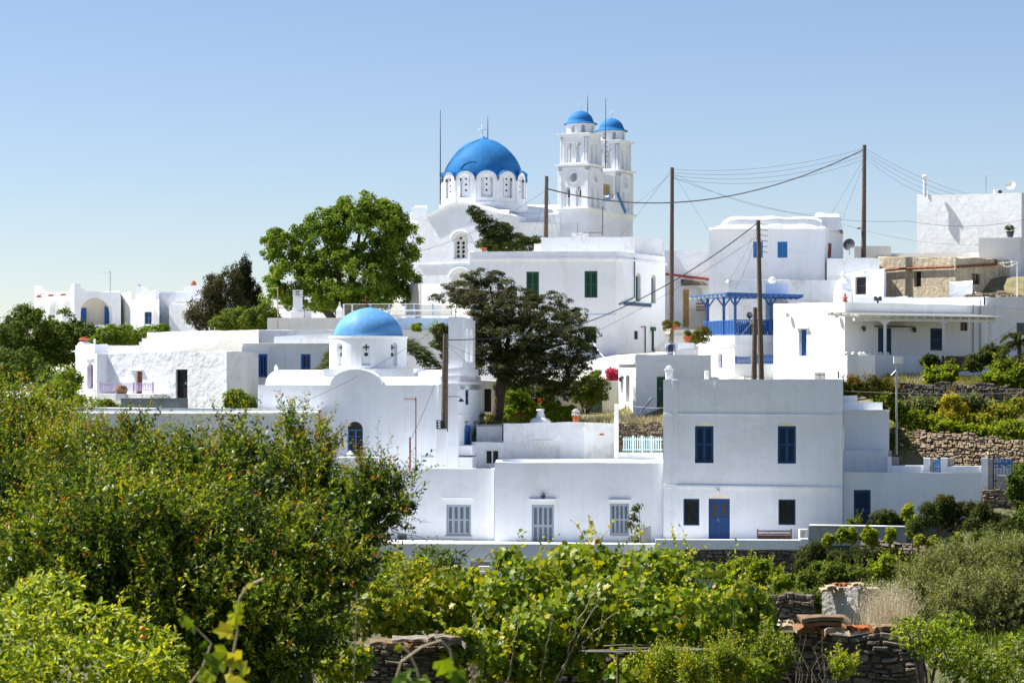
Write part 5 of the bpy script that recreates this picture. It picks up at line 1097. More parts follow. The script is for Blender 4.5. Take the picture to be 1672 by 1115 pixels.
# ------------------------------------------------------------ villa with arcades, far left
Pv = Bd('house', 'white villa with arcaded terraces and horned parapet corners, far left', 'villa', 190, 560, 182)
pa = PL(56.5, 192, 121, 184); pb_ = PL(121.1, 184, 197, 186.5)
arc = lambda pl, x0, x1, y0, y1: rect_h(pl, x0, y0, x1, y1, (x1 - x0) * .5 * pl.u.length / 1.0)
Pv.part('arcade', 'white', lambda m: m.face(pa, [(0, Zp(580, 188)), (pa.L, Zp(580, 188)), (pa.L, Zp(463, 184)), (pa.L - .6, Zp(470, 184)), (pa.L - 1.5, Zp(475, 184)), (1.6, Zp(477.5, 191)), (.6, Zp(473, 192)), (0, Zp(467, 192))],
    [rect_h(pa, 60.5, 491, 74.5, 545, 13), rect_h(pa, 80, 489.5, 96, 545, 14), rect_h(pa, 101.5, 488, 117, 545, 14)], .5, back=True))
Pv.part('arcade', 'white', lambda m: m.face(pb_, [(0, Zp(600, 184)), (pb_.L, Zp(600, 185)), (pb_.L, Zp(476, 185)), (1.0, Zp(475, 184)), (.75, Zp(470.5, 184)), (.3, Zp(468, 184)), (.14, Zp(463.3, 184)), (0, Zp(463, 184))], [rect_h(pb_, 131.8, 485.5, 183.7, 530, 24)], .5, back=True))
Pv.vol([XY(127, 188.5), XY(197, 188.5), XY(197, 196), XY(127, 196)], 478, 600, par=0); Pv.mb.hexa([W(121, 531, 185), W(197, 531, 187), W(197, 531, 188.6), W(121, 531, 188.6), W(121, 530, 185), W(197, 530, 187), W(197, 530, 188.6), W(121, 530, 188.6)])
Pv.wall('cream_wall', name='terrace_room')
pcr = PL(127, 188.3, 197, 188.3)
for x0, x1, y0 in ((130, 141, 502.5), (170.5, 184, 500)): fit(Pv.root, pcr.off(.25), ('shut', x0, y0, x1, 530, dict(m='blue', d=.05)))
Pv.part('roof_slab', 'white', lambda m: m.add([W(57.5, 478.5, 191.5), W(121, 477.5, 184.6), W(196, 477.5, 187), W(196, 476, 196), W(75, 477, 200)], [(0, 1, 2, 3, 4)]))
wm = Bd.__new__(Bd); wm.root = Pv.root; wm.mb = MB(); wm.q = []
wm.vol([XY(197.3, 190), XY(213, 186.5), XY(213, 196), XY(197.3, 196)], 476.5, 600, par=0)
wm.vol([XY(213.2, 183.8), XY(260, 182), XY(260, 190), XY(213.2, 190)], [489.5, 489, 489, 489.5], 600, {0: [('glass', 235.5, 509, 247.5, 530, dict(m='blue', nx=2, ny=2, d=.15))]}, par=0)
wm.vol([XY(221, 187), XY(259, 186), XY(259, 194), XY(221, 194)], 476, 500, par=.1); wm.vol([XY(250, 189), XY(330, 187.5), XY(330, 197), XY(250, 197)], [475, 478, 478, 475], 600, par=.05)
wm.vol([XY(276, 184), XY(318, 183), XY(318, 190), XY(276, 190)], 496.5, 600, par=0, jit=.06, seg=.4); wm.vol([XY(300, 191), XY(345, 191), XY(345, 198), XY(300, 198)], 466, 500, par=.05); wm.vol([XY(310, 184.5), XY(345, 184), XY(345, 190), XY(310, 190)], 505, 600, par=0)
wm.wall('white')
Pv.part('parapet_horn', 'white', lambda m: (lambda p: m.face(p, [(0, Zp(490, 186)), (1.75, Zp(490, 186)), (1.75, Zp(476, 186)), (.95, Zp(475, 186)), (.7, Zp(471.5, 186)), (.3, Zp(468.5, 186)), (.12, Zp(463.5, 186)), (0, Zp(463, 186))], [], .4, back=True))(PL(221.5, 185.9, 259, 185.2)))
Pv.part('sunshade_slab', 'cream', lambda m: m.ppx(PL(286, 182, 335, 182), 286, 491.5, 335, 494.5, -1.0, 0), bevel=.03)
Pv.part('window_hood', 'white', lambda m: m.ppx(PL(230, 182.6, 252, 181.9), 234, 506.5, 250, 508, -.3, .3))
for x, y in ((67.5, 484), (87, 482), (107, 481)): Pv.part('rain_spout', 'terracotta', lambda m: m.tube([pt(pa, x, y, 0), pt(pa, x, y + .8, .4)], .1, 6))
Pv.part('balcony_rail', 'white_paint', lambda m: [m.tube([W(48 + k * 2.2, 533, 186), W(48 + k * 2.2, 521, 186)], .04, 4) for k in range(8)] + [m.tube([W(47, 521, 186), W(65, 519, 186)], .05, 4)])
# paved lane between the houses
def paved(name, rows, mat):
    """rows: (px_left, px_right, D)"""
    mb = MB(); n = 8
    for x0, x1, D_ in rows:
        for k in range(n + 1):
            p = XY(x0 + (x1 - x0) * k / n, D_); mb.v.append(Vector((p.x, p.y, gz(p.x, p.y) + .06)))
    mb.f = [(i * (n + 1) + k, i * (n + 1) + k + 1, (i + 1) * (n + 1) + k + 1, (i + 1) * (n + 1) + k) for i in range(len(rows) - 1) for k in range(n)]
    tag(mb.build(name, M[mat], None, smooth=True), kind='structure')
paved('lane', [(1060, 1165, 136 + k * 1.5) for k in range(3)] + [(1070, 1215, 141 + k * 2) for k in range(16)], 'cream_wall')
# ------------------------------------------------------------ vegetation
rng = np.random.default_rng(11)
def unit(a): return a / np.maximum(np.linalg.norm(a, axis=-1, keepdims=True), 1e-9)
def np_mesh(name, V, Fc, mat, parent=None, attr=None, smooth=False):
    V = np.asarray(V, np.float32).reshape(-1, 3); Fc = np.asarray(Fc, np.int32); k = Fc.shape[1]
    off = np.zeros(3, np.float32); q = parent
    while q is not None: off += np.array(q.location, np.float32); q = q.parent
    if parent is None: off = np.array([V[:, 0].mean(), V[:, 1].mean(), V[:, 2].min()], np.float32)
    me = bpy.data.meshes.new(name); me.vertices.add(len(V)); me.vertices.foreach_set('co', (V - off).ravel())
    me.loops.add(Fc.size); me.loops.foreach_set('vertex_index', Fc.ravel()); me.polygons.add(len(Fc))
    me.polygons.foreach_set('loop_start', np.arange(0, Fc.size, k, dtype=np.int32))
    try: me.polygons.foreach_set('loop_total', np.full(len(Fc), k, np.int32))
    except Exception: pass
    if attr is not None:
        a = me.attributes.new('rnd', 'FLOAT', 'POINT'); a.data.foreach_set('value', np.asarray(attr, np.float32))
    me.update(calc_edges=True); me.validate()
    if smooth: me.shade_smooth()
    me.materials.append(mat); o = bpy.data.objects.new(name, me); COL.objects.link(o)
    if parent is None: o.location = off
    else: o.parent = parent
    return o
SHAPES = {  # (along, across, lift) outlines; faces
    'diamond': ([(0, 0, 0), (.45, -.5, .08), (1, 0, 0), (.45, .5, .08)], [(0, 1, 2, 3)]),
    'fold': ([(0, 0, 0), (.35, -.5, .12), (1, 0, .0), (.35, .5, .12), (.75, -.33, .1), (.75, .33, .1)], [(0, 1, 4, 2), (0, 2, 5, 3)]),
    'lobed': ([(0, 0, 0), (-.08, -.38, .06), (.18, -.52, .1), (.33, -.36, .04), (.62, -.5, .08), (.66, -.22, .02), (1, 0, -.05), (.66, .22, .02), (.62, .5, .08), (.33, .36, .04), (.18, .52, .1), (-.08, .38, .06)],
              [(0, 1, 2, 3), (0, 3, 4, 5), (0, 5, 6, 7), (0, 7, 8, 9), (0, 9, 10, 11)]),
}
def leaves(name, pos, axis, nrm, ln, wd_, rnd, mat, parent=None, shape='diamond'):
    pts, fcs = SHAPES[shape]; pts = np.array(pts, np.float32); n = len(pos)
    axis = unit(axis); side = unit(np.cross(axis, nrm)); up = np.cross(side, axis)
    ln = np.broadcast_to(ln, (n,)); wd_ = np.broadcast_to(wd_, (n,))
    V = pos[:, None, :] + axis[:, None, :] * (pts[None, :, 0, None] * ln[:, None, None]) + side[:, None, :] * (pts[None, :, 1, None] * wd_[:, None, None]) + up[:, None, :] * (pts[None, :, 2, None] * ln[:, None, None])
    Fc = (np.array(fcs, np.int32)[None] + (np.arange(n, dtype=np.int32) * len(pts))[:, None, None]).reshape(-1, 4)
    return np_mesh(name, V, Fc, mat, parent, np.repeat(rnd, len(pts)))
def tubes(name, P, Rr, mat, parent=None, n=3):
    P = np.asarray(P, np.float32); S, K, _ = P.shape; Rr = np.broadcast_to(np.asarray(Rr, np.float32), (S, K))
    T = np.gradient(P, axis=1); T = unit(T); ref = np.array([.3, .9, .2]); A_ = unit(np.cross(T, ref)); B_ = np.cross(T, A_)
    th = 2 * np.pi * np.arange(n) / n
    V = P[:, :, None, :] + (A_[:, :, None, :] * np.cos(th)[None, None, :, None] + B_[:, :, None, :] * np.sin(th)[None, None, :, None]) * Rr[:, :, None, None]
    idx = np.arange(S * K * n).reshape(S, K, n); nx_ = np.roll(idx, -1, axis=2)
    Fc = np.stack([idx[:, :-1], nx_[:, :-1], nx_[:, 1:], idx[:, 1:]], -1).reshape(-1, 4)
    return np_mesh(name, V, Fc, mat, parent)
def sphere_dirs(n): return unit(rng.normal(size=(n, 3)))
def blob_points(blobs, n_clump, shell=(.55, 1.0)):
    """clump centres and outward directions inside ellipsoids given as (px, py, rx, ry, D[, depth factor])"""
    area = np.array([b[2] * b[3] * (b[4] / F_PX) ** 2 for b in blobs]); pr = area / area.sum(); cnt = np.maximum(3, (pr * n_clump).astype(int))
    C_, O_ = [], []
    for b, k in zip(blobs, cnt):
        c = np.array(W(b[0], b[1], b[4])); s = b[4] / F_PX; r = np.array([b[2] * s, (b[5] if len(b) > 5 else .8) * b[2] * s, b[3] * s])
        d = sphere_dirs(k); f = rng.uniform(shell[0] ** 3, shell[1], k) ** (1 / 3.); C_.append(c + d * r * f[:, None]); O_.append(unit(d / r * r.mean()))
    return np.concatenate(C_), np.concatenate(O_)
def crown(root, blobs, n_clump, per, clump_r, ln, aspect, mat, name='crown', flat=.8, up=.5, shape='diamond', shell=(.5, 1.0), lnvar=.3, tone=.25, noise_cut=0.0, rmean=.5):
    C_, O_ = blob_points(blobs, n_clump, shell)
    if noise_cut:
        keep = np.array([noise.noise(Vector(c) * noise_cut) > -.22 for c in C_]); C_, O_ = C_[keep], O_[keep]
    n = len(C_); cr = clump_r * rng.uniform(.6, 1.35, n)
    d = sphere_dirs(n * per).reshape(n, per, 3); d = unit(d + O_[:, None, :] * .7); q = rng.uniform(.5, 1, (n, per, 1))
    pos = C_[:, None, :] + d * q * cr[:, None, None] * np.array([1, 1, flat])
    nr = unit(d * .7 + np.array([0, 0, up]) + rng.normal(size=(n, per, 3)) * .45); ax = unit(np.cross(nr, rng.normal(size=(n, per, 3))) + np.array([0, 0, -.15]))
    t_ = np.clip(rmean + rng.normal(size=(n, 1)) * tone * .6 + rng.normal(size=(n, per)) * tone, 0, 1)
    L_ = ln * rng.uniform(1 - lnvar, 1 + lnvar, n * per)
    return tag(leaves(name, pos.reshape(-1, 3), ax.reshape(-1, 3), nr.reshape(-1, 3), L_, L_ * aspect, t_.ravel(), mat, root, shape), kind='stuff')
def limbs(root, base, targets, r0, mat='bark', name='trunk', wob=.12, K=9, n=7):
    base = np.array(base); out = []
    P = []; Rr = []
    for t_ in targets:
        t_ = np.array(t_); f = np.linspace(0, 1, K)[:, None]; L_ = np.linalg.norm(t_ - base)
        path = base + (t_ - base) * f; path[:, 2] = base[2] + (t_[2] - base[2]) * (f[:, 0] ** .8)
        path += np.cumsum(rng.normal(size=(K, 3)) * wob * L_ / K, 0) * np.sin(np.pi * np.minimum(f * 1.0, 1)); P.append(path); Rr.append(r0 * (1 - .8 * f[:, 0] ** .8))
    return tubes(name, np.array(P), np.array(Rr), M[mat], root, n)

GREENS = dict(
    lush=[(.035, .085, .012), (.075, .155, .022), (.13, .22, .032), (.19, .27, .05)], dark=[(.018, .035, .010), (.035, .062, .016), (.062, .085, .022), (.10, .11, .035)],
    bush=[(.03, .065, .012), (.06, .115, .018), (.10, .16, .025), (.15, .19, .03)], yellow=[(.04, .09, .010), (.10, .18, .016), (.18, .26, .02), (.27, .32, .03)],
    conifer=[(.022, .026, .012), (.045, .045, .02), (.07, .065, .028), (.10, .10, .045)], cypress=[(.008, .014, .007), (.018, .026, .011), (.03, .04, .016), (.05, .055, .025)],
    olive=[(.05, .075, .025), (.10, .14, .05), (.17, .22, .09), (.28, .33, .17)], mastic=[(.017, .027, .008), (.040, .053, .015), (.072, .080, .024), (.12, .125, .045)], pome=[(.012, .032, .003), (.036, .085, .004), (.095, .17, .008), (.20, .28, .014), (.33, .34, .02)],
    vine=[(.03, .075, .008), (.075, .15, .012), (.15, .24, .016), (.25, .33, .02), (.38, .37, .035)], lemon=[(.05, .10, .010), (.15, .22, .015), (.28, .34, .02), (.42, .44, .03)],
    hedge=[(.03, .06, .01), (.07, .11, .015), (.12, .13, .02), (.22, .10, .03)], dry=[(.30, .25, .15), (.46, .40, .28), (.62, .56, .42)], broom=[(.12, .18, .02), (.38, .32, .02), (.55, .42, .02)],
    tip=[(.22, .22, .02), (.34, .17, .02), (.40, .11, .025)], pink=[(.35, .02, .08), (.55, .05, .14)], red=[(.5, .04, .02), (.6, .12, .02)], grass=[(.09, .13, .03), (.16, .2, .05), (.3, .27, .11), (.4, .34, .16)])
for k in ('lush', 'dark', 'bush', 'yellow', 'olive', 'vine', 'hedge'): GREENS[k] = [(min(.6, r * 1.15), g * 1.02, b * .75) for r, g, b in GREENS[k]]
for k, v in GREENS.items(): leaf_mat('leaf_' + k, v, trans=.42 if k in ('lemon', 'vine', 'yellow', 'lush') else .3, rough=.42 if k in ('lemon', 'pome', 'vine') else .65, spec=.22 if k in ('lemon', 'pome', 'vine', 'olive') else .1)

def ragged(bl, k=8):
    out = []
    for b in bl:
        out.append((b[0], b[1] + b[3] * .15, b[2] * .72, b[3] * .72, b[4]))
        for i in range(k):
            a = rng.uniform(0, 2 * math.pi); f = rng.uniform(.45, .95); q = rng.uniform(.14, .42); out.append((b[0] + math.cos(a) * b[2] * f, b[1] - abs(math.sin(a)) * b[3] * f * 1.05 + b[3] * .2, b[2] * q, b[3] * q * 1.2, b[4] + rng.uniform(-.4, .4)))
    return out
# --- shoots: long leafy twigs growing out of a crown
def shoots(root, blobs, n, L_, per, ln, aspect, mat, tipmat=None, upw=.9, bend=.25, name='crown', stem='twig', shell=(.35, 1.0), tone=.2, rmean=.45, shape='diamond', opposite=True, tipfrac=.12, stem_r=.0035, spread=.35):
    C_, O_ = blob_points(blobs, n, shell); n = len(C_); Ls = L_ * rng.uniform(.5, 1.35, n)
    d = unit(O_ * .8 + np.array([0, 0, upw]) + rng.normal(size=(n, 3)) * spread); side = rng.normal(size=(n, 3)) * bend
    f = (np.arange(per) + .5) / per; ff = (f[None, :] * Ls[:, None])[:, :, None]
    path = lambda u: C_[:, None, :] + d[:, None, :] * u * Ls[:, None, None] + side[:, None, :] * (u ** 2) * Ls[:, None, None]
    pos = path(f[None, :, None]); pos = np.broadcast_to(pos, (n, per, 3)).copy()
    rad = unit(np.cross(np.broadcast_to(d[:, None, :], pos.shape), rng.normal(size=(n, per, 3)))); ax = unit(rad + d[:, None, :] * .7)
    nr = unit(np.cross(ax, rng.normal(size=(n, per, 3)))); pos += rad * .008
    sz = ln * (1 - .45 * np.abs(f - .4)[None, :]) * rng.uniform(.7, 1.25, (n, per))
    t_ = np.clip(rmean + rng.normal(size=(n, 1)) * tone * .7 + rng.normal(size=(n, per)) * tone + (f[None, :] - .5) * .25, 0, 1)
    cl = np.array([noise.noise(Vector(c) * 1.6) for c in C_]); t_ = np.clip(t_ + cl[:, None] * .45, 0, 1)
    a = pos.reshape(-1, 3), ax.reshape(-1, 3), nr.reshape(-1, 3), sz.ravel(), t_.ravel()
    red = ((f[None, :] > .78) & (rng.uniform(size=(n, 1)) < tipfrac * 2.2)).ravel() & (rng.uniform(size=n * per) < .8) if tipmat else np.zeros(n * per, bool)
    o1 = tag(leaves(name, a[0][~red], a[1][~red], a[2][~red], a[3][~red], a[3][~red] * aspect, a[4][~red], mat, root, shape), kind='stuff')
    if tipmat and red.any(): tag(leaves('young_leaves', a[0][red], a[1][red], a[2][red], a[3][red] * .9, a[3][red] * aspect, rng.uniform(0, 1, red.sum()), tipmat, root, shape), kind='stuff')
    u = np.linspace(-.15, 1, 5)[None, :, None]; P = path(u); tag(tubes('twigs', P, np.linspace(stem_r, stem_r * .35, 5), M[stem], root), kind='stuff')
    return o1
def tree(name, label, cat, px, py, D, group=None): return thing(name, label, cat, W(px, py, D), group)
# big leafy tree
t = tree('tree', 'large round-crowned leafy green tree left of the big church', 'tree', 560, 510, 170)
T1 = [(600, 380, 66, 54, 170), (520, 405, 55, 44, 170), (462, 402, 34, 26, 170), (645, 425, 36, 52, 170), (565, 452, 85, 44, 169), (530, 484, 60, 20, 169), (605, 480, 50, 22, 169), (650, 486, 20, 12, 169), (485, 460, 50, 40, 169), (592, 338, 38, 22, 170), (628, 352, 28, 24, 171), (438, 475, 14, 24, 170), (527, 365, 30, 22, 170), (446, 388, 18, 12, 170), (560, 350, 20, 18, 170), (668, 400, 16, 22, 170), (670, 460, 14, 26, 170), (650, 372, 22, 20, 171)]
crown(t, T1, 1350, 76, .46, .18, .75, M['leaf_lush'], noise_cut=1.3, shell=(.6, 1.05), rmean=.5)
limbs(t, W(560, 560, 170), [W(x, y, 170) for x, y in ((600, 380), (520, 410), (470, 420), (645, 430), (560, 400), (590, 350), (500, 460))], .35)
# conifers on the left
t = tree('cypress', 'dark pointed cypress rising left of the large leafy tree', 'cypress', 402, 520, 172)
crown(t, [(401, 462, 9, 45, 172), (394, 475, 12, 30, 172), (410, 480, 12, 30, 172), (400, 435, 6, 18, 172), (385, 455, 6, 20, 172), (424, 505, 8, 30, 172)], 240, 50, .32, .17, .4, M['leaf_cypress'], up=.2, flat=1.5)
limbs(t, W(402, 560, 172), [W(401, 430, 172)], .18)
t = tree('pine_tree', 'brownish shaggy conifer left of the pointed cypress', 'conifer', 350, 545, 168)
crown(t, [(362, 480, 26, 30, 168), (338, 505, 26, 28, 168), (372, 505, 28, 30, 168), (322, 520, 14, 16, 168), (350, 465, 14, 14, 168), (375, 455, 12, 14, 168)], 420, 40, .5, .24, .22, M['leaf_conifer'], up=.2, noise_cut=1.0, shape='diamond')
limbs(t, W(352, 570, 168), [W(x, y, 168) for x, y in ((345, 460), (322, 500), (375, 470), (312, 515), (385, 500))], .2, wob=.2)
t = tree('shrub', 'bright green shrub growing under the brownish conifer', 'shrub', 400, 545, 162)
crown(t, [(395, 522, 36, 18, 162), (430, 520, 26, 20, 162), (365, 530, 18, 12, 162)], 230, 45, .4, .18, .6, M['leaf_bush'], rmean=.6)
# bushes on the far left
t = tree('shrub', 'dark rounded evergreen bush before the arcaded villa', 'shrub', 90, 560, 165)
crown(t, [(100, 540, 28, 30, 166), (85, 560, 38, 34, 165), (118, 575, 26, 36, 165), (140, 548, 14, 16, 166), (60, 590, 32, 38, 164)], 560, 50, .5, .2, .6, M['leaf_bush'], rmean=.4, noise_cut=.9)
t = tree('tree', 'dark evergreen tree at the left edge of the picture', 'tree', 20, 640, 160)
crown(t, [(45, 530, 30, 26, 163), (15, 570, 32, 45, 160), (25, 620, 50, 50, 158), (-15, 560, 25, 40, 162), (90, 640, 40, 42, 156), (40, 515, 16, 12, 163)], 760, 50, .52, .2, .6, M['leaf_bush'], rmean=.33, noise_cut=.9)
limbs(t, W(20, 690, 160), [W(15, 560, 160), W(45, 530, 162), W(-10, 570, 162)], .25)
t = tree('shrub', 'green shrubs showing above the roof of the rough-plastered house', 'shrub', 210, 565, 164)
crown(t, [(182, 552, 22, 18, 164), (205, 548, 18, 14, 164), (232, 550, 18, 12, 165), (255, 542, 22, 10, 166), (158, 562, 12, 12, 164)], 260, 45, .36, .17, .6, M['leaf_lush'], rmean=.55)
t = tree('shrub', 'leafy fig bush against the plain rounded white block', 'shrub', 388, 664, 133)
crown(t, [(384, 650, 12, 14, 133), (378, 658, 8, 9, 133), (405, 658, 12, 7, 134)], 70, 40, .28, .17, .8, M['leaf_lush'])
t = tree('shrub', 'bright yellow-green bush between the left bushes and the lilac balcony', 'shrub', 120, 690, 140)
crown(t, [(95, 650, 40, 28, 140), (130, 672, 45, 20, 138), (60, 680, 50, 30, 136), (170, 668, 26, 12, 136), (110, 622, 18, 22, 142)], 420, 45, .42, .16, .6, M['leaf_yellow'], rmean=.35)
# mastic in the middle
t = tree('mastic_tree', 'dark wind-shaped evergreen tree with a thick bare trunk in the village centre', 'tree', 813, 690, 134)
MT = [(790, 452, 34, 11, 134), (757, 468, 34, 9, 134), (722, 486, 16, 6, 134), (805, 466, 34, 12, 134), (745, 488, 24, 12, 134), (775, 490, 30, 14, 133), (850, 485, 40, 14, 134), (895, 492, 38, 14, 134), (925, 512, 30, 16, 135), (830, 508, 60, 20, 132), (900, 530, 60, 22, 133), (790, 530, 36, 26, 132), (945, 545, 30, 20, 134), (850, 545, 70, 28, 131.5), (800, 570, 40, 28, 132), (900, 570, 62, 28, 132.5), (955, 575, 22, 16, 134), (860, 595, 70, 26, 131.8), (935, 600, 32, 24, 133.5), (800, 598, 30, 18, 132), (905, 618, 50, 22, 132.5), (928, 640, 18, 16, 133.5), (860, 620, 40, 14, 132), (775, 560, 14, 40, 133)]
crown(t, MT, 2300, 64, .32, .112, .5, M['leaf_mastic'], flat=.5, up=.9, noise_cut=1.2, shell=(.4, 1.05), tone=.26, rmean=.5)
crown(t, [(800, 488, 45, 14, 132), (760, 480, 30, 8, 133), (840, 515, 40, 18, 131.5), (800, 545, 20, 14, 131.5)], 130, 50, .34, .15, .45, M['leaf_conifer'], name='browned_foliage', flat=.5, up=.8)
mb = MB(); tp = [W(812, 700, 133), W(812, 680, 133), W(815, 655, 133), W(818, 632, 133), W(822, 612, 133)]
mb.tube(tp, [.42, .33, .29, .31, .26], 10); ob = mb.build('trunk', M['bark'], t, smooth=True)
tubes('branch', [np.array([np.array(tp[-1]) * (1 - f) + np.array(W(x, y, dd)) * f + np.array([0, 0, .35 * math.sin(math.pi * f)]) for f in np.linspace(-.08, 1, 8)]) for x, y, dd in ((860, 560, 133), (900, 545, 133), (785, 540, 133), (775, 480, 134), (840, 500, 134), (930, 560, 134), (880, 600, 132), (800, 470, 134), (900, 500, 134))], np.linspace(.2, .04, 8), M['bark'], t, 6)
# conifer before the church
t = tree('pine_tree', 'wind-bent dark conifer before the arched church window', 'conifer', 830, 415, 176)
crown(t, [(776, 345, 9, 8, 176), (786, 355, 12, 9, 176), (795, 368, 15, 10, 176), (812, 382, 24, 11, 176), (800, 396, 24, 10, 176), (840, 392, 26, 10, 176), (868, 393, 14, 6, 176), (830, 403, 40, 8, 176), (822, 372, 12, 8, 176)], 420, 45, .34, .16, .45, M['leaf_dark'], flat=.5, up=.7, rmean=.42)
limbs(t, W(825, 430, 176), [W(778, 345, 176), W(860, 395, 176), W(800, 375, 176)], .2, wob=.1)
# little tree, shrubs and flowers of the middle garden
t = tree('tree', 'small light green tree by the green slatted gate', 'tree', 955, 688, 137.5)
crown(t, [(965, 628, 22, 16, 137.5), (980, 636, 14, 14, 137.5), (948, 640, 14, 16, 137.5), (960, 652, 16, 8, 137.5), (975, 615, 10, 8, 137.5)], 210, 42, .28, .12, .6, M['leaf_bush'], rmean=.7)
limbs(t, W(956, 690, 137.5), [W(965, 640, 137.5), W(980, 640, 137.5), W(945, 645, 137.5), W(960, 630, 137.5)], .07)
for i, (lab, bl, mt, rm) in enumerate((('yellow-green shrub under the crown of the dark evergreen tree', [(840, 655, 22, 24, 136), (830, 680, 30, 10, 135), (860, 672, 24, 18, 136)], 'leaf_yellow', .35),
    ('low bright green shrub right of the thick bare trunk', [(915, 682, 24, 10, 132), (900, 672, 14, 12, 133), (930, 676, 12, 10, 133)], 'leaf_yellow', .55), ('dark leafy shrub shading the white wall behind the thick bare trunk', [(870, 640, 40, 22, 138), (835, 630, 30, 20, 138), (890, 665, 24, 16, 138)], 'leaf_dark', .4))):
    t = tree('shrub', lab, 'shrub', bl[0][0], 692, bl[0][4]); crown(t, bl, 190, 40, .3, .13, .7, M[mt], rmean=rm)
t = tree('bougainvillea', 'bright pink flowering shrub left of the small cube house', 'flowering shrub', 1000, 625, 140.5)
crown(t, [(1001, 612, 8, 9, 140.6), (996, 606, 5, 5, 140.6)], 45, 40, .22, .09, .8, M['leaf_pink'], name='flowers'); crown(t, [(1002, 618, 8, 6, 140.8)], 20, 30, .2, .1, .7, M['leaf_bush'])
t = tree('flower_bed', 'red flowering bed at the foot of the thick bare trunk', 'flowers', 860, 690, 132)
crown(t, [(845, 686, 30, 5, 131.5), (790, 684, 14, 7, 131.5)], 90, 26, .25, .11, .4, M['leaf_yellow'], name='foliage'); crown(t, [(850, 677, 14, 4, 131.2), (884, 655, 6, 4, 134)], 12, 12, .14, .07, .8, M['leaf_red'], name='flowers')
# palms
def palm(lab, base, h, nf, L_, r0=.22, droop=1.0, grp=None, seed=2, tilt=(.25, 1.1)):
    rr = np.random.default_rng(seed); t = thing('palm_tree', lab, 'palm', base, grp); top = np.array(base) + np.array([0, 0, h])
    mb = MB(); mb.tube([Vector(base) + Vector((0, 0, h * f)) for f in (-.1, .3, .7, 1)], [r0 * 1.2, r0, r0 * .95, r0 * 1.1], 9); mb.build('trunk', M['bark'], t)
    for i in range(nf):
        az = 2 * math.pi * i / nf + rr.uniform(-.2, .2); el = rr.uniform(*tilt); d = np.array([math.cos(az) * math.cos(el), math.sin(az) * math.cos(el), math.sin(el)]); Lf = L_ * rr.uniform(.8, 1.1)
        f = np.linspace(0, 1, 26)[:, None]; P = top + d * Lf * f; P[:, 2] -= droop * Lf * .75 * f[:, 0] ** 2.1
        T = unit(np.gradient(P, axis=0)); sd_ = unit(np.cross(T, [0, 0, 1])); up = np.cross(sd_, T); k = slice(3, 26); n = 23
        ll = Lf * .2 * np.sin(np.pi * np.clip(np.linspace(.1, .93, n), 0, 1)) ** .6 + .05
        pos = np.concatenate([P[k]] * 4); ax = np.concatenate([T[k] * .7 + sd_[k] * .8 + up[k] * .25, T[k] * .7 - sd_[k] * .8 + up[k] * .25, T[k] * .75 + sd_[k] * .6 + up[k] * .5, T[k] * .75 - sd_[k] * .6 + up[k] * .5]) + rr.normal(size=(n * 4, 3)) * .07
        fr = leaves('frond', pos, ax, np.concatenate([up[k]] * 4) + rr.normal(size=(n * 4, 3)) * .2, np.tile(ll, 4), .05 * L_ / 3 + .03, rr.uniform(.2, .8, n * 4), M['leaf_dark'], t)
        tubes('midrib', P[None, ::5], np.linspace(.03, .008, len(P[::5])), M['twig'], fr)
    return t
palm('date palm whose arching fronds spread on both sides of the pale blue dome drum', W(612, 640, 138.5), 1.9, 22, 5.0, seed=5, tilt=(.05, .8))
palm('small fan of palm fronds at the right edge, before the navy window', W(1664, 600, 134), 1.3, 16, 1.7, r0=.12, seed=4, tilt=(-.1, 1.3))
t = tree('shrub', 'dark fig branches left of the bell gable', 'shrub', 720, 600, 133)
crown(t, [(723, 550, 9, 20, 133), (716, 538, 9, 8, 133), (728, 575, 7, 14, 133), (712, 560, 7, 6, 133)], 90, 36, .24, .12, .7, M['leaf_dark'], rmean=.6)
t = tree('potted_plant', 'spiky green roof plant against the pale blue terrace wall', 'plant', 711, 538, 149)
for dx in (0,): leaves('foliage', np.repeat([np.array(W(712, 538, 148.6))], 46, 0) + rng.normal(size=(46, 3)) * .1, unit(rng.normal(size=(46, 3)) * [1, .6, .4] + [0, 0, .8]), rng.normal(size=(46, 3)), rng.uniform(.35, .75, 46), .07, rng.uniform(.3, .9, 46), M['leaf_lush'], t)
t = tree('potted_plant', 'small yellow-green roof bush left of the spiky roof plant', 'plant', 680, 538, 149); crown(t, [(681, 534, 9, 4, 148.6)], 22, 36, .18, .12, .6, M['leaf_yellow'])
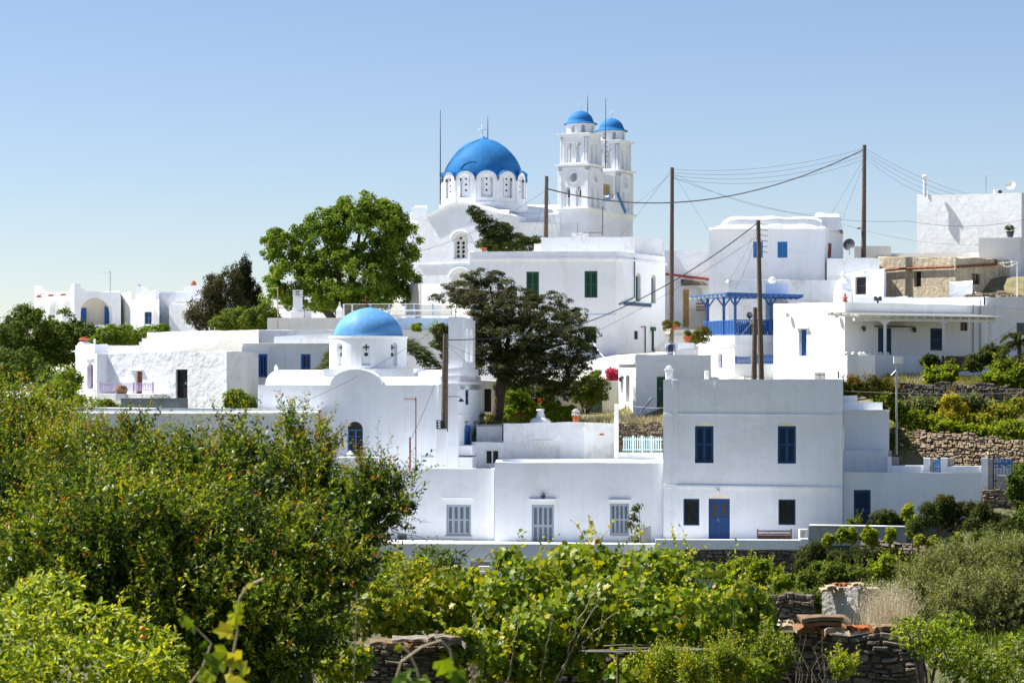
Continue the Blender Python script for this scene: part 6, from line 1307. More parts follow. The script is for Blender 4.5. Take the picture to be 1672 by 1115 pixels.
# right-hand gardens
garden = [
    ('hedge', 'clipped hedge with reddish tips right of the two-storey house roof', 'hedge', [(1395, 632, 20, 17, 125), (1425, 634, 24, 18, 125), (1450, 640, 18, 20, 125), (1380, 640, 10, 20, 125)], 'leaf_hedge', 420, .45, .12, .26),
    ('shrub', 'yellow-green vine bush beneath the clipped hedge', 'shrub', [(1455, 662, 22, 18, 124.5), (1475, 680, 18, 14, 124.5)], 'leaf_yellow', 150, .45, .16, .26),
    ('shrub', 'grey-green bush behind the street light pole', 'shrub', [(1495, 668, 26, 22, 128), (1480, 700, 18, 14, 127), (1525, 660, 16, 14, 129)], 'leaf_olive', 230, .3, .13, .26),
    ('broom', 'yellow flowering broom in the middle of the terraced garden', 'flowering shrub', [(1552, 655, 14, 14, 128), (1548, 680, 18, 16, 127.5), (1568, 668, 10, 12, 128)], 'leaf_broom', 150, .5, .11, .24),
    ('grapevine', 'bright green grapevine clump above the reddish rubble wall', 'grapevine', [(1515, 690, 22, 12, 127), (1545, 698, 24, 10, 126.5), (1500, 684, 10, 8, 127)], 'leaf_yellow', 170, .6, .18, .28),
    ('grapevine', 'spreading bright green grapevine over the right end of the rubble wall', 'grapevine', [(1612, 708, 30, 14, 126.5), (1650, 700, 26, 14, 126.5), (1580, 702, 16, 9, 126.5), (1630, 722, 20, 8, 126)], 'leaf_yellow', 240, .55, .18, .28),
    ('grapevine', 'leafy grapevine bush below the first porch garden bed', 'grapevine', [(1524, 612, 14, 11, 134), (1548, 610, 14, 12, 134), (1536, 618, 22, 6, 133.5)], 'leaf_yellow', 150, .5, .18, .26),
    ('grapevine', 'large yellow-green vine bush at the right edge under the palm', 'grapevine', [(1640, 604, 26, 14, 133.5), (1665, 612, 20, 18, 133), (1625, 618, 16, 8, 133)], 'leaf_yellow', 220, .5, .18, .28),
    ('shrub', 'dark green shrub under the right end of the timber porch', 'shrub', [(1602, 585, 18, 12, 136), (1630, 588, 22, 12, 136), (1590, 598, 16, 10, 135.5), (1625, 572, 18, 8, 137)], 'leaf_dark', 240, .5, .15, .28),
    ('shrub', 'spiky dark agave-like shrub at the low porch wall', 'shrub', [(1522, 590, 14, 8, 136)], 'leaf_dark', 60, .45, .22, .22),
    ('shrub', 'blue-green shrub on the upper garden terrace', 'shrub', [(1585, 660, 20, 14, 129), (1610, 668, 18, 12, 129)], 'leaf_olive', 150, .35, .13, .26),
    ('shrub', 'golden weedy bush at the foot of the upper stone wall', 'shrub', [(1640, 672, 26, 10, 128.5), (1600, 685, 24, 8, 128), (1665, 660, 14, 10, 129)], 'leaf_broom', 170, .2, .12, .26),
    ('shrub', 'dark spreading juniper bush before the long yard wall', 'shrub', [(1530, 838, 30, 24, 106), (1570, 848, 34, 26, 106), (1612, 850, 30, 26, 105), (1545, 820, 14, 14, 106), (1640, 868, 26, 20, 104), (1500, 856, 14, 16, 106)], 'leaf_dark', 620, .45, .12, .24),
    ('shrub', 'low dark plant beside the dark slatted yard door', 'shrub', [(1448, 846, 24, 14, 114), (1437, 854, 12, 10, 114), (1465, 850, 12, 10, 114)], 'leaf_dark', 170, .55, .12, .2),
    ('shrub', 'dark ivy bank hanging below the grey garden wall', 'ivy', [(1360, 912, 30, 14, 110.5), (1410, 910, 34, 16, 110), (1455, 908, 26, 16, 109.5), (1485, 915, 16, 14, 109)], 'leaf_dark', 260, .3, .13, .26),
    ('shrub', 'small plant in front of the dark slatted yard door', 'shrub', [(1396, 853, 9, 6, 114)], 'leaf_bush', 40, .5, .1, .16),
    ('shrub', 'dark bush below the white terrace parapet', 'shrub', [(1322, 905, 26, 20, 108), (1318, 925, 20, 12, 107)], 'leaf_dark', 200, .45, .13, .22),
    ('shrub', 'feathery green bush left of the ruined stone hut', 'shrub', [(1345, 955, 40, 30, 80), (1375, 940, 36, 20, 80), (1330, 985, 28, 22, 78), (1395, 935, 22, 14, 81)], 'leaf_bush', 620, .65, .09, .17),
    ('shrub', 'fig bush with pale bright leaves behind the ruined stone hut', 'shrub', [(1440, 930, 18, 16, 82), (1452, 918, 10, 10, 82)], 'leaf_yellow', 110, .6, .14, .18),
    ('shrub', 'bright leafy bush between the vine arbour and the terrace wall', 'shrub', [(1215, 925, 26, 14, 92), (1250, 935, 30, 18, 91), (1275, 950, 18, 14, 90), (1190, 935, 20, 12, 92)], 'leaf_yellow', 340, .5, .12, .2),
    ('shrub', 'broad bright green bush on the slope under the juniper', 'shrub', [(1500, 935, 30, 18, 84), (1540, 950, 26, 16, 83), (1470, 950, 20, 12, 84)], 'leaf_yellow', 260, .35, .12, .2),
    ('tree', 'dark green tree cut by the right edge near the blue gate', 'tree', [(1672, 800, 20, 45, 108), (1680, 850, 24, 30, 106), (1668, 770, 10, 14, 109)], 'leaf_bush', 300, .4, .14, .26),
    ('shrub', 'olive-green shrub at the right edge above the silvery olive tree', 'shrub', [(1640, 888, 34, 16, 88), (1600, 880, 22, 10, 90), (1672, 900, 26, 20, 86)], 'leaf_bush', 360, .4, .1, .2)]
for nm, lab, cat, bl, mt, nc, rm, ln, cr in garden:
    b0_ = bl[0]; t = tree(nm, lab, cat, b0_[0], b0_[1] + b0_[3], b0_[4])
    crown(t, ragged(bl), int(nc * 1.1), 34, cr * .85, ln, .75 if mt != 'leaf_dark' else .4, M[mt], rmean=rm, shell=(.2, 1.08), tone=.3)
    if mt in ('leaf_yellow', 'leaf_bush', 'leaf_olive', 'leaf_broom', 'leaf_hedge'): shoots(t, bl, int(nc * .22) + 6, .55 * (b0_[4] / 128), 9, ln * .9, .6, M[mt], name='young_shoots', upw=1.2, rmean=min(.75, rm + .25), shell=(.75, 1.0), spread=.5)
    limbs(t, W(b0_[0], b0_[1] + b0_[3] * 1.3, b0_[4]), [W(b[0], b[1], b[4]) for b in bl[:4]], .05, 'twig')
# young vines on stakes in front of the grey wall
for i, (x, y, s, D_) in enumerate(((1352, 882, 1, 109), (1373, 876, 1.1, 109), (1391, 874, 1.2, 109), (1414, 874, 1.3, 109), (1425, 880, 1, 109), (1454, 874, 1.1, 109), (1490, 862, 1.6, 108), (1482, 840, 1.6, 108.5), (1500, 885, 1.2, 107), (1522, 890, 1.2, 107), (1562, 885, 1.3, 105), (1566, 900, 1.1, 105))):
    t = tree('young_vine', ['leftmost', 'second', 'third', 'fourth', 'fifth', 'sixth', 'tall eighth', 'tallest seventh', 'ninth', 'tenth', 'eleventh', 'rightmost'][i] + ' young yellow-green vine, counted from the left along the grey garden wall', 'vine', x, y + 22 * s, D_, 'young vines below the grey garden wall')
    crown(t, [(x, y, 5 * s, 9 * s, D_), (x + 2, y - 7 * s, 3 * s, 5 * s, D_)], 24, 22, .14, .13, .85, M['leaf_yellow'], rmean=.7, name='foliage'); mb = MB(); mb.tube([W(x, y + 24 * s, D_), W(x, y - 6, D_)], .02, 5); mb.build('stem', M['twig'], t)
# potted tree beside the long house
t = tree('small_tree', 'thin potted sapling with sparse leaves between the two front houses', 'sapling', 1046, 885, 117)
limbs(t, W(1046, 886, 117), [W(1047, 850, 117), W(1044, 828, 117)], .03, 'twig')
crown(t, [(1042, 828, 9, 5, 117), (1036, 845, 7, 6, 117), (1034, 862, 7, 4, 117), (1037, 880, 9, 4, 117), (1030, 855, 4, 3, 117)], 40, 14, .16, .12, .7, M['leaf_dark'], rmean=.5, shell=(.1, 1))
t = tree('flowering_plant', 'orange-leaved plants in pots before the blue pergola house', 'plant', 1150, 555, 145); crown(t, [(1148, 545, 12, 12, 145), (1135, 552, 8, 7, 145)], 90, 26, .26, .11, .6, M['leaf_hedge'], rmean=.5)
t = tree('plant_row', 'row of dark leafy plants behind the blue balcony railing', 'plants', 1232, 545, 149.5); crown(t, [(1215, 536, 16, 8, 149.6), (1245, 534, 18, 9, 150)], 110, 26, .28, .12, .6, M['leaf_hedge'], rmean=.35)

# pomegranate bushes in the foreground
t = tree('pomegranate_bush', 'huge dark green pomegranate bush with reddish tips filling the left foreground', 'bush', 380, 1150, 33)
PB = [(330, 830, 110, 70, 34), (450, 800, 86, 60, 34), (230, 830, 90, 90, 34), (560, 855, 66, 55, 33.5), (612, 825, 42, 30, 33.5), (350, 900, 150, 90, 32.5), (480, 925, 110, 74, 32.5), (300, 1000, 160, 90, 31.5), (430, 1040, 110, 80, 31.5), (160, 880, 120, 110, 33), (645, 830, 26, 22, 33.5), (385, 760, 34, 30, 34.5), (515, 785, 30, 28, 34.2), (270, 785, 46, 34, 34.5), (200, 910, 110, 110, 31.5), (100, 940, 110, 90, 31.5), (555, 930, 50, 44, 33), (500, 1000, 60, 50, 32.5)]
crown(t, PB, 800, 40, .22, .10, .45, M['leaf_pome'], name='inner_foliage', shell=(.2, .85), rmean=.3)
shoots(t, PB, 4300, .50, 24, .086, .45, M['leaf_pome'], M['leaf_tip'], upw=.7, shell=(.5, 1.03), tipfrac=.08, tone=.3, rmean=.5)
TS = [(540, 752, 5, 18, 34.3), (395, 745, 26, 12, 34.5), (330, 758, 30, 12, 34.5), (610, 805, 18, 14, 33.6), (655, 805, 10, 8, 33.6), (265, 765, 36, 16, 34.6), (200, 752, 46, 18, 35), (470, 762, 22, 12, 34.4), (300, 758, 18, 12, 34.6), (120, 745, 50, 14, 35)]
shoots(t, TS + [(470, 700, 6, 16, 34.4), (525, 735, 8, 22, 34.3), (480, 720, 10, 20, 34.4), (390, 700, 6, 10, 34.5), (215, 715, 20, 10, 34.8), (590, 800, 8, 20, 33.6), (620, 790, 8, 16, 33.6), (672, 800, 6, 6, 33.4)], 520, .5, 30, .066, .45, M['leaf_pome'], M['leaf_tip'], name='upright_shoots', upw=2.1, tipfrac=.2, rmean=.55, spread=.25)
C_, O_ = blob_points(PB, 150, (.2, .8)); bs0 = np.array(W(400, 1180, 33)); P = []
for c in C_[:150]:
    b = np.array(W(rng.uniform(250, 520), 1180, 33)); f = np.linspace(0, 1, 8)[:, None]; P.append(b + (c - b) * f + np.array([0, 0, 1]) * .25 * np.sin(np.pi * f) + rng.normal(size=(8, 3)) * .02)
tag(tubes('branches', P, np.linspace(.03, .006, 8), M['twig'], t, 5), kind='stuff')
P = []
for x0, y0, x1, y1 in ((640, 850, 690, 812), (660, 840, 700, 850), (640, 870, 692, 880), (655, 830, 690, 790), (640, 800, 668, 745), (620, 790, 640, 742), (650, 815, 700, 775), (655, 860, 680, 868), (630, 780, 655, 760)):
    a, c = np.array(W(x0, y0, 33.5)), np.array(W(x1, y1, 33.4)); f = np.linspace(0, 1, 8)[:, None]; P.append(a + (c - a) * f + np.cumsum(rng.normal(size=(8, 3)) * .012, 0))
tag(tubes('bare_twigs', P, np.linspace(.006, .002, 8), M['twig'], t, 4), kind='stuff')
fl = thing('x', None, None, (0, 0, 0)) if 0 else None
for i in range(26):
    b = PB[rng.integers(len(PB))]; d = unit(rng.normal(size=3) * [1, .4, 1] + [0, -1.2, .2]); s = b[4] / F_PX; c = np.array(W(b[0], b[1], b[4])) + d * np.array([b[2], b[2] * .8, b[3]]) * s * 1.02
    mb = MB(); mb.lathe(c, [(.004, 0), (.012, .012), (.013, .03), (.02, .042), (.012, .036)], 6); mb.build('blossom', M['red'], t)
t = tree('pomegranate_bush', 'second pomegranate bush with orange young leaves at the left edge', 'bush', 60, 1000, 40)
PB2 = [(70, 765, 80, 60, 41), (20, 745, 60, 70, 41), (120, 745, 60, 40, 41), (40, 830, 90, 80, 40), (150, 800, 70, 70, 40), (-10, 900, 60, 90, 40), (60, 690, 40, 26, 42), (15, 675, 44, 28, 42), (100, 700, 30, 20, 42), (-5, 655, 30, 16, 42)]
crown(t, PB2, 500, 36, .25, .09, .45, M['leaf_pome'], name='inner_foliage', shell=(.2, .85), rmean=.3)
shoots(t, PB2, 1900, .5, 24, .078, .45, M['leaf_pome'], M['leaf_tip'], upw=.9, shell=(.45, 1.02), tipfrac=.18, rmean=.6)

def leaf_parts(root, src, maxn=300, name='leaf', d_in=(0, -1, .3)):
    pass
def part_leaves(root, pos, axis, nrm, ln, wd_, mat, shape, variants=6, name='leaf'):
    """large leaves, each an object of its own, meshes shared between alike ones"""
    if not hasattr(part_leaves, 'c'): part_leaves.c = {}
    key = (mat.name, shape)
    if key not in part_leaves.c:
        ms = []
        pts, fcs = SHAPES[shape]
        for v in range(variants):
            me = bpy.data.meshes.new(name); me.from_pydata([(a, b * rng.uniform(.9, 1.1), c + rng.uniform(-.05, .05)) for a, b, c in pts], [], [tuple(f) for f in fcs])
            at = me.attributes.new('rnd', 'FLOAT', 'POINT'); at.data.foreach_set('value', np.full(len(pts), (v + .5) / variants, np.float32)); me.materials.append(mat); ms.append(me)
        part_leaves.c[key] = ms
    ms = part_leaves.c[key]; axis = unit(axis); side = unit(np.cross(axis, nrm)); up = np.cross(side, axis); off = np.array(root.location)
    for i in range(len(pos)):
        o = bpy.data.objects.new(name, ms[int(rng.integers(len(ms)))]); COL.objects.link(o); o.parent = root
        m4 = Matrix.Identity(4); l, w_ = float(ln[i]), float(wd_[i])
        for r_ in range(3): m4[r_][0], m4[r_][1], m4[r_][2], m4[r_][3] = axis[i][r_] * l, side[i][r_] * w_, up[i][r_] * l, pos[i][r_] - off[r_]
        o.matrix_local = m4
# grapevine arbour
t = tree('grapevine', 'broad sunlit grapevine spreading over a reed arbour in the foreground', 'grapevine', 1000, 1110, 43)
VB = [(950, 925, 66, 38, 44), (1040, 930, 80, 34, 44), (1130, 955, 80, 40, 44), (860, 960, 60, 50, 43.5), (1000, 985, 110, 50, 42.5), (1100, 1000, 110, 45, 42), (1210, 985, 50, 40, 43), (900, 1020, 80, 40, 42), (820, 1000, 55, 55, 43), (1240, 1020, 34, 40, 43), (1180, 1045, 60, 28, 42), (1010, 1035, 80, 24, 42.5), (1100, 1040, 80, 24, 42.2), (780, 960, 40, 34, 44), (935, 905, 34, 18, 44.5), (1090, 915, 40, 18, 45), (830, 915, 22, 24, 44.5), (700, 1070, 60, 40, 43), (790, 1070, 60, 45, 42), (870, 1080, 60, 40, 42), (910, 1050, 40, 30, 42), (960, 1085, 30, 24, 41.5), (1040, 1095, 50, 26, 41), (1180, 1095, 80, 30, 40.5), (1250, 1075, 30, 40, 42), (755, 1065, 36, 46, 38)]
def vine_leaves(root, VB, n, npart, size, mat, shape='lobed', aspect=.95, up=.35, face=1.0, shell=(.6, 1.05), rm=.5):
    C_, O_ = blob_points(VB, n, shell); n = len(C_); nr = unit(O_ * .6 + np.array([0, -.35, up]) + rng.normal(size=(n, 3)) * .5); ax = unit(np.cross(nr, rng.normal(size=(n, 3))) + np.array([0, 0, -.4]))
    s = size * rng.uniform(.6, 1.3, n); front = (-C_[:, 1] + O_[:, 1] * -.5) + rng.uniform(0, .5, n) + s * 3; idx = np.argsort(-front); a, b = idx[:npart], idx[npart:]
    t_ = np.clip(rm + rng.normal(size=n) * .28 + O_[:, 2] * .1, 0, 1)
    tag(leaves('foliage', C_[b], ax[b], nr[b], s[b], s[b] * aspect, t_[b], mat, root, shape), kind='stuff')
    part_leaves(root, C_[a], ax[a], nr[a], s[a], s[a] * aspect, mat, shape)
vine_leaves(t, VB, 12500, 290, .125, M['leaf_vine'], rm=.42)
shoots(t, [(b[0], b[1] - b[3] * .4, b[2] * .9, b[3] * .6, b[4]) for b in VB], 110, .6, 9, .09, .9, M['leaf_vine'], name='young_shoots', upw=1.1, shape='lobed', stem_r=.007, rmean=.7, shell=(.8, 1), stem='pale_twig')
tag(tubes('vine_stems', [np.array([np.array(W(x0, y0, 41.5)) * (1 - f) + np.array(W(x1, y1, 41.2)) * f + rng.normal(size=3) * .015 for f in np.linspace(0, 1, 9)]) for x0, y0, x1, y1 in ((905, 1115, 990, 950), (915, 1115, 945, 1010), (935, 1030, 985, 945), (1180, 1115, 1200, 1000), (830, 1115, 850, 980), (950, 1050, 1005, 1000), (885, 1115, 900, 1000), (1290, 1115, 1265, 1040))], np.linspace(.018, .006, 9), M['pale_twig'], t, 5), kind='stuff')
ar = thing('arbour', 'low arbour of grey reeds on a thin post under the grapevine', 'arbour', W(1070, 1110, 41))
for k, (xa, ya, xb, yb, D_) in enumerate(((955, 1063, 1190, 1060, 40.4), (960, 1060, 1140, 1057, 41), (1010, 1056, 1185, 1061, 40.8), (985, 1054, 1090, 1052, 41.4))):
    mb = MB(); mb.tube([W(xa + (xb - xa) * f, ya + (yb - ya) * f + 1.2 * math.sin(f * 5 + k), D_) for f in np.linspace(0, 1, 10)], .018 if k == 0 else .01, 6); mb.build('reed', M['concrete' if k == 0 else 'reed'], ar)
mb = MB(); mb.tube([W(1009, 1066, 40.6), W(1009, 1130, 40.6)], .022, 6); mb.build('post', M['twig'], ar)
t = tree('grapevine', 'yellow-green grapevine tangle between the pomegranate and the loquat', 'grapevine', 690, 1040, 44)
vine_leaves(t, [(660, 955, 45, 40, 44), (600, 985, 45, 34, 43), (580, 1015, 36, 26, 42.5), (545, 990, 24, 18, 42), (560, 1080, 50, 34, 36), (720, 985, 55, 45, 43.5), (650, 1000, 50, 40, 43), (770, 1005, 40, 40, 43.5), (735, 950, 30, 26, 44.5), (690, 930, 26, 20, 45), (640, 915, 20, 16, 45)], 5200, 150, .11, M['leaf_vine'], rm=.6)
shoots(t, [(680, 950, 60, 40, 44), (640, 980, 40, 50, 43)], 120, .5, 12, .06, .7, M['leaf_vine'], name='young_shoots', upw=.8, shape='fold')
t = tree('loquat_tree', 'loquat sapling with long drooping leaves in front of the pale retaining wall', 'tree', 715, 980, 48)
C_, O_ = blob_points([(705, 915, 26, 20, 48), (725, 935, 24, 18, 48), (690, 935, 16, 14, 48), (745, 912, 10, 14, 48)], 420, (.4, 1)); k = len(C_); ax = unit(O_ * .8 + rng.normal(size=(k, 3)) * .4 + np.array([0, 0, -.2]))
leaves('crown', C_, ax, unit(np.cross(ax, rng.normal(size=(k, 3))) + np.array([0, 0, .8])), rng.uniform(.12, .2, k), .05, rng.uniform(.1, .8, k), M['leaf_bush'], t, 'fold')
limbs(t, W(730, 985, 48), [W(x, y, 48) for x, y in ((700, 905, ), (745, 905), (690, 935), (760, 960), (775, 890), (770, 930), (755, 925), (720, 930), (817, 893))], .03, 'twig', wob=.2)
# lemon tree in the lower left corner
t = tree('lemon_tree', 'bright yellow-green lemon tree in the lower left corner', 'tree', 120, 1180, 25)
LB = [(60, 1000, 70, 40, 26), (150, 1030, 80, 45, 25.5), (30, 1060, 80, 60, 25), (230, 1060, 70, 40, 25.5), (130, 1090, 120, 50, 24.5), (80, 960, 60, 26, 26.5), (240, 1100, 70, 40, 24.5), (20, 1110, 60, 40, 24)]
C_, O_ = blob_points(LB, 4200, (.5, 1.04)); k = len(C_); nr = unit(O_ * .5 + np.array([-.1, -.25, .6]) + rng.normal(size=(k, 3)) * .5); ax = unit(np.cross(nr, rng.normal(size=(k, 3))) + O_ * .4); s = rng.uniform(.07, .125, k)
idx = np.argsort(C_[:, 1] - s * 4 + rng.uniform(0, .8, k)); a, b = idx[:280], idx[280:]
tag(leaves('foliage', C_[b], ax[b], nr[b], s[b], s[b] * .5, np.clip(.55 + rng.normal(size=len(b)) * .28, 0, 1), M['leaf_lemon'], t, 'fold'), kind='stuff'); part_leaves(t, C_[a], ax[a], nr[a], s[a], s[a] * .5, M['leaf_lemon'], 'fold')
shoots(t, LB, 60, .35, 12, .07, .45, M['leaf_lemon'], name='young_shoots', upw=1.3, shape='fold', rmean=.8, shell=(.85, 1))
tag(limbs(t, W(120, 1200, 25), [W(x, y, 25.3) for x, y in ((30, 1000), (90, 990), (170, 1010), (240, 1040), (60, 1060), (280, 1080), (200, 1000))], .035, 'twig', name='branches', wob=.2), kind='stuff')
for x, y in ((232, 1026), (233, 1040)):
    mb = MB(); mb.lathe(W(x, y + 5, 24.2), [(.004, 0), (.02, .006), (.03, .022), (.03, .036), (.018, .052), (.004, .06)], 12); mb.build('lemon', M['orange_fruit'], t, smooth=True)
# silvery olive tree and citrus on the right
t = tree('olive_tree', 'silvery olive tree filling the lower right', 'olive tree', 1600, 1115, 62)
OB = [(1560, 950, 60, 50, 63), (1630, 940, 60, 50, 63), (1520, 990, 45, 45, 62), (1600, 1000, 80, 55, 61), (1660, 1010, 60, 60, 61), (1560, 1050, 60, 45, 61), (1640, 1070, 60, 50, 60.5), (1500, 950, 26, 28, 63), (1672, 930, 40, 44, 62)]
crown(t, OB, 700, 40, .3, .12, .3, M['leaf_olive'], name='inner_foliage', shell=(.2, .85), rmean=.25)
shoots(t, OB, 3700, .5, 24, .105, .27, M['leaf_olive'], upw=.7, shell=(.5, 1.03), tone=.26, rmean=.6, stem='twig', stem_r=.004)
limbs(t, W(1600, 1140, 62), [W(x, y, 62) for x, y in ((1550, 960), (1630, 950), (1600, 1000), (1520, 990), (1660, 1000))], .14)
t = tree('citrus_tree', 'glossy green citrus tree before the foreground stone wall on the right', 'tree', 1560, 1150, 41)
CB = [(1505, 1035, 50, 26, 41), (1550, 1060, 60, 34, 41), (1600, 1090, 60, 30, 41), (1480, 1020, 24, 12, 41), (1560, 1020, 30, 20, 41.5), (1640, 1100, 60, 26, 41), (1660, 1060, 26, 30, 41)]
C_, O_ = blob_points(CB, 2600, (.5, 1.04)); k = len(C_); nr = unit(O_ * .5 + np.array([0, -.3, .5]) + rng.normal(size=(k, 3)) * .5); ax = unit(np.cross(nr, rng.normal(size=(k, 3))) + O_ * .4); s = rng.uniform(.07, .13, k)
idx = np.argsort(C_[:, 1] - s * 4); a, b = idx[:200], idx[200:]
tag(leaves('foliage', C_[b], ax[b], nr[b], s[b], s[b] * .42, np.clip(.4 + rng.normal(size=len(b)) * .28, 0, 1), M['leaf_lemon'], t, 'fold'), kind='stuff'); part_leaves(t, C_[a], ax[a], nr[a], s[a], s[a] * .42, M['leaf_lemon'], 'fold')
limbs(t, W(1512, 1180, 41), [W(x, y, 41) for x, y in ((1500, 1040), (1540, 1050), (1480, 1025), (1585, 1075))], .05, 'bark')
for i, (lab, x, y, s_, D_) in enumerate((('bright leafy shoot rising before the stone wall, lower right', 1375, 1085, 1, 38), ('leafy plant at the bottom edge under the right end of the arbour', 1190, 1088, 1.8, 38.5), ('dark leafy clump at the bottom edge right of the arbour post', 1075, 1095, 2.1, 39), ('bushy seedling at the bottom edge left of the stone wall', 1262, 1070, 2.0, 41), ('small leafy clump at the bottom edge between two bigger ones', 1130, 1100, 1.5, 37))):
    t = tree('seedling', lab, 'plant', x, 1140, D_); shoots(t, ragged([(x, y + 12, 16 * s_, 22 * s_, D_)]), int(70 * s_ ** 2), .3, 14, .06, .55, M['leaf_vine' if i else 'leaf_lemon'], upw=1.6, shape='fold', name='foliage', rmean=.5)
# reddish dry stalks in front of the stone wall
t = tree('dry_stalks', 'bare reddish stalks standing before the right foreground wall', 'dry weeds', 1320, 1130, 39)
P = [];
for i in range(14):
    x = rng.uniform(1285, 1365); P.append([np.array(W(x + rng.normal() * 12 * f, 1135 - f * rng.uniform(60, 110), 39)) for f in np.linspace(0, 1, 6)])
tubes('stalks', P, np.linspace(.005, .0015, 6), M['pale_twig'], t, 3)
# blurred foreground vine tendrils and oat stalks
def tendril(lab, pts, D_, lv):
    t = thing('vine_shoot', lab, 'vine shoot', W(pts[0][0], pts[0][1], D_)); mb = MB(); mb.tube([W(x, y, D_) for x, y in pts], .004, 6); mb.build('stem', M['reed'], t)
    k = len(lv); pos = np.array([np.array(W(x, y, D_ - .05)) for x, y, s in lv]); s = np.array([q[2] for q in lv]) * 1.3; nr = unit(np.array([[0, -.8, .6]] * k) + rng.normal(size=(k, 3)) * .4); part_leaves(t, pos, unit(rng.normal(size=(k, 3)) * [1, .2, 1] + [0, 0, -.5]), nr, s, s * .95, M['leaf_vine'], 'lobed')
tendril('blurred young vine shoot with yellow leaves, lower left foreground', [(372, 1130), (378, 1080), (388, 1030), (385, 1000), (392, 975), (405, 955), (430, 945)], 9, [(385, 1000, .05), (380, 1030, .06), (372, 1065, .075), (395, 1075, .06), (360, 1090, .07), (400, 1100, .05), (388, 985, .035), (405, 960, .025), (370, 1110, .07), (345, 1100, .05)])
tendril('blurred tendril drooping in from the left, lower left foreground', [(300, 1130), (330, 1090), (345, 1050), (310, 1015), (300, 1008)], 10, [(300, 1012, .045), (318, 1022, .03), (338, 1050, .03), (325, 1100, .06)])
tendril('blurred curling vine shoot at the bottom edge, centre left', [(640, 1130), (655, 1080), (690, 1055), (720, 1045), (735, 1060), (742, 1100), (740, 1130)], 9, [(722, 1078, .065), (745, 1095, .06), (700, 1110, .05), (660, 1100, .045), (760, 1110, .05), (650, 1120, .06)])
tendril('blurred vine shoot at the bottom edge left of the curling one', [(690, 1130), (680, 1090), (668, 1065), (650, 1050)], 9.5, [(680, 1095, .035), (655, 1055, .025), (690, 1115, .04)])
def oat(lab, x, y0, y1, D_):
    t = thing('wild_oat', lab, 'grass stalk', W(x, y1, D_)); mb = MB(); mb.tube([W(x + (1 - f) * -6, y1 + (y0 - y1) * f, D_) for f in np.linspace(0, 1, 8)], .0022, 5); mb.build('stalk', M['reed'], t)
    k = 46; f = rng.uniform(0, 1, k) ** .8; pos = np.array([np.array(W(x + rng.normal() * 10 * (.3 + f_), y0 + (y1 - y0) * .55 * f_, D_)) for f_ in f]); ax = unit(rng.normal(size=(k, 3)) * .5 + [0, 0, -1]); leaves('spikelets', pos, ax, rng.normal(size=(k, 3)), .022, .006, rng.uniform(0, 1, k), M['leaf_dry'], t)
oat('tall dry wild oat stalk with pale spikelets, foreground', 583, 965, 1130, 12); oat('shorter wild oat stalk at the bottom edge', 773, 1080, 1150, 11)
# grasses
def grass(name, rects, n, h, mat, kind='stuff', lean=.35, w=.02):
    """rects: (px0, px1, D0, D1) patches on the ground"""
    P = []
    for (x0, x1, D0, D1, k) in rects:
        D_ = rng.uniform(D0, D1, k); x = (rng.uniform(x0, x1, k) - CX) * D_ / F_PX; P.append(np.stack([x, D_, ground_z(x, D_) - .02], 1))
    pos = np.concatenate(P); k = len(pos); ax = unit(rng.normal(size=(k, 3)) * lean + [0, 0, 1]); L_ = h * rng.uniform(.4, 1.3, k)
    cl = np.array([noise.noise(Vector((p[0] * .7, p[1] * .7, 0))) for p in pos]); t_ = np.clip(.5 + cl * .7 + rng.normal(size=k) * .2, 0, 1)
    return tag(leaves(name, pos, ax, unit(rng.normal(size=(k, 3)) + [0, -1, 0]), L_, w * rng.uniform(.6, 1.5, k), t_, mat), kind=kind)
grass('grass', [(1445, 1700, 126, 131, 9000), (1440, 1700, 132, 139, 7000), (1230, 1700, 84, 112, 16000), (760, 1090, 128, 136, 5000), (1380, 1480, 120, 128, 1500), (1450, 1700, 126, 128, 4000), (1450, 1700, 131, 132.5, 3500)], 0, .36, M['leaf_grass'], w=.03)
grass('wild_grass', [(1440, 1700, 125.6, 127.5, 1500), (1440, 1700, 128, 131, 2200), (1462, 1700, 132.2, 134.5, 2200), (1230, 1480, 100, 111, 1500)], 0, .62, M['leaf_yellow'], w=.04)
grass('dry_grass', [(1460, 1520, 132.5, 137, 1600), (1000, 1090, 128, 131.5, 900), (945, 1010, 128, 133, 500), (1600, 1700, 131.5, 133, 500)], 0, .5, M['leaf_dry'], w=.025)
grass('weeds', [(400, 1700, 30, 60, 18000), (700, 1700, 60, 110, 22000)], 0, .30, M['leaf_bush'], w=.03)
t = tree('dry_grass_clump', 'pale feathery dry grass clump right of the ruined stone hut', 'dry grass', 1450, 1040, 60)
k = 1500; b = np.array([np.array(W(rng.normal(1450, 18), 1040 - rng.uniform(0, 15), rng.uniform(58, 63))) for _ in range(k)]); leaves('blades', b, unit(rng.normal(size=(k, 3)) * .3 + [0, 0, 1]), rng.normal(size=(k, 3)), rng.uniform(.5, 1.35, k), .012, rng.uniform(0, 1, k), M['leaf_dry'], t)
b2 = b + unit(rng.normal(size=(k, 3)) * .3 + [0, 0, 1]) * rng.uniform(.6, 1.3, (k, 1)); leaves('plumes', b2, unit(rng.normal(size=(k, 3))), rng.normal(size=(k, 3)), .05, .02, rng.uniform(.5, 1, k), M['leaf_dry'], t)

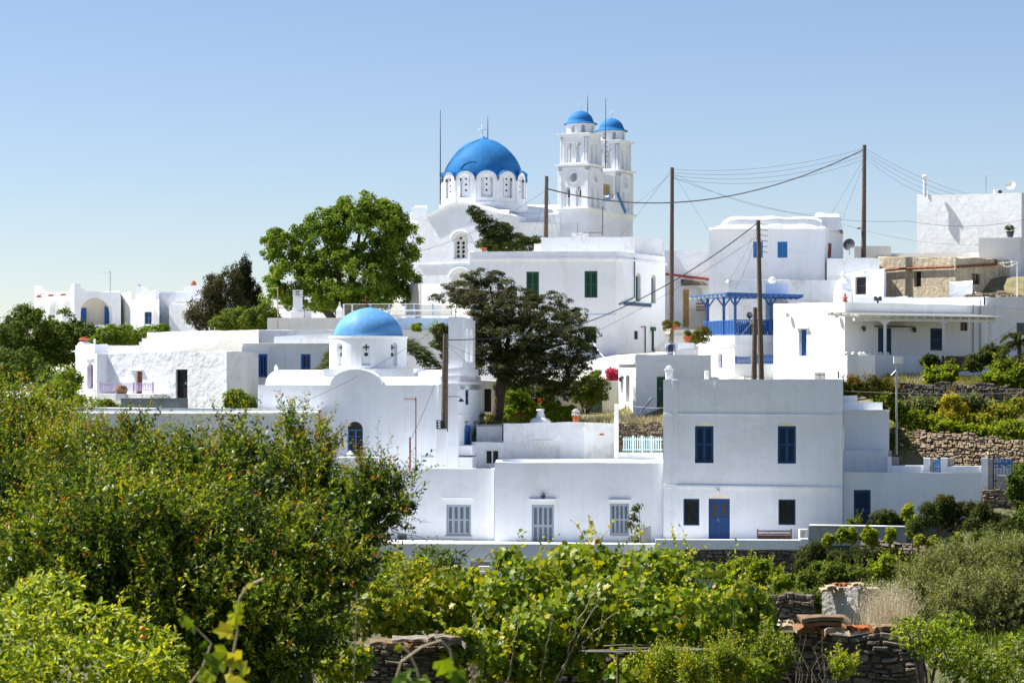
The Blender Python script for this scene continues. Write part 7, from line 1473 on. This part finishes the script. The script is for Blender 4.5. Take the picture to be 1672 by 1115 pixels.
# ------------------------------------------------------------ foreground walls and ruined hut
fw = Bd('stone_wall', 'dark foreground dry-stone wall on the right with orange lichen capstones', 'stone wall', 1360, 1120, 45)
pw = PL(780, 46.9, 1500, 44.2)
stone_wall(fw.root, pw, 0, pw.L, Zp(1135, 45), lambda u: Zp(1031 + (22 if u < 4.9 else 0), 45) + .02 * math.sin(u * 5), .24, .085, 'dark_stone', maxn=280, seed=51, depth=.7)
def slab(root, x0, x1, y0, y1, D_, mat, depth=.5, seed=1, name='capstone'):
    rr = random.Random(seed); a, c = W(x0, y1, D_), W(x1, y0, D_); mb = MB(); n = 7; top, bot = [], []
    hh = c.z - a.z
    for k in range(n + 1):
        f = k / n; x = a.x + (c.x - a.x) * f; j = rr.uniform(-.012, .012) - hh * (.45 if k in (0, n) else .12 if k in (1, n - 1) else 0) * rr.uniform(.5, 1.2)
        top += [Vector((x, D_ + j * 3, c.z + j)), Vector((x + j, D_ + depth, c.z + rr.uniform(-.01, .015)))]; bot += [Vector((x, D_ + j * 4, a.z + j)), Vector((x, D_ + depth, a.z))]
    m_ = 2 * (n + 1); mb.add(top + bot, [(2 * i, 2 * i + 2, 2 * i + 3, 2 * i + 1) for i in range(n)] + [(m_ + 2 * i, m_ + 2 * i + 2, m_ + 2 * i + 3, m_ + 2 * i + 1) for i in range(n)] + [(2 * i, 2 * i + 2, m_ + 2 * i + 2, m_ + 2 * i) for i in range(n)] + [(2 * i + 1, 2 * i + 3, m_ + 2 * i + 3, m_ + 2 * i + 1) for i in range(n)] + [(0, 1, m_ + 1, m_), (2 * n, 2 * n + 1, m_ + 2 * n + 1, m_ + 2 * n)])
    mb.build(name, M[mat], root, bevel=.008)
for i, (x0, x1, y0, y1, mt) in enumerate(((1236, 1262, 1023, 1030, 'field_stone'), (1263, 1300, 1021, 1029, 'field_stone'), (1302, 1345, 1022, 1033, 'lichen_stone'), (1346, 1385, 1023, 1032, 'field_stone'), (1388, 1425, 1024, 1031, 'lichen_stone'), (1426, 1470, 1022, 1030, 'lichen_stone'), (1308, 1388, 1007, 1014, 'lichen_stone'), (1314, 1380, 1014.5, 1021, 'lichen_stone'))): slab(fw.root, x0, x1, y0, y1, 44.6 + .05 * (i % 3), mt, seed=i)
fl_ = Bd('stone_wall', 'foreground dry-stone wall with an orange capstone, bottom centre left', 'stone wall', 680, 1120, 38)
pw = PL(590, 38.4, 755, 38)
stone_wall(fl_.root, pw, 0, pw.L, Zp(1150, 38), lambda u: Zp(1056, 38), .2, .06, 'dark_stone', maxn=200, seed=61, depth=.6)
for i, (x0, x1, y0, y1, mt) in enumerate(((604, 668, 1048, 1055, 'lichen_stone'), (670, 715, 1047, 1055, 'lichen_stone'), (716, 760, 1044, 1053, 'dark_stone'), (640, 700, 1042, 1047, 'dark_stone'), (700, 752, 1039, 1044, 'dark_stone'))): slab(fl_.root, x0, x1, y0, y1, 37.7 + .06 * (i % 2), mt, seed=i + 20, depth=.45)
mw = Bd('stone_wall', 'short grey dry-stone wall behind the feathery green bush', 'stone wall', 1280, 1005, 76)
stone_wall(mw.root, PL(1235, 76, 1330, 75.6), 0, 1.8, Zp(1030, 76), lambda u: Zp(968, 76), .24, .1, 'dark_stone', seed=63)
hut = Bd('ruined_hut', 'ruined roofless plastered stone hut with broken capstones, lower right', 'ruined hut', 1390, 1010, 66)
hf = [XY(1342, 66), XY(1401, 65.2), XY(1436, 66.4), XY(1428, 68), XY(1350, 68)]
hut.vol(hf, [966, 962, 966, 966, 966], 1050, par=.2, jit=.03, seg=.2); hut.wall('shed_plaster')
for i, (x0, x1, y0, y1) in enumerate(((1341, 1362, 961, 965), (1363, 1386, 959, 963), (1387, 1404, 957, 961), (1404, 1438, 960, 964), (1350, 1368, 956, 960), (1392, 1412, 952, 956))): slab(hut.root, x0, x1, y0, y1, 65.4 + .1 * (i % 2), 'field_stone', seed=40 + i, depth=.4)
for i in range(4): slab(hut.root, 1362 + i * 8, 1378 + i * 8, 952 + i % 2, 957 + i % 2, 66.3, 'lichen_stone', seed=60 + i, name='roof_tile', depth=.25)
for i in range(8): 
    x = 1240 + i * 9 + rng.uniform(-3, 3); 
    if i in (0, 3, 5): slab(fw.root, x, x + 10, 1013, 1019, 46, 'stone_white' if i == 3 else 'field_stone', seed=70 + i, depth=.15, name='loose_stone')
# ------------------------------------------------------------ poles, cables, aerials, small things
def pole(lab, x0, y0, x1, y1, D_, r, mat='pole_wood', arm=True, cat='utility pole', nm='utility_pole'):
    t = thing(nm, lab, cat, W(x1, y1, D_)); mb = MB(); mb.tube([W(x0 + (x1 - x0) * f, y0 + (y1 - y0) * f, D_) for f in (0, .5, 1)], [r * .8, r * .95, r * 1.1], 9); mb.build('pole', M[mat], t)
    if arm:
        for k, (dx, dy) in enumerate(((-1, 2), (1, 3), (-1, 6), (1, 8))):
            c = W(x0 + dx * 2.2, y0 + dy, D_); mb = MB(); mb.tube([W(x0, y0 + dy + 1, D_), c], .02, 5); mb.lathe(c, [(.03, 0), (.05, .03), (.03, .06), (.045, .09), (.02, .12)], 7); mb.build('insulator', M['dark_metal'], t)
    return t
P1 = pole('weathered wooden pole with a street lamp arm beside the bell gable', 727.5, 546, 725.5, 705, 124, .17)
mb = MB(); mb.tube([W(730, 655, 124), W(730.5, 649, 124), W(734, 647.5, 124), W(750, 647.5, 124), W(752, 651, 124)], .03, 6); mb.build('lamp_arm', M['metal'], P1)
mb = MB(); mb.lathe(W(753, 655.5, 124), [(.16, 0), (.13, .05), (.06, .13), (.03, .16)], 10); mb.build('lamp_head', M['dark_metal'], P1)
pole('short reddish-brown wooden pole between the big church dome and the bell towers', 892.5, 288, 891, 392, 172, .16)
P3 = pole('tall wooden pole beside the green-shuttered house lane', 1097.5, 274, 1096, 560, 155, .15)
P4 = pole('tallest dark wooden pole right of the humped house', 1411.5, 237, 1410, 425, 165, .16)
mb = MB(); mb.tube([W(1410, 372, 165), W(1402, 372, 165)], .02, 5); mb.lathe(W(1402, 374, 165), [(.14, 0), (.1, .06), (.03, .12)], 8); mb.build('street_lamp', M['dark_metal'], P4)
P5 = pole('leaning wooden pole with cable hooks in front of the blue pergola', 1238, 360, 1243.5, 640, 136, .145)
for k in range(6):
    mb = MB(); mb.tube([W(1240, 364 + k * 9, 136), W(1246, 367 + k * 9, 136), W(1249, 366 + k * 9, 136), W(1252, 368 + k * 9, 136), W(1253, 366 + k * 9, 136)], .018, 5); mb.build('hook', M['cable'], P5)
pole('short thick wooden stub pole beside the leaning pole', 1233, 502, 1231, 640, 135, .15, arm=False)
# metal street light
t = thing('street_light', 'grey metal street light with a square lamp head on the garden slope', 'street light', W(1464, 740, 122.6))
for nm, mt, fn in (('pole', 'metal', lambda m: m.tube([W(1464, 742, 122.6), W(1464, 590, 122.6)], .06, 8)), ('lamp_housing', 'metal', lambda m: m.hexa([W(1460, 598, 122.5), W(1469, 598, 122.5), W(1469, 598, 122.9), W(1460, 598, 122.9), W(1458, 583, 122.3), W(1471, 583, 122.3), W(1471, 583, 122.9), W(1458, 583, 122.9)])),
    ('lamp_panel', 'stone_white', lambda m: m.box(W(1457, 0, 122.6).x, W(1472, 0, 122.6).x, 122.1, 122.25, W(0, 594, 122.6).z, W(0, 582, 122.6).z)), ('bracket', 'metal', lambda m: m.tube([W(1464, 604, 122.6), W(1455, 613, 122.6)], .03, 6))):
    mb = MB(); fn(mb); mb.build(nm, M[mt], t)
def cable(lab, pts, D0, D1, sag, r=.022, n=22, mat='cable'):
    """pts: start and end photo pixels at depths D0, D1"""
    a, c = W(*pts[0], D0), W(*pts[1], D1); mb = MB(); mb.tube([a.lerp(c, k / n) - Vector((0, 0, sag * 4 * (k / n) * (1 - k / n))) for k in range(n + 1)], r * (.7 if r < .03 else .85), 4)
    tag(mb.build('power_cable', M[mat], None), lab, 'cable')
cable('thick black cable sagging from the short reddish pole to the tallest pole', ((892, 308), (1411, 244)), 172, 165, 2.15, .05)
cable('thick black cable from the leaning pole down to the dark evergreen tree', ((1237, 364), (945, 531)), 136, 130, .55, .036)
cable('cable from the dark evergreen tree to the pole by the bell gable', ((945, 531), (729, 555)), 130, 124, .2, .03)
cable('thin cable from the leaning pole past the shutters to the evergreen tree', ((1237, 386), (960, 548)), 136, 131, .25, .014)
for k in range(4): cable(['topmost', 'second', 'third', 'lowest'][k] + ' thin wire strung between the lane pole and the tallest pole', ((1100, 277 + k * 5), (1409, 243 + k * 6)), 155, 165, .55 + .1 * k, .012)
for k in range(4): cable(['topmost', 'second', 'third', 'lowest'][k] + ' thin wire running right from the tallest pole to the blank grey-white house', ((1413, 243 + k * 5), (1592 - 24 * k, 320)), 165, 188.3, .35, .014)
cable('long low wire from the lane pole across the humped house roof to the skyline', ((1100, 290), (1482, 361)), 155, 172, .9, .016); cable('wire from the skyline house wall to the right edge', ((1482, 361), (1690, 355)), 172, 178, .5, .018)
cable('pale wire crossing low behind the tallest pole', ((1376, 366), (1600, 400)), 168, 175, .4, .01)
cable('stay wire from the lane pole down to the left', ((1096, 279), (1012, 388)), 155, 168, .0, .016); cable('second stay wire from the lane pole toward the bell towers', ((1096, 284), (955, 387)), 155, 172, .3, .012)
cable('stay wire from the lane pole down to the right', ((1099, 283), (1156, 375)), 155, 162, .0, .01); cable('straight wire rising from the lane pole across the sky', ((1096, 300), (1180, 268)), 155, 170, .0, .009) if 0 else None
cable('long thin wire from the lane pole over the humped house', ((1100, 283), (1376, 348)), 155, 168, .9, .01)
cable('stay wire from the short reddish pole over the church gable', ((891, 311), (683, 411)), 172, 170, .5, .016)
cable('left stay wire of the tallest pole', ((1409, 262), (1358, 349)), 165, 165, 0, .012); cable('right stay wire of the tallest pole', ((1410, 268), (1375, 359)), 165, 166, 0, .010)
cable('right stay wire of the short reddish pole', ((894, 320), (914, 387)), 172, 170, 0, .012); cable('left stay wire of the short reddish pole', ((890, 320), (870, 387)), 172, 170, 0, .009)
cable('thin wire crossing in front of the small church from lower left', ((469, 667), (735, 520)), 123, 131, .35, .013)
cable('slack cable from the bell gable pole to the rusty aerial post', ((726, 580), (671, 716)), 124, 123.6, .25, .016); cable('thin wire from the bell gable pole down to the mastic trunk', ((730, 562), (1000, 626)), 124, 136, .5, .012)
cable('wire from the bell gable pole to its neighbouring gable', ((729, 562), (772, 602)), 124, 127, 0, .012)
cable('wire from the leaning pole to the humped house', ((1236, 372), (1190, 458)), 136, 155, .2, .010); cable('second wire from the leaning pole to the roof room', ((1236, 376), (1200, 470)), 136, 155, .5, .012)
cable('white washing line crossing the yard from the cube house', ((1012, 660), (1083, 666)), 125, 128, .05, .012, mat='white_paint'); cable('white cord hanging over the cube house', ((960, 540), (1012, 594)), 158, 139, .6, .03, mat='white_paint')
cable('pale wire crossing the terraced garden', ((1376, 638), (1690, 640)), 122, 125, .12, .012, mat='concrete'); cable('thin wire up to the palm from the porch', ((1600, 572), (1660, 532)), 138, 146, .0, .018)
cable('thin white stay cord of the stub pole', ((1233, 520), (1165, 600)), 135, 140, 0, .02, mat='white_paint')
# masts
def mast(lab, x, y0, y1, D_, r=.035, extra=None, mat='metal', cat='mast', nm='lightning_rod'):
    t = thing(nm, lab, cat, W(x, y1, D_)); mb = MB(); mb.tube([W(x, y1, D_), W(x, (y0 + y1) / 2, D_), W(x, y0, D_)], [r, r * .8, r * .4], 6); mb.build('rod', M[mat], t)
    if extra: mb = MB(); extra(mb, D_); mb.build('rungs' if cat == 'mast' else 'elements', M[mat], t)
mast('tall thin lightning rod at the left side of the big dome drum', 719, 180, 335, 192, .05, mat='dark_metal'); mast('lightning rod on top of the big blue dome', 796.5, 190, 229, 194, .04, mat='dark_metal')
mast('lightning rod on the left bell tower', 959.5, 156, 186, 192, .035, mat='dark_metal')
mast('tall rod with climbing rungs between the two bell towers', 989, 162, 276, 192.5, .045, lambda m, D_: [m.tube([W(989, y, D_), W(992, y, D_)], .03, 4) for y in range(232, 276, 8)], mat='dark_metal')
mast('leaning white rod before the right bell tower', 1003, 258, 325, 186, .03, mat='white_paint')
def aerial(lab, x, y0, y1, D_, arms, mat='rust', r=.03):
    t = thing('aerial', lab, 'aerial', W(x, y1, D_)); mb = MB(); mb.tube([W(x, y1, D_), W(x, y0, D_)], r, 6); mb.build('mast', M[mat], t)
    for xa, ya, xb, yb, n in arms:
        mb = MB(); mb.tube([W(xa, ya, D_), W(xb, yb, D_)], .018, 4); mb.build('boom', M[mat], t)
        for k in range(n):
            f = (k + .5) / n; c = W(xa + (xb - xa) * f, ya + (yb - ya) * f, D_); mb = MB(); mb.tube([c - Vector((.02, .22, .12)), c + Vector((.02, .22, .12))], .01, 4); mb.build('element', M[mat], t)
aerial('rusty television aerial beside the small church wall', 679, 649, 765, 123, [(659, 651.5, 680, 651, 5)]); aerial('short rusty post with a drooping cable by the church wall', 669.5, 714, 765, 122.8, [], r=.045)
aerial('television aerial on the arcaded villa roof', 180, 443, 478, 187, [(161, 445, 181, 445, 3)], 'metal'); aerial('slim aerial on the cream roof wall left of the chimney', 453.5, 470, 536, 150, [(438, 471, 455, 470, 3), (452, 503, 462, 502, 3)], 'yellow_door', .03)
aerial('small aerial lying over the church base wall', 984, 337, 385, 170, [(952, 380, 983, 380, 8)], 'dark_metal', .03); aerial('tiny crooked aerial left of the long horizontal one', 943, 363, 385, 170, [(924, 366, 943, 367, 2), (940, 383, 952, 384, 2)], 'metal', .03)
aerial('television aerial on the blank grey-white skyline house', 1610, 286, 317, 186, [(1609, 287, 1624, 285, 6)], 'metal'); aerial('white looped aerial before the shaded ochre wall', 1661, 427, 487, 154, [(1631, 430, 1658, 427, 2), (1633, 431, 1645, 436, 1), (1645, 436, 1660, 430, 1)], 'stone_white', .03)
def dish(lab, x, y, rpx, D_, mat, face):
    t = thing('satellite_dish', lab, 'satellite dish', W(x, y + rpx * 1.5, D_)); c = W(x, y, D_); r_ = rpx * D_ / F_PX; mb = MB(); q = Vector(face).normalized().to_track_quat('Z', 'Y')
    m0 = MB(); m0.lathe((0, 0, 0), [(.01, 0), (r_ * .5, r_ * .05), (r_ * .85, r_ * .16), (r_, r_ * .24)], 20); m0.f = [f for f in m0.f if len(f) == 4]; mb.v = [c + q @ v for v in m0.v]; mb.f = m0.f; mb.build('reflector', M[mat], t, smooth=True)
    mb = MB(); mb.tube([c, W(x, y + rpx * 1.6, D_ + .15)], .035, 5); mb.tube([c + q @ Vector((0, -r_, r_ * .24)), c + q @ Vector((0, 0, r_ * .9))], .02, 4); mb.build('bracket', M['metal'], t)
dish('dark satellite dish on the low extension right of the humped house', 1387, 400, 10, 157, 'dark_metal', (-.5, -1, .25)); dish('cream satellite dish on the skyline house roof', 1650, 303, 8, 186, 'cream', (-.3, -1, .3)); dish('clear wire dish hanging at the blue pergola', 1223.5, 515, 5.5, 150, 'metal', (.3, -1, .1))
# person
def skin_fig():
    D_ = 140.2; s = D_ / F_PX; b = W(1094.5, 602, D_); root = thing('person', 'person seen from behind walking up the lane, light blue shirt, navy backpack, grey cap', 'person', b)
    J = {'pel': (0, 0, .92), 'ch': (0, .03, 1.22), 'nk': (0, .03, 1.46), 'hd': (0, .01, 1.6), 'tp': (0, .01, 1.74), 'ls': (-.17, .03, 1.4), 'rs': (.17, .03, 1.4), 'le': (-.25, .0, 1.14), 're': (.25, .0, 1.14), 'lh': (-.24, -.08, .9), 'rh': (.25, -.08, .9), 'lp': (-.09, 0, .88), 'rp': (.09, 0, .88), 'lk': (-.1, -.06, .48), 'rk': (.1, .08, .48), 'lf': (-.1, .03, .06), 'rf': (.1, .14, .08), 'lt': (-.1, .15, .03), 'rt': (.1, .27, .04)}
    E = [('pel', 'ch'), ('ch', 'nk'), ('nk', 'hd'), ('hd', 'tp'), ('ch', 'ls'), ('ch', 'rs'), ('ls', 'le'), ('rs', 're'), ('le', 'lh'), ('re', 'rh'), ('pel', 'lp'), ('pel', 'rp'), ('lp', 'lk'), ('rp', 'rk'), ('lk', 'lf'), ('rk', 'rf'), ('lf', 'lt'), ('rf', 'rt')]
    Rr = dict(pel=.15, ch=.16, nk=.06, hd=.1, tp=.07, ls=.08, rs=.08, le=.05, re=.05, lh=.035, rh=.035, lp=.09, rp=.09, lk=.065, rk=.065, lf=.045, rf=.045, lt=.03, rt=.03)
    ks = list(J); me = bpy.data.meshes.new('body'); me.from_pydata([J[k] for k in ks], [(ks.index(a), ks.index(c)) for a, c in E], []); o = bpy.data.objects.new('body', me); COL.objects.link(o); o.parent = root
    md = o.modifiers.new('skin', 'SKIN'); lay = me.skin_vertices[0] if len(me.skin_vertices) else None
    if lay is None:
        bpy.context.view_layer.objects.active = o; 
        bpy.context.view_layer.update()
    lay = me.skin_vertices[0] if len(me.skin_vertices) else None
    if lay:
        for i, k in enumerate(ks): lay.data[i].radius = (Rr[k], Rr[k] * .85)
        lay.data[0].use_root = True
    o.modifiers.new('sub', 'SUBSURF').levels = 1; me.materials.append(M['skin'])
    def shell(name, mat, prof, sc_=(1, .72)):
        mb = MB(); n = 14; 
        for z, r_, x in prof:
            for k in range(n): th = 2 * math.pi * k / n; mb.v.append(b + Vector((x + r_ * math.cos(th) * sc_[0], .02 + r_ * math.sin(th) * sc_[1], z)))
        for i in range(len(prof) - 1):
            for k in range(n): mb.f.append((i * n + k, i * n + (k + 1) % n, (i + 1) * n + (k + 1) % n, (i + 1) * n + k))
        mb.f += [tuple(range(n)), tuple((len(prof) - 1) * n + k for k in range(n))]; mb.build(name, M[mat], root, smooth=True)
    shell('shirt', 'blue_shirt', [(.86, .19, 0), (1.0, .18, 0), (1.2, .2, 0), (1.38, .215, 0), (1.45, .15, 0), (1.48, .08, 0)])
    for s_ in (-1, 1):
        mb = MB(); mb.tube([b + Vector((s_ * .18, .03, 1.42)), b + Vector((s_ * .25, .01, 1.2)), b + Vector((s_ * .275, -.01, 1.08))], [.085, .075, .07], 10); mb.build('sleeve', M['blue_shirt'], root, smooth=True)
    shell('trousers', 'navy_cloth', [(.5, .1, 0), (.75, .17, 0), (.9, .185, 0)])
    mb = MB(); mb.box(b.x - .15, b.x + .15, b.y - .3, b.y - .13, b.z + .98, b.z + 1.4); bp_ = mb.build('backpack', M['navy_cloth'], root, bevel=.05)
    mb = MB(); mb.lathe(b + Vector((0, .01, 1.64)), [(.115, -.02), (.122, .03), (.1, .09), (.05, .13), (.01, .14)], 14); mb.hexa([b + Vector(p) for p in ((-.07, .1, 1.645), (.07, .1, 1.645), (.05, .2, 1.64), (-.05, .2, 1.64), (-.07, .1, 1.66), (.07, .1, 1.66), (.05, .2, 1.65), (-.05, .2, 1.65))]); mb.build('cap', M['grey_cap'], root, smooth=True)
skin_fig()
# bench, log, loose things on the terraces
t = thing('bench', 'dark wooden bench with a carved backrest under the right navy window', 'bench', W(1265, 884, 114.5)); pbn = PL(1236, 114.6, 1293, 114.5)
def bp2(name, mat, fn, parent=t): mb = MB(); fn(mb); return mb.build(name, M[mat], parent)
bp2('seat', 'wood', lambda m: m.ppx(pbn, 1236, 881, 1293, 882.5, .0, .45)); bp2('backrest', 'wood', lambda m: (m.ppx(pbn, 1237, 865.5, 1292, 867.5, -.05, 0), m.ppx(pbn, 1237, 871, 1292, 872.5, -.05, 0), m.ppx(pbn, 1237, 873.5, 1292, 880, -.045, -.02)))
for k in range(14): bp2('back_spindle', 'wood', lambda m: m.bar(pbn.off(-.03), pbn.uv(1238 + k * 3.9, 868), pbn.uv(1241 + k * 3.9, 871), .03, -.01, .01))
for x in (1236, 1291): bp2('leg', 'wood', lambda m: m.ppx(pbn, x, 863, x + 2, 893, -.06, .02)); bp2('leg', 'wood', lambda m: m.ppx(pbn, x, 881, x + 2, 893, .38, .45))
t = thing('air_conditioner', 'small white boxed appliance right of the dark wooden bench', 'appliance', W(1312, 880, 115)); bp2('casing', 'stone_white', lambda m: m.box(W(1305.5, 0, 115.2).x, W(1319, 0, 115.2).x, 115.1, 115.6, Zp(884, 115), Zp(864, 115)), t); bp2('grille', 'grey_render', lambda m: m.box(W(1307, 0, 115.2).x, W(1313, 0, 115.2).x, 115.08, 115.098, Zp(880, 115), Zp(868, 115)), t)
t = thing('log', 'short brown sawn log lying on the terrace by the grey-blue shutters', 'log', W(977, 886, 115.3)); bp2('bark', 'brown', lambda m: m.tube([W(971, 882.5, 115.4), W(981, 884, 115.5)], .14, 12), t); bp2('cut_face', 'reed', lambda m: m.tube([W(970.6, 882.4, 115.39), W(971, 882.5, 115.4)], .11, 12), t)
t = thing('roof_tiles', 'two leaning broken slates on the terrace left of the brown log', 'slates', W(922, 888, 115.5)); [bp2('slate', 'slate' if k else 'terracotta', lambda m: m.hexa([W(918 + k * 4, 889, 115.5), W(922 + k * 4, 889, 115.5), W(922 + k * 4, 889, 115.6), W(918 + k * 4, 889, 115.6), W(917 + k * 4, 882, 115.5), W(920 + k * 4, 882, 115.5), W(920 + k * 4, 882, 115.55), W(917 + k * 4, 882, 115.55)]), t) for k in range(2)]
t = thing('metal_sheet', 'grey metal sheet leaning by the thin potted sapling', 'metal sheet', W(1055, 886, 116.5)); bp2('sheet', 'grey_render', lambda m: m.hexa([W(1048, 888, 116), W(1063, 888, 117), W(1063, 888, 117.05), W(1048, 888, 116.05), W(1048, 862, 116.5), W(1063, 858, 117.5), W(1063, 858, 117.55), W(1048, 862, 116.55)]), t)
t = thing('wall_lamp', 'round rusty lamp on the pale retaining wall', 'lamp', W(828, 917, 115)); bp2('lamp_body', 'rust', lambda m: m.tube([W(827, 913, 115.2), W(827, 914, 114.9)], .12, 12), t); t = thing('wall_lamp', 'small black lamp on the pale retaining wall', 'lamp', W(857, 917, 115)); bp2('lamp_body', 'dark_metal', lambda m: m.box(W(853, 0, 115).x, W(860, 0, 115).x, 114.95, 115.2, Zp(919, 115), Zp(912, 115)), t)
def pot(lab, x, y, D_, s, mat='terracotta', plant=None, prof=None):
    t = thing('flower_pot', lab, 'pot', W(x, y, D_)); bp2('pot', mat, lambda m: m.lathe(W(x, y, D_), [(a * s, b_ * s) for a, b_ in (prof or [(.5, 0), (.75, .9), (.85, .95), (.85, 1.15), (.6, 1.16)])], 14), t)
    if plant: crown(t, [(x, y - plant[0], plant[1], plant[2], D_)], plant[3], 20, .15, .09, .7, M[plant[4]], name='foliage')
    return t
pot('squat terracotta pot on the domed corner of the rough-plastered house', 138, 557.5, 150, .34, prof=[(.4, 0), (1.0, .25), (1.05, .45), (.7, .6), (.75, .75), (.4, .8)]); pot('orange pot lid on the arcaded villa roof', 316, 467, 193, .3, prof=[(.8, 0), (.8, .4), (.55, 1.1), (.2, 1.4)])
pot('orange pot on the roof edge before the bent conifer', 790, 411, 160.8, .24, plant=None); pot('terracotta urn with a cactus on the stepped plinth', 1122.5, 559, 142, .33, plant=(14, 4, 4, 20, 'leaf_bush')); pot('terracotta figure pot on the corner of the bright white house', 1380, 494, 140.3, .2, prof=[(.5, 0), (.7, .6), (.3, 1.0), (.9, 1.4), (.35, 1.8), (.2, 2.6)])
pot('dark metal urn with plant on the right white parapet', 1649.5, 387.5, 168.5, .36, 'dark_metal', plant=(16, 7, 3, 24, 'leaf_dark')); pot('small planted pot at the foot of the lane pole', 1090, 545, 154, .28, 'cream', plant=(14, 7, 9, 40, 'leaf_hedge')); pot('row pot with flowers on the lane shelf', 1103, 538, 154, .3, 'terracotta', plant=(8, 7, 4, 24, 'leaf_bush'))
pot('brown rounded vessel on a pedestal by the lilac balcony', 198, 643, 131, .35, 'brown', prof=[(.5, 0), (.95, .2), (1.0, .7), (.8, 1.2), (.3, 1.35)])
t = thing('pedestal', 'grey stone pedestal under the brown rounded vessel', 'pedestal', W(198, 652, 131)); bp2('block', 'grey_render', lambda m: m.box(W(191, 0, 131).x, W(206, 0, 131).x, 130.6, 131.5, Zp(654, 131), Zp(642.5, 131)), t)
t = thing('domed_cap', 'small whitewashed dome on the corner of the rough-plastered house', 'cap', W(138, 563, 150)); bp2('cap', 'white', lambda m: m.lathe(W(138, 563.5, 150), [(.45, 0), (.38, .15), (.2, .24), (.05, .26)], 12), t)
t = thing('post', 'slim white post at the corner of the rough-plastered house roof', 'post', W(154.5, 578, 147)); bp2('post', 'white_paint', lambda m: m.tube([W(154.5, 582, 147), W(154.5, 553, 147)], .06, 6), t)
t = thing('flood_light', 'black T-shaped flood light on the roof behind the timber porch', 'flood light', W(1433, 496, 145)); bp2('stand', 'dark_metal', lambda m: m.box(W(1432, 0, 145).x, W(1435, 0, 145).x, 145, 145.1, Zp(497, 145), Zp(489, 145)), t); bp2('lamp_head', 'dark_metal', lambda m: (m.box(W(1427.5, 0, 145).x, W(1431.5, 0, 145).x, 144.9, 145.2, Zp(491, 145), Zp(484, 145)), m.box(W(1435.5, 0, 145).x, W(1439.5, 0, 145).x, 144.9, 145.2, Zp(491, 145), Zp(484, 145)), m.box(W(1431.5, 0, 145).x, W(1435.5, 0, 145).x, 144.95, 145.1, Zp(488.8, 145), Zp(486, 145))), t)
t = thing('plank', 'grey plank leaning on the cube house', 'plank', W(1040, 690, 133)); bp2('board', 'concrete', lambda m: m.tube([W(1034, 690, 131), W(1064, 650, 133.5)], .07, 4), t)
t = thing('low_fence', 'small blue and brown picket stub behind the two-storey house roof', 'fence', W(1340, 620, 130))
for k in range(8): bp2('picket', 'royal' if k % 3 == 0 else 'brown', lambda m: m.ppx(PL(1331, 130, 1348, 130), 1331.5 + k * 2, 608, 1332.7 + k * 2, 624, -.03, 0), t)
bp2('rail', 'royal', lambda m: m.ppx(PL(1331, 130, 1348, 130), 1331, 611, 1348, 612.3, -.06, -.031), t)
t = thing('post', 'short blue post behind the two-storey house roof', 'post', W(1369, 620, 130)); bp2('post', 'royal', lambda m: m.ppx(PL(1360, 130, 1375, 130), 1368, 606.5, 1370.3, 624, -.06, 0), t)
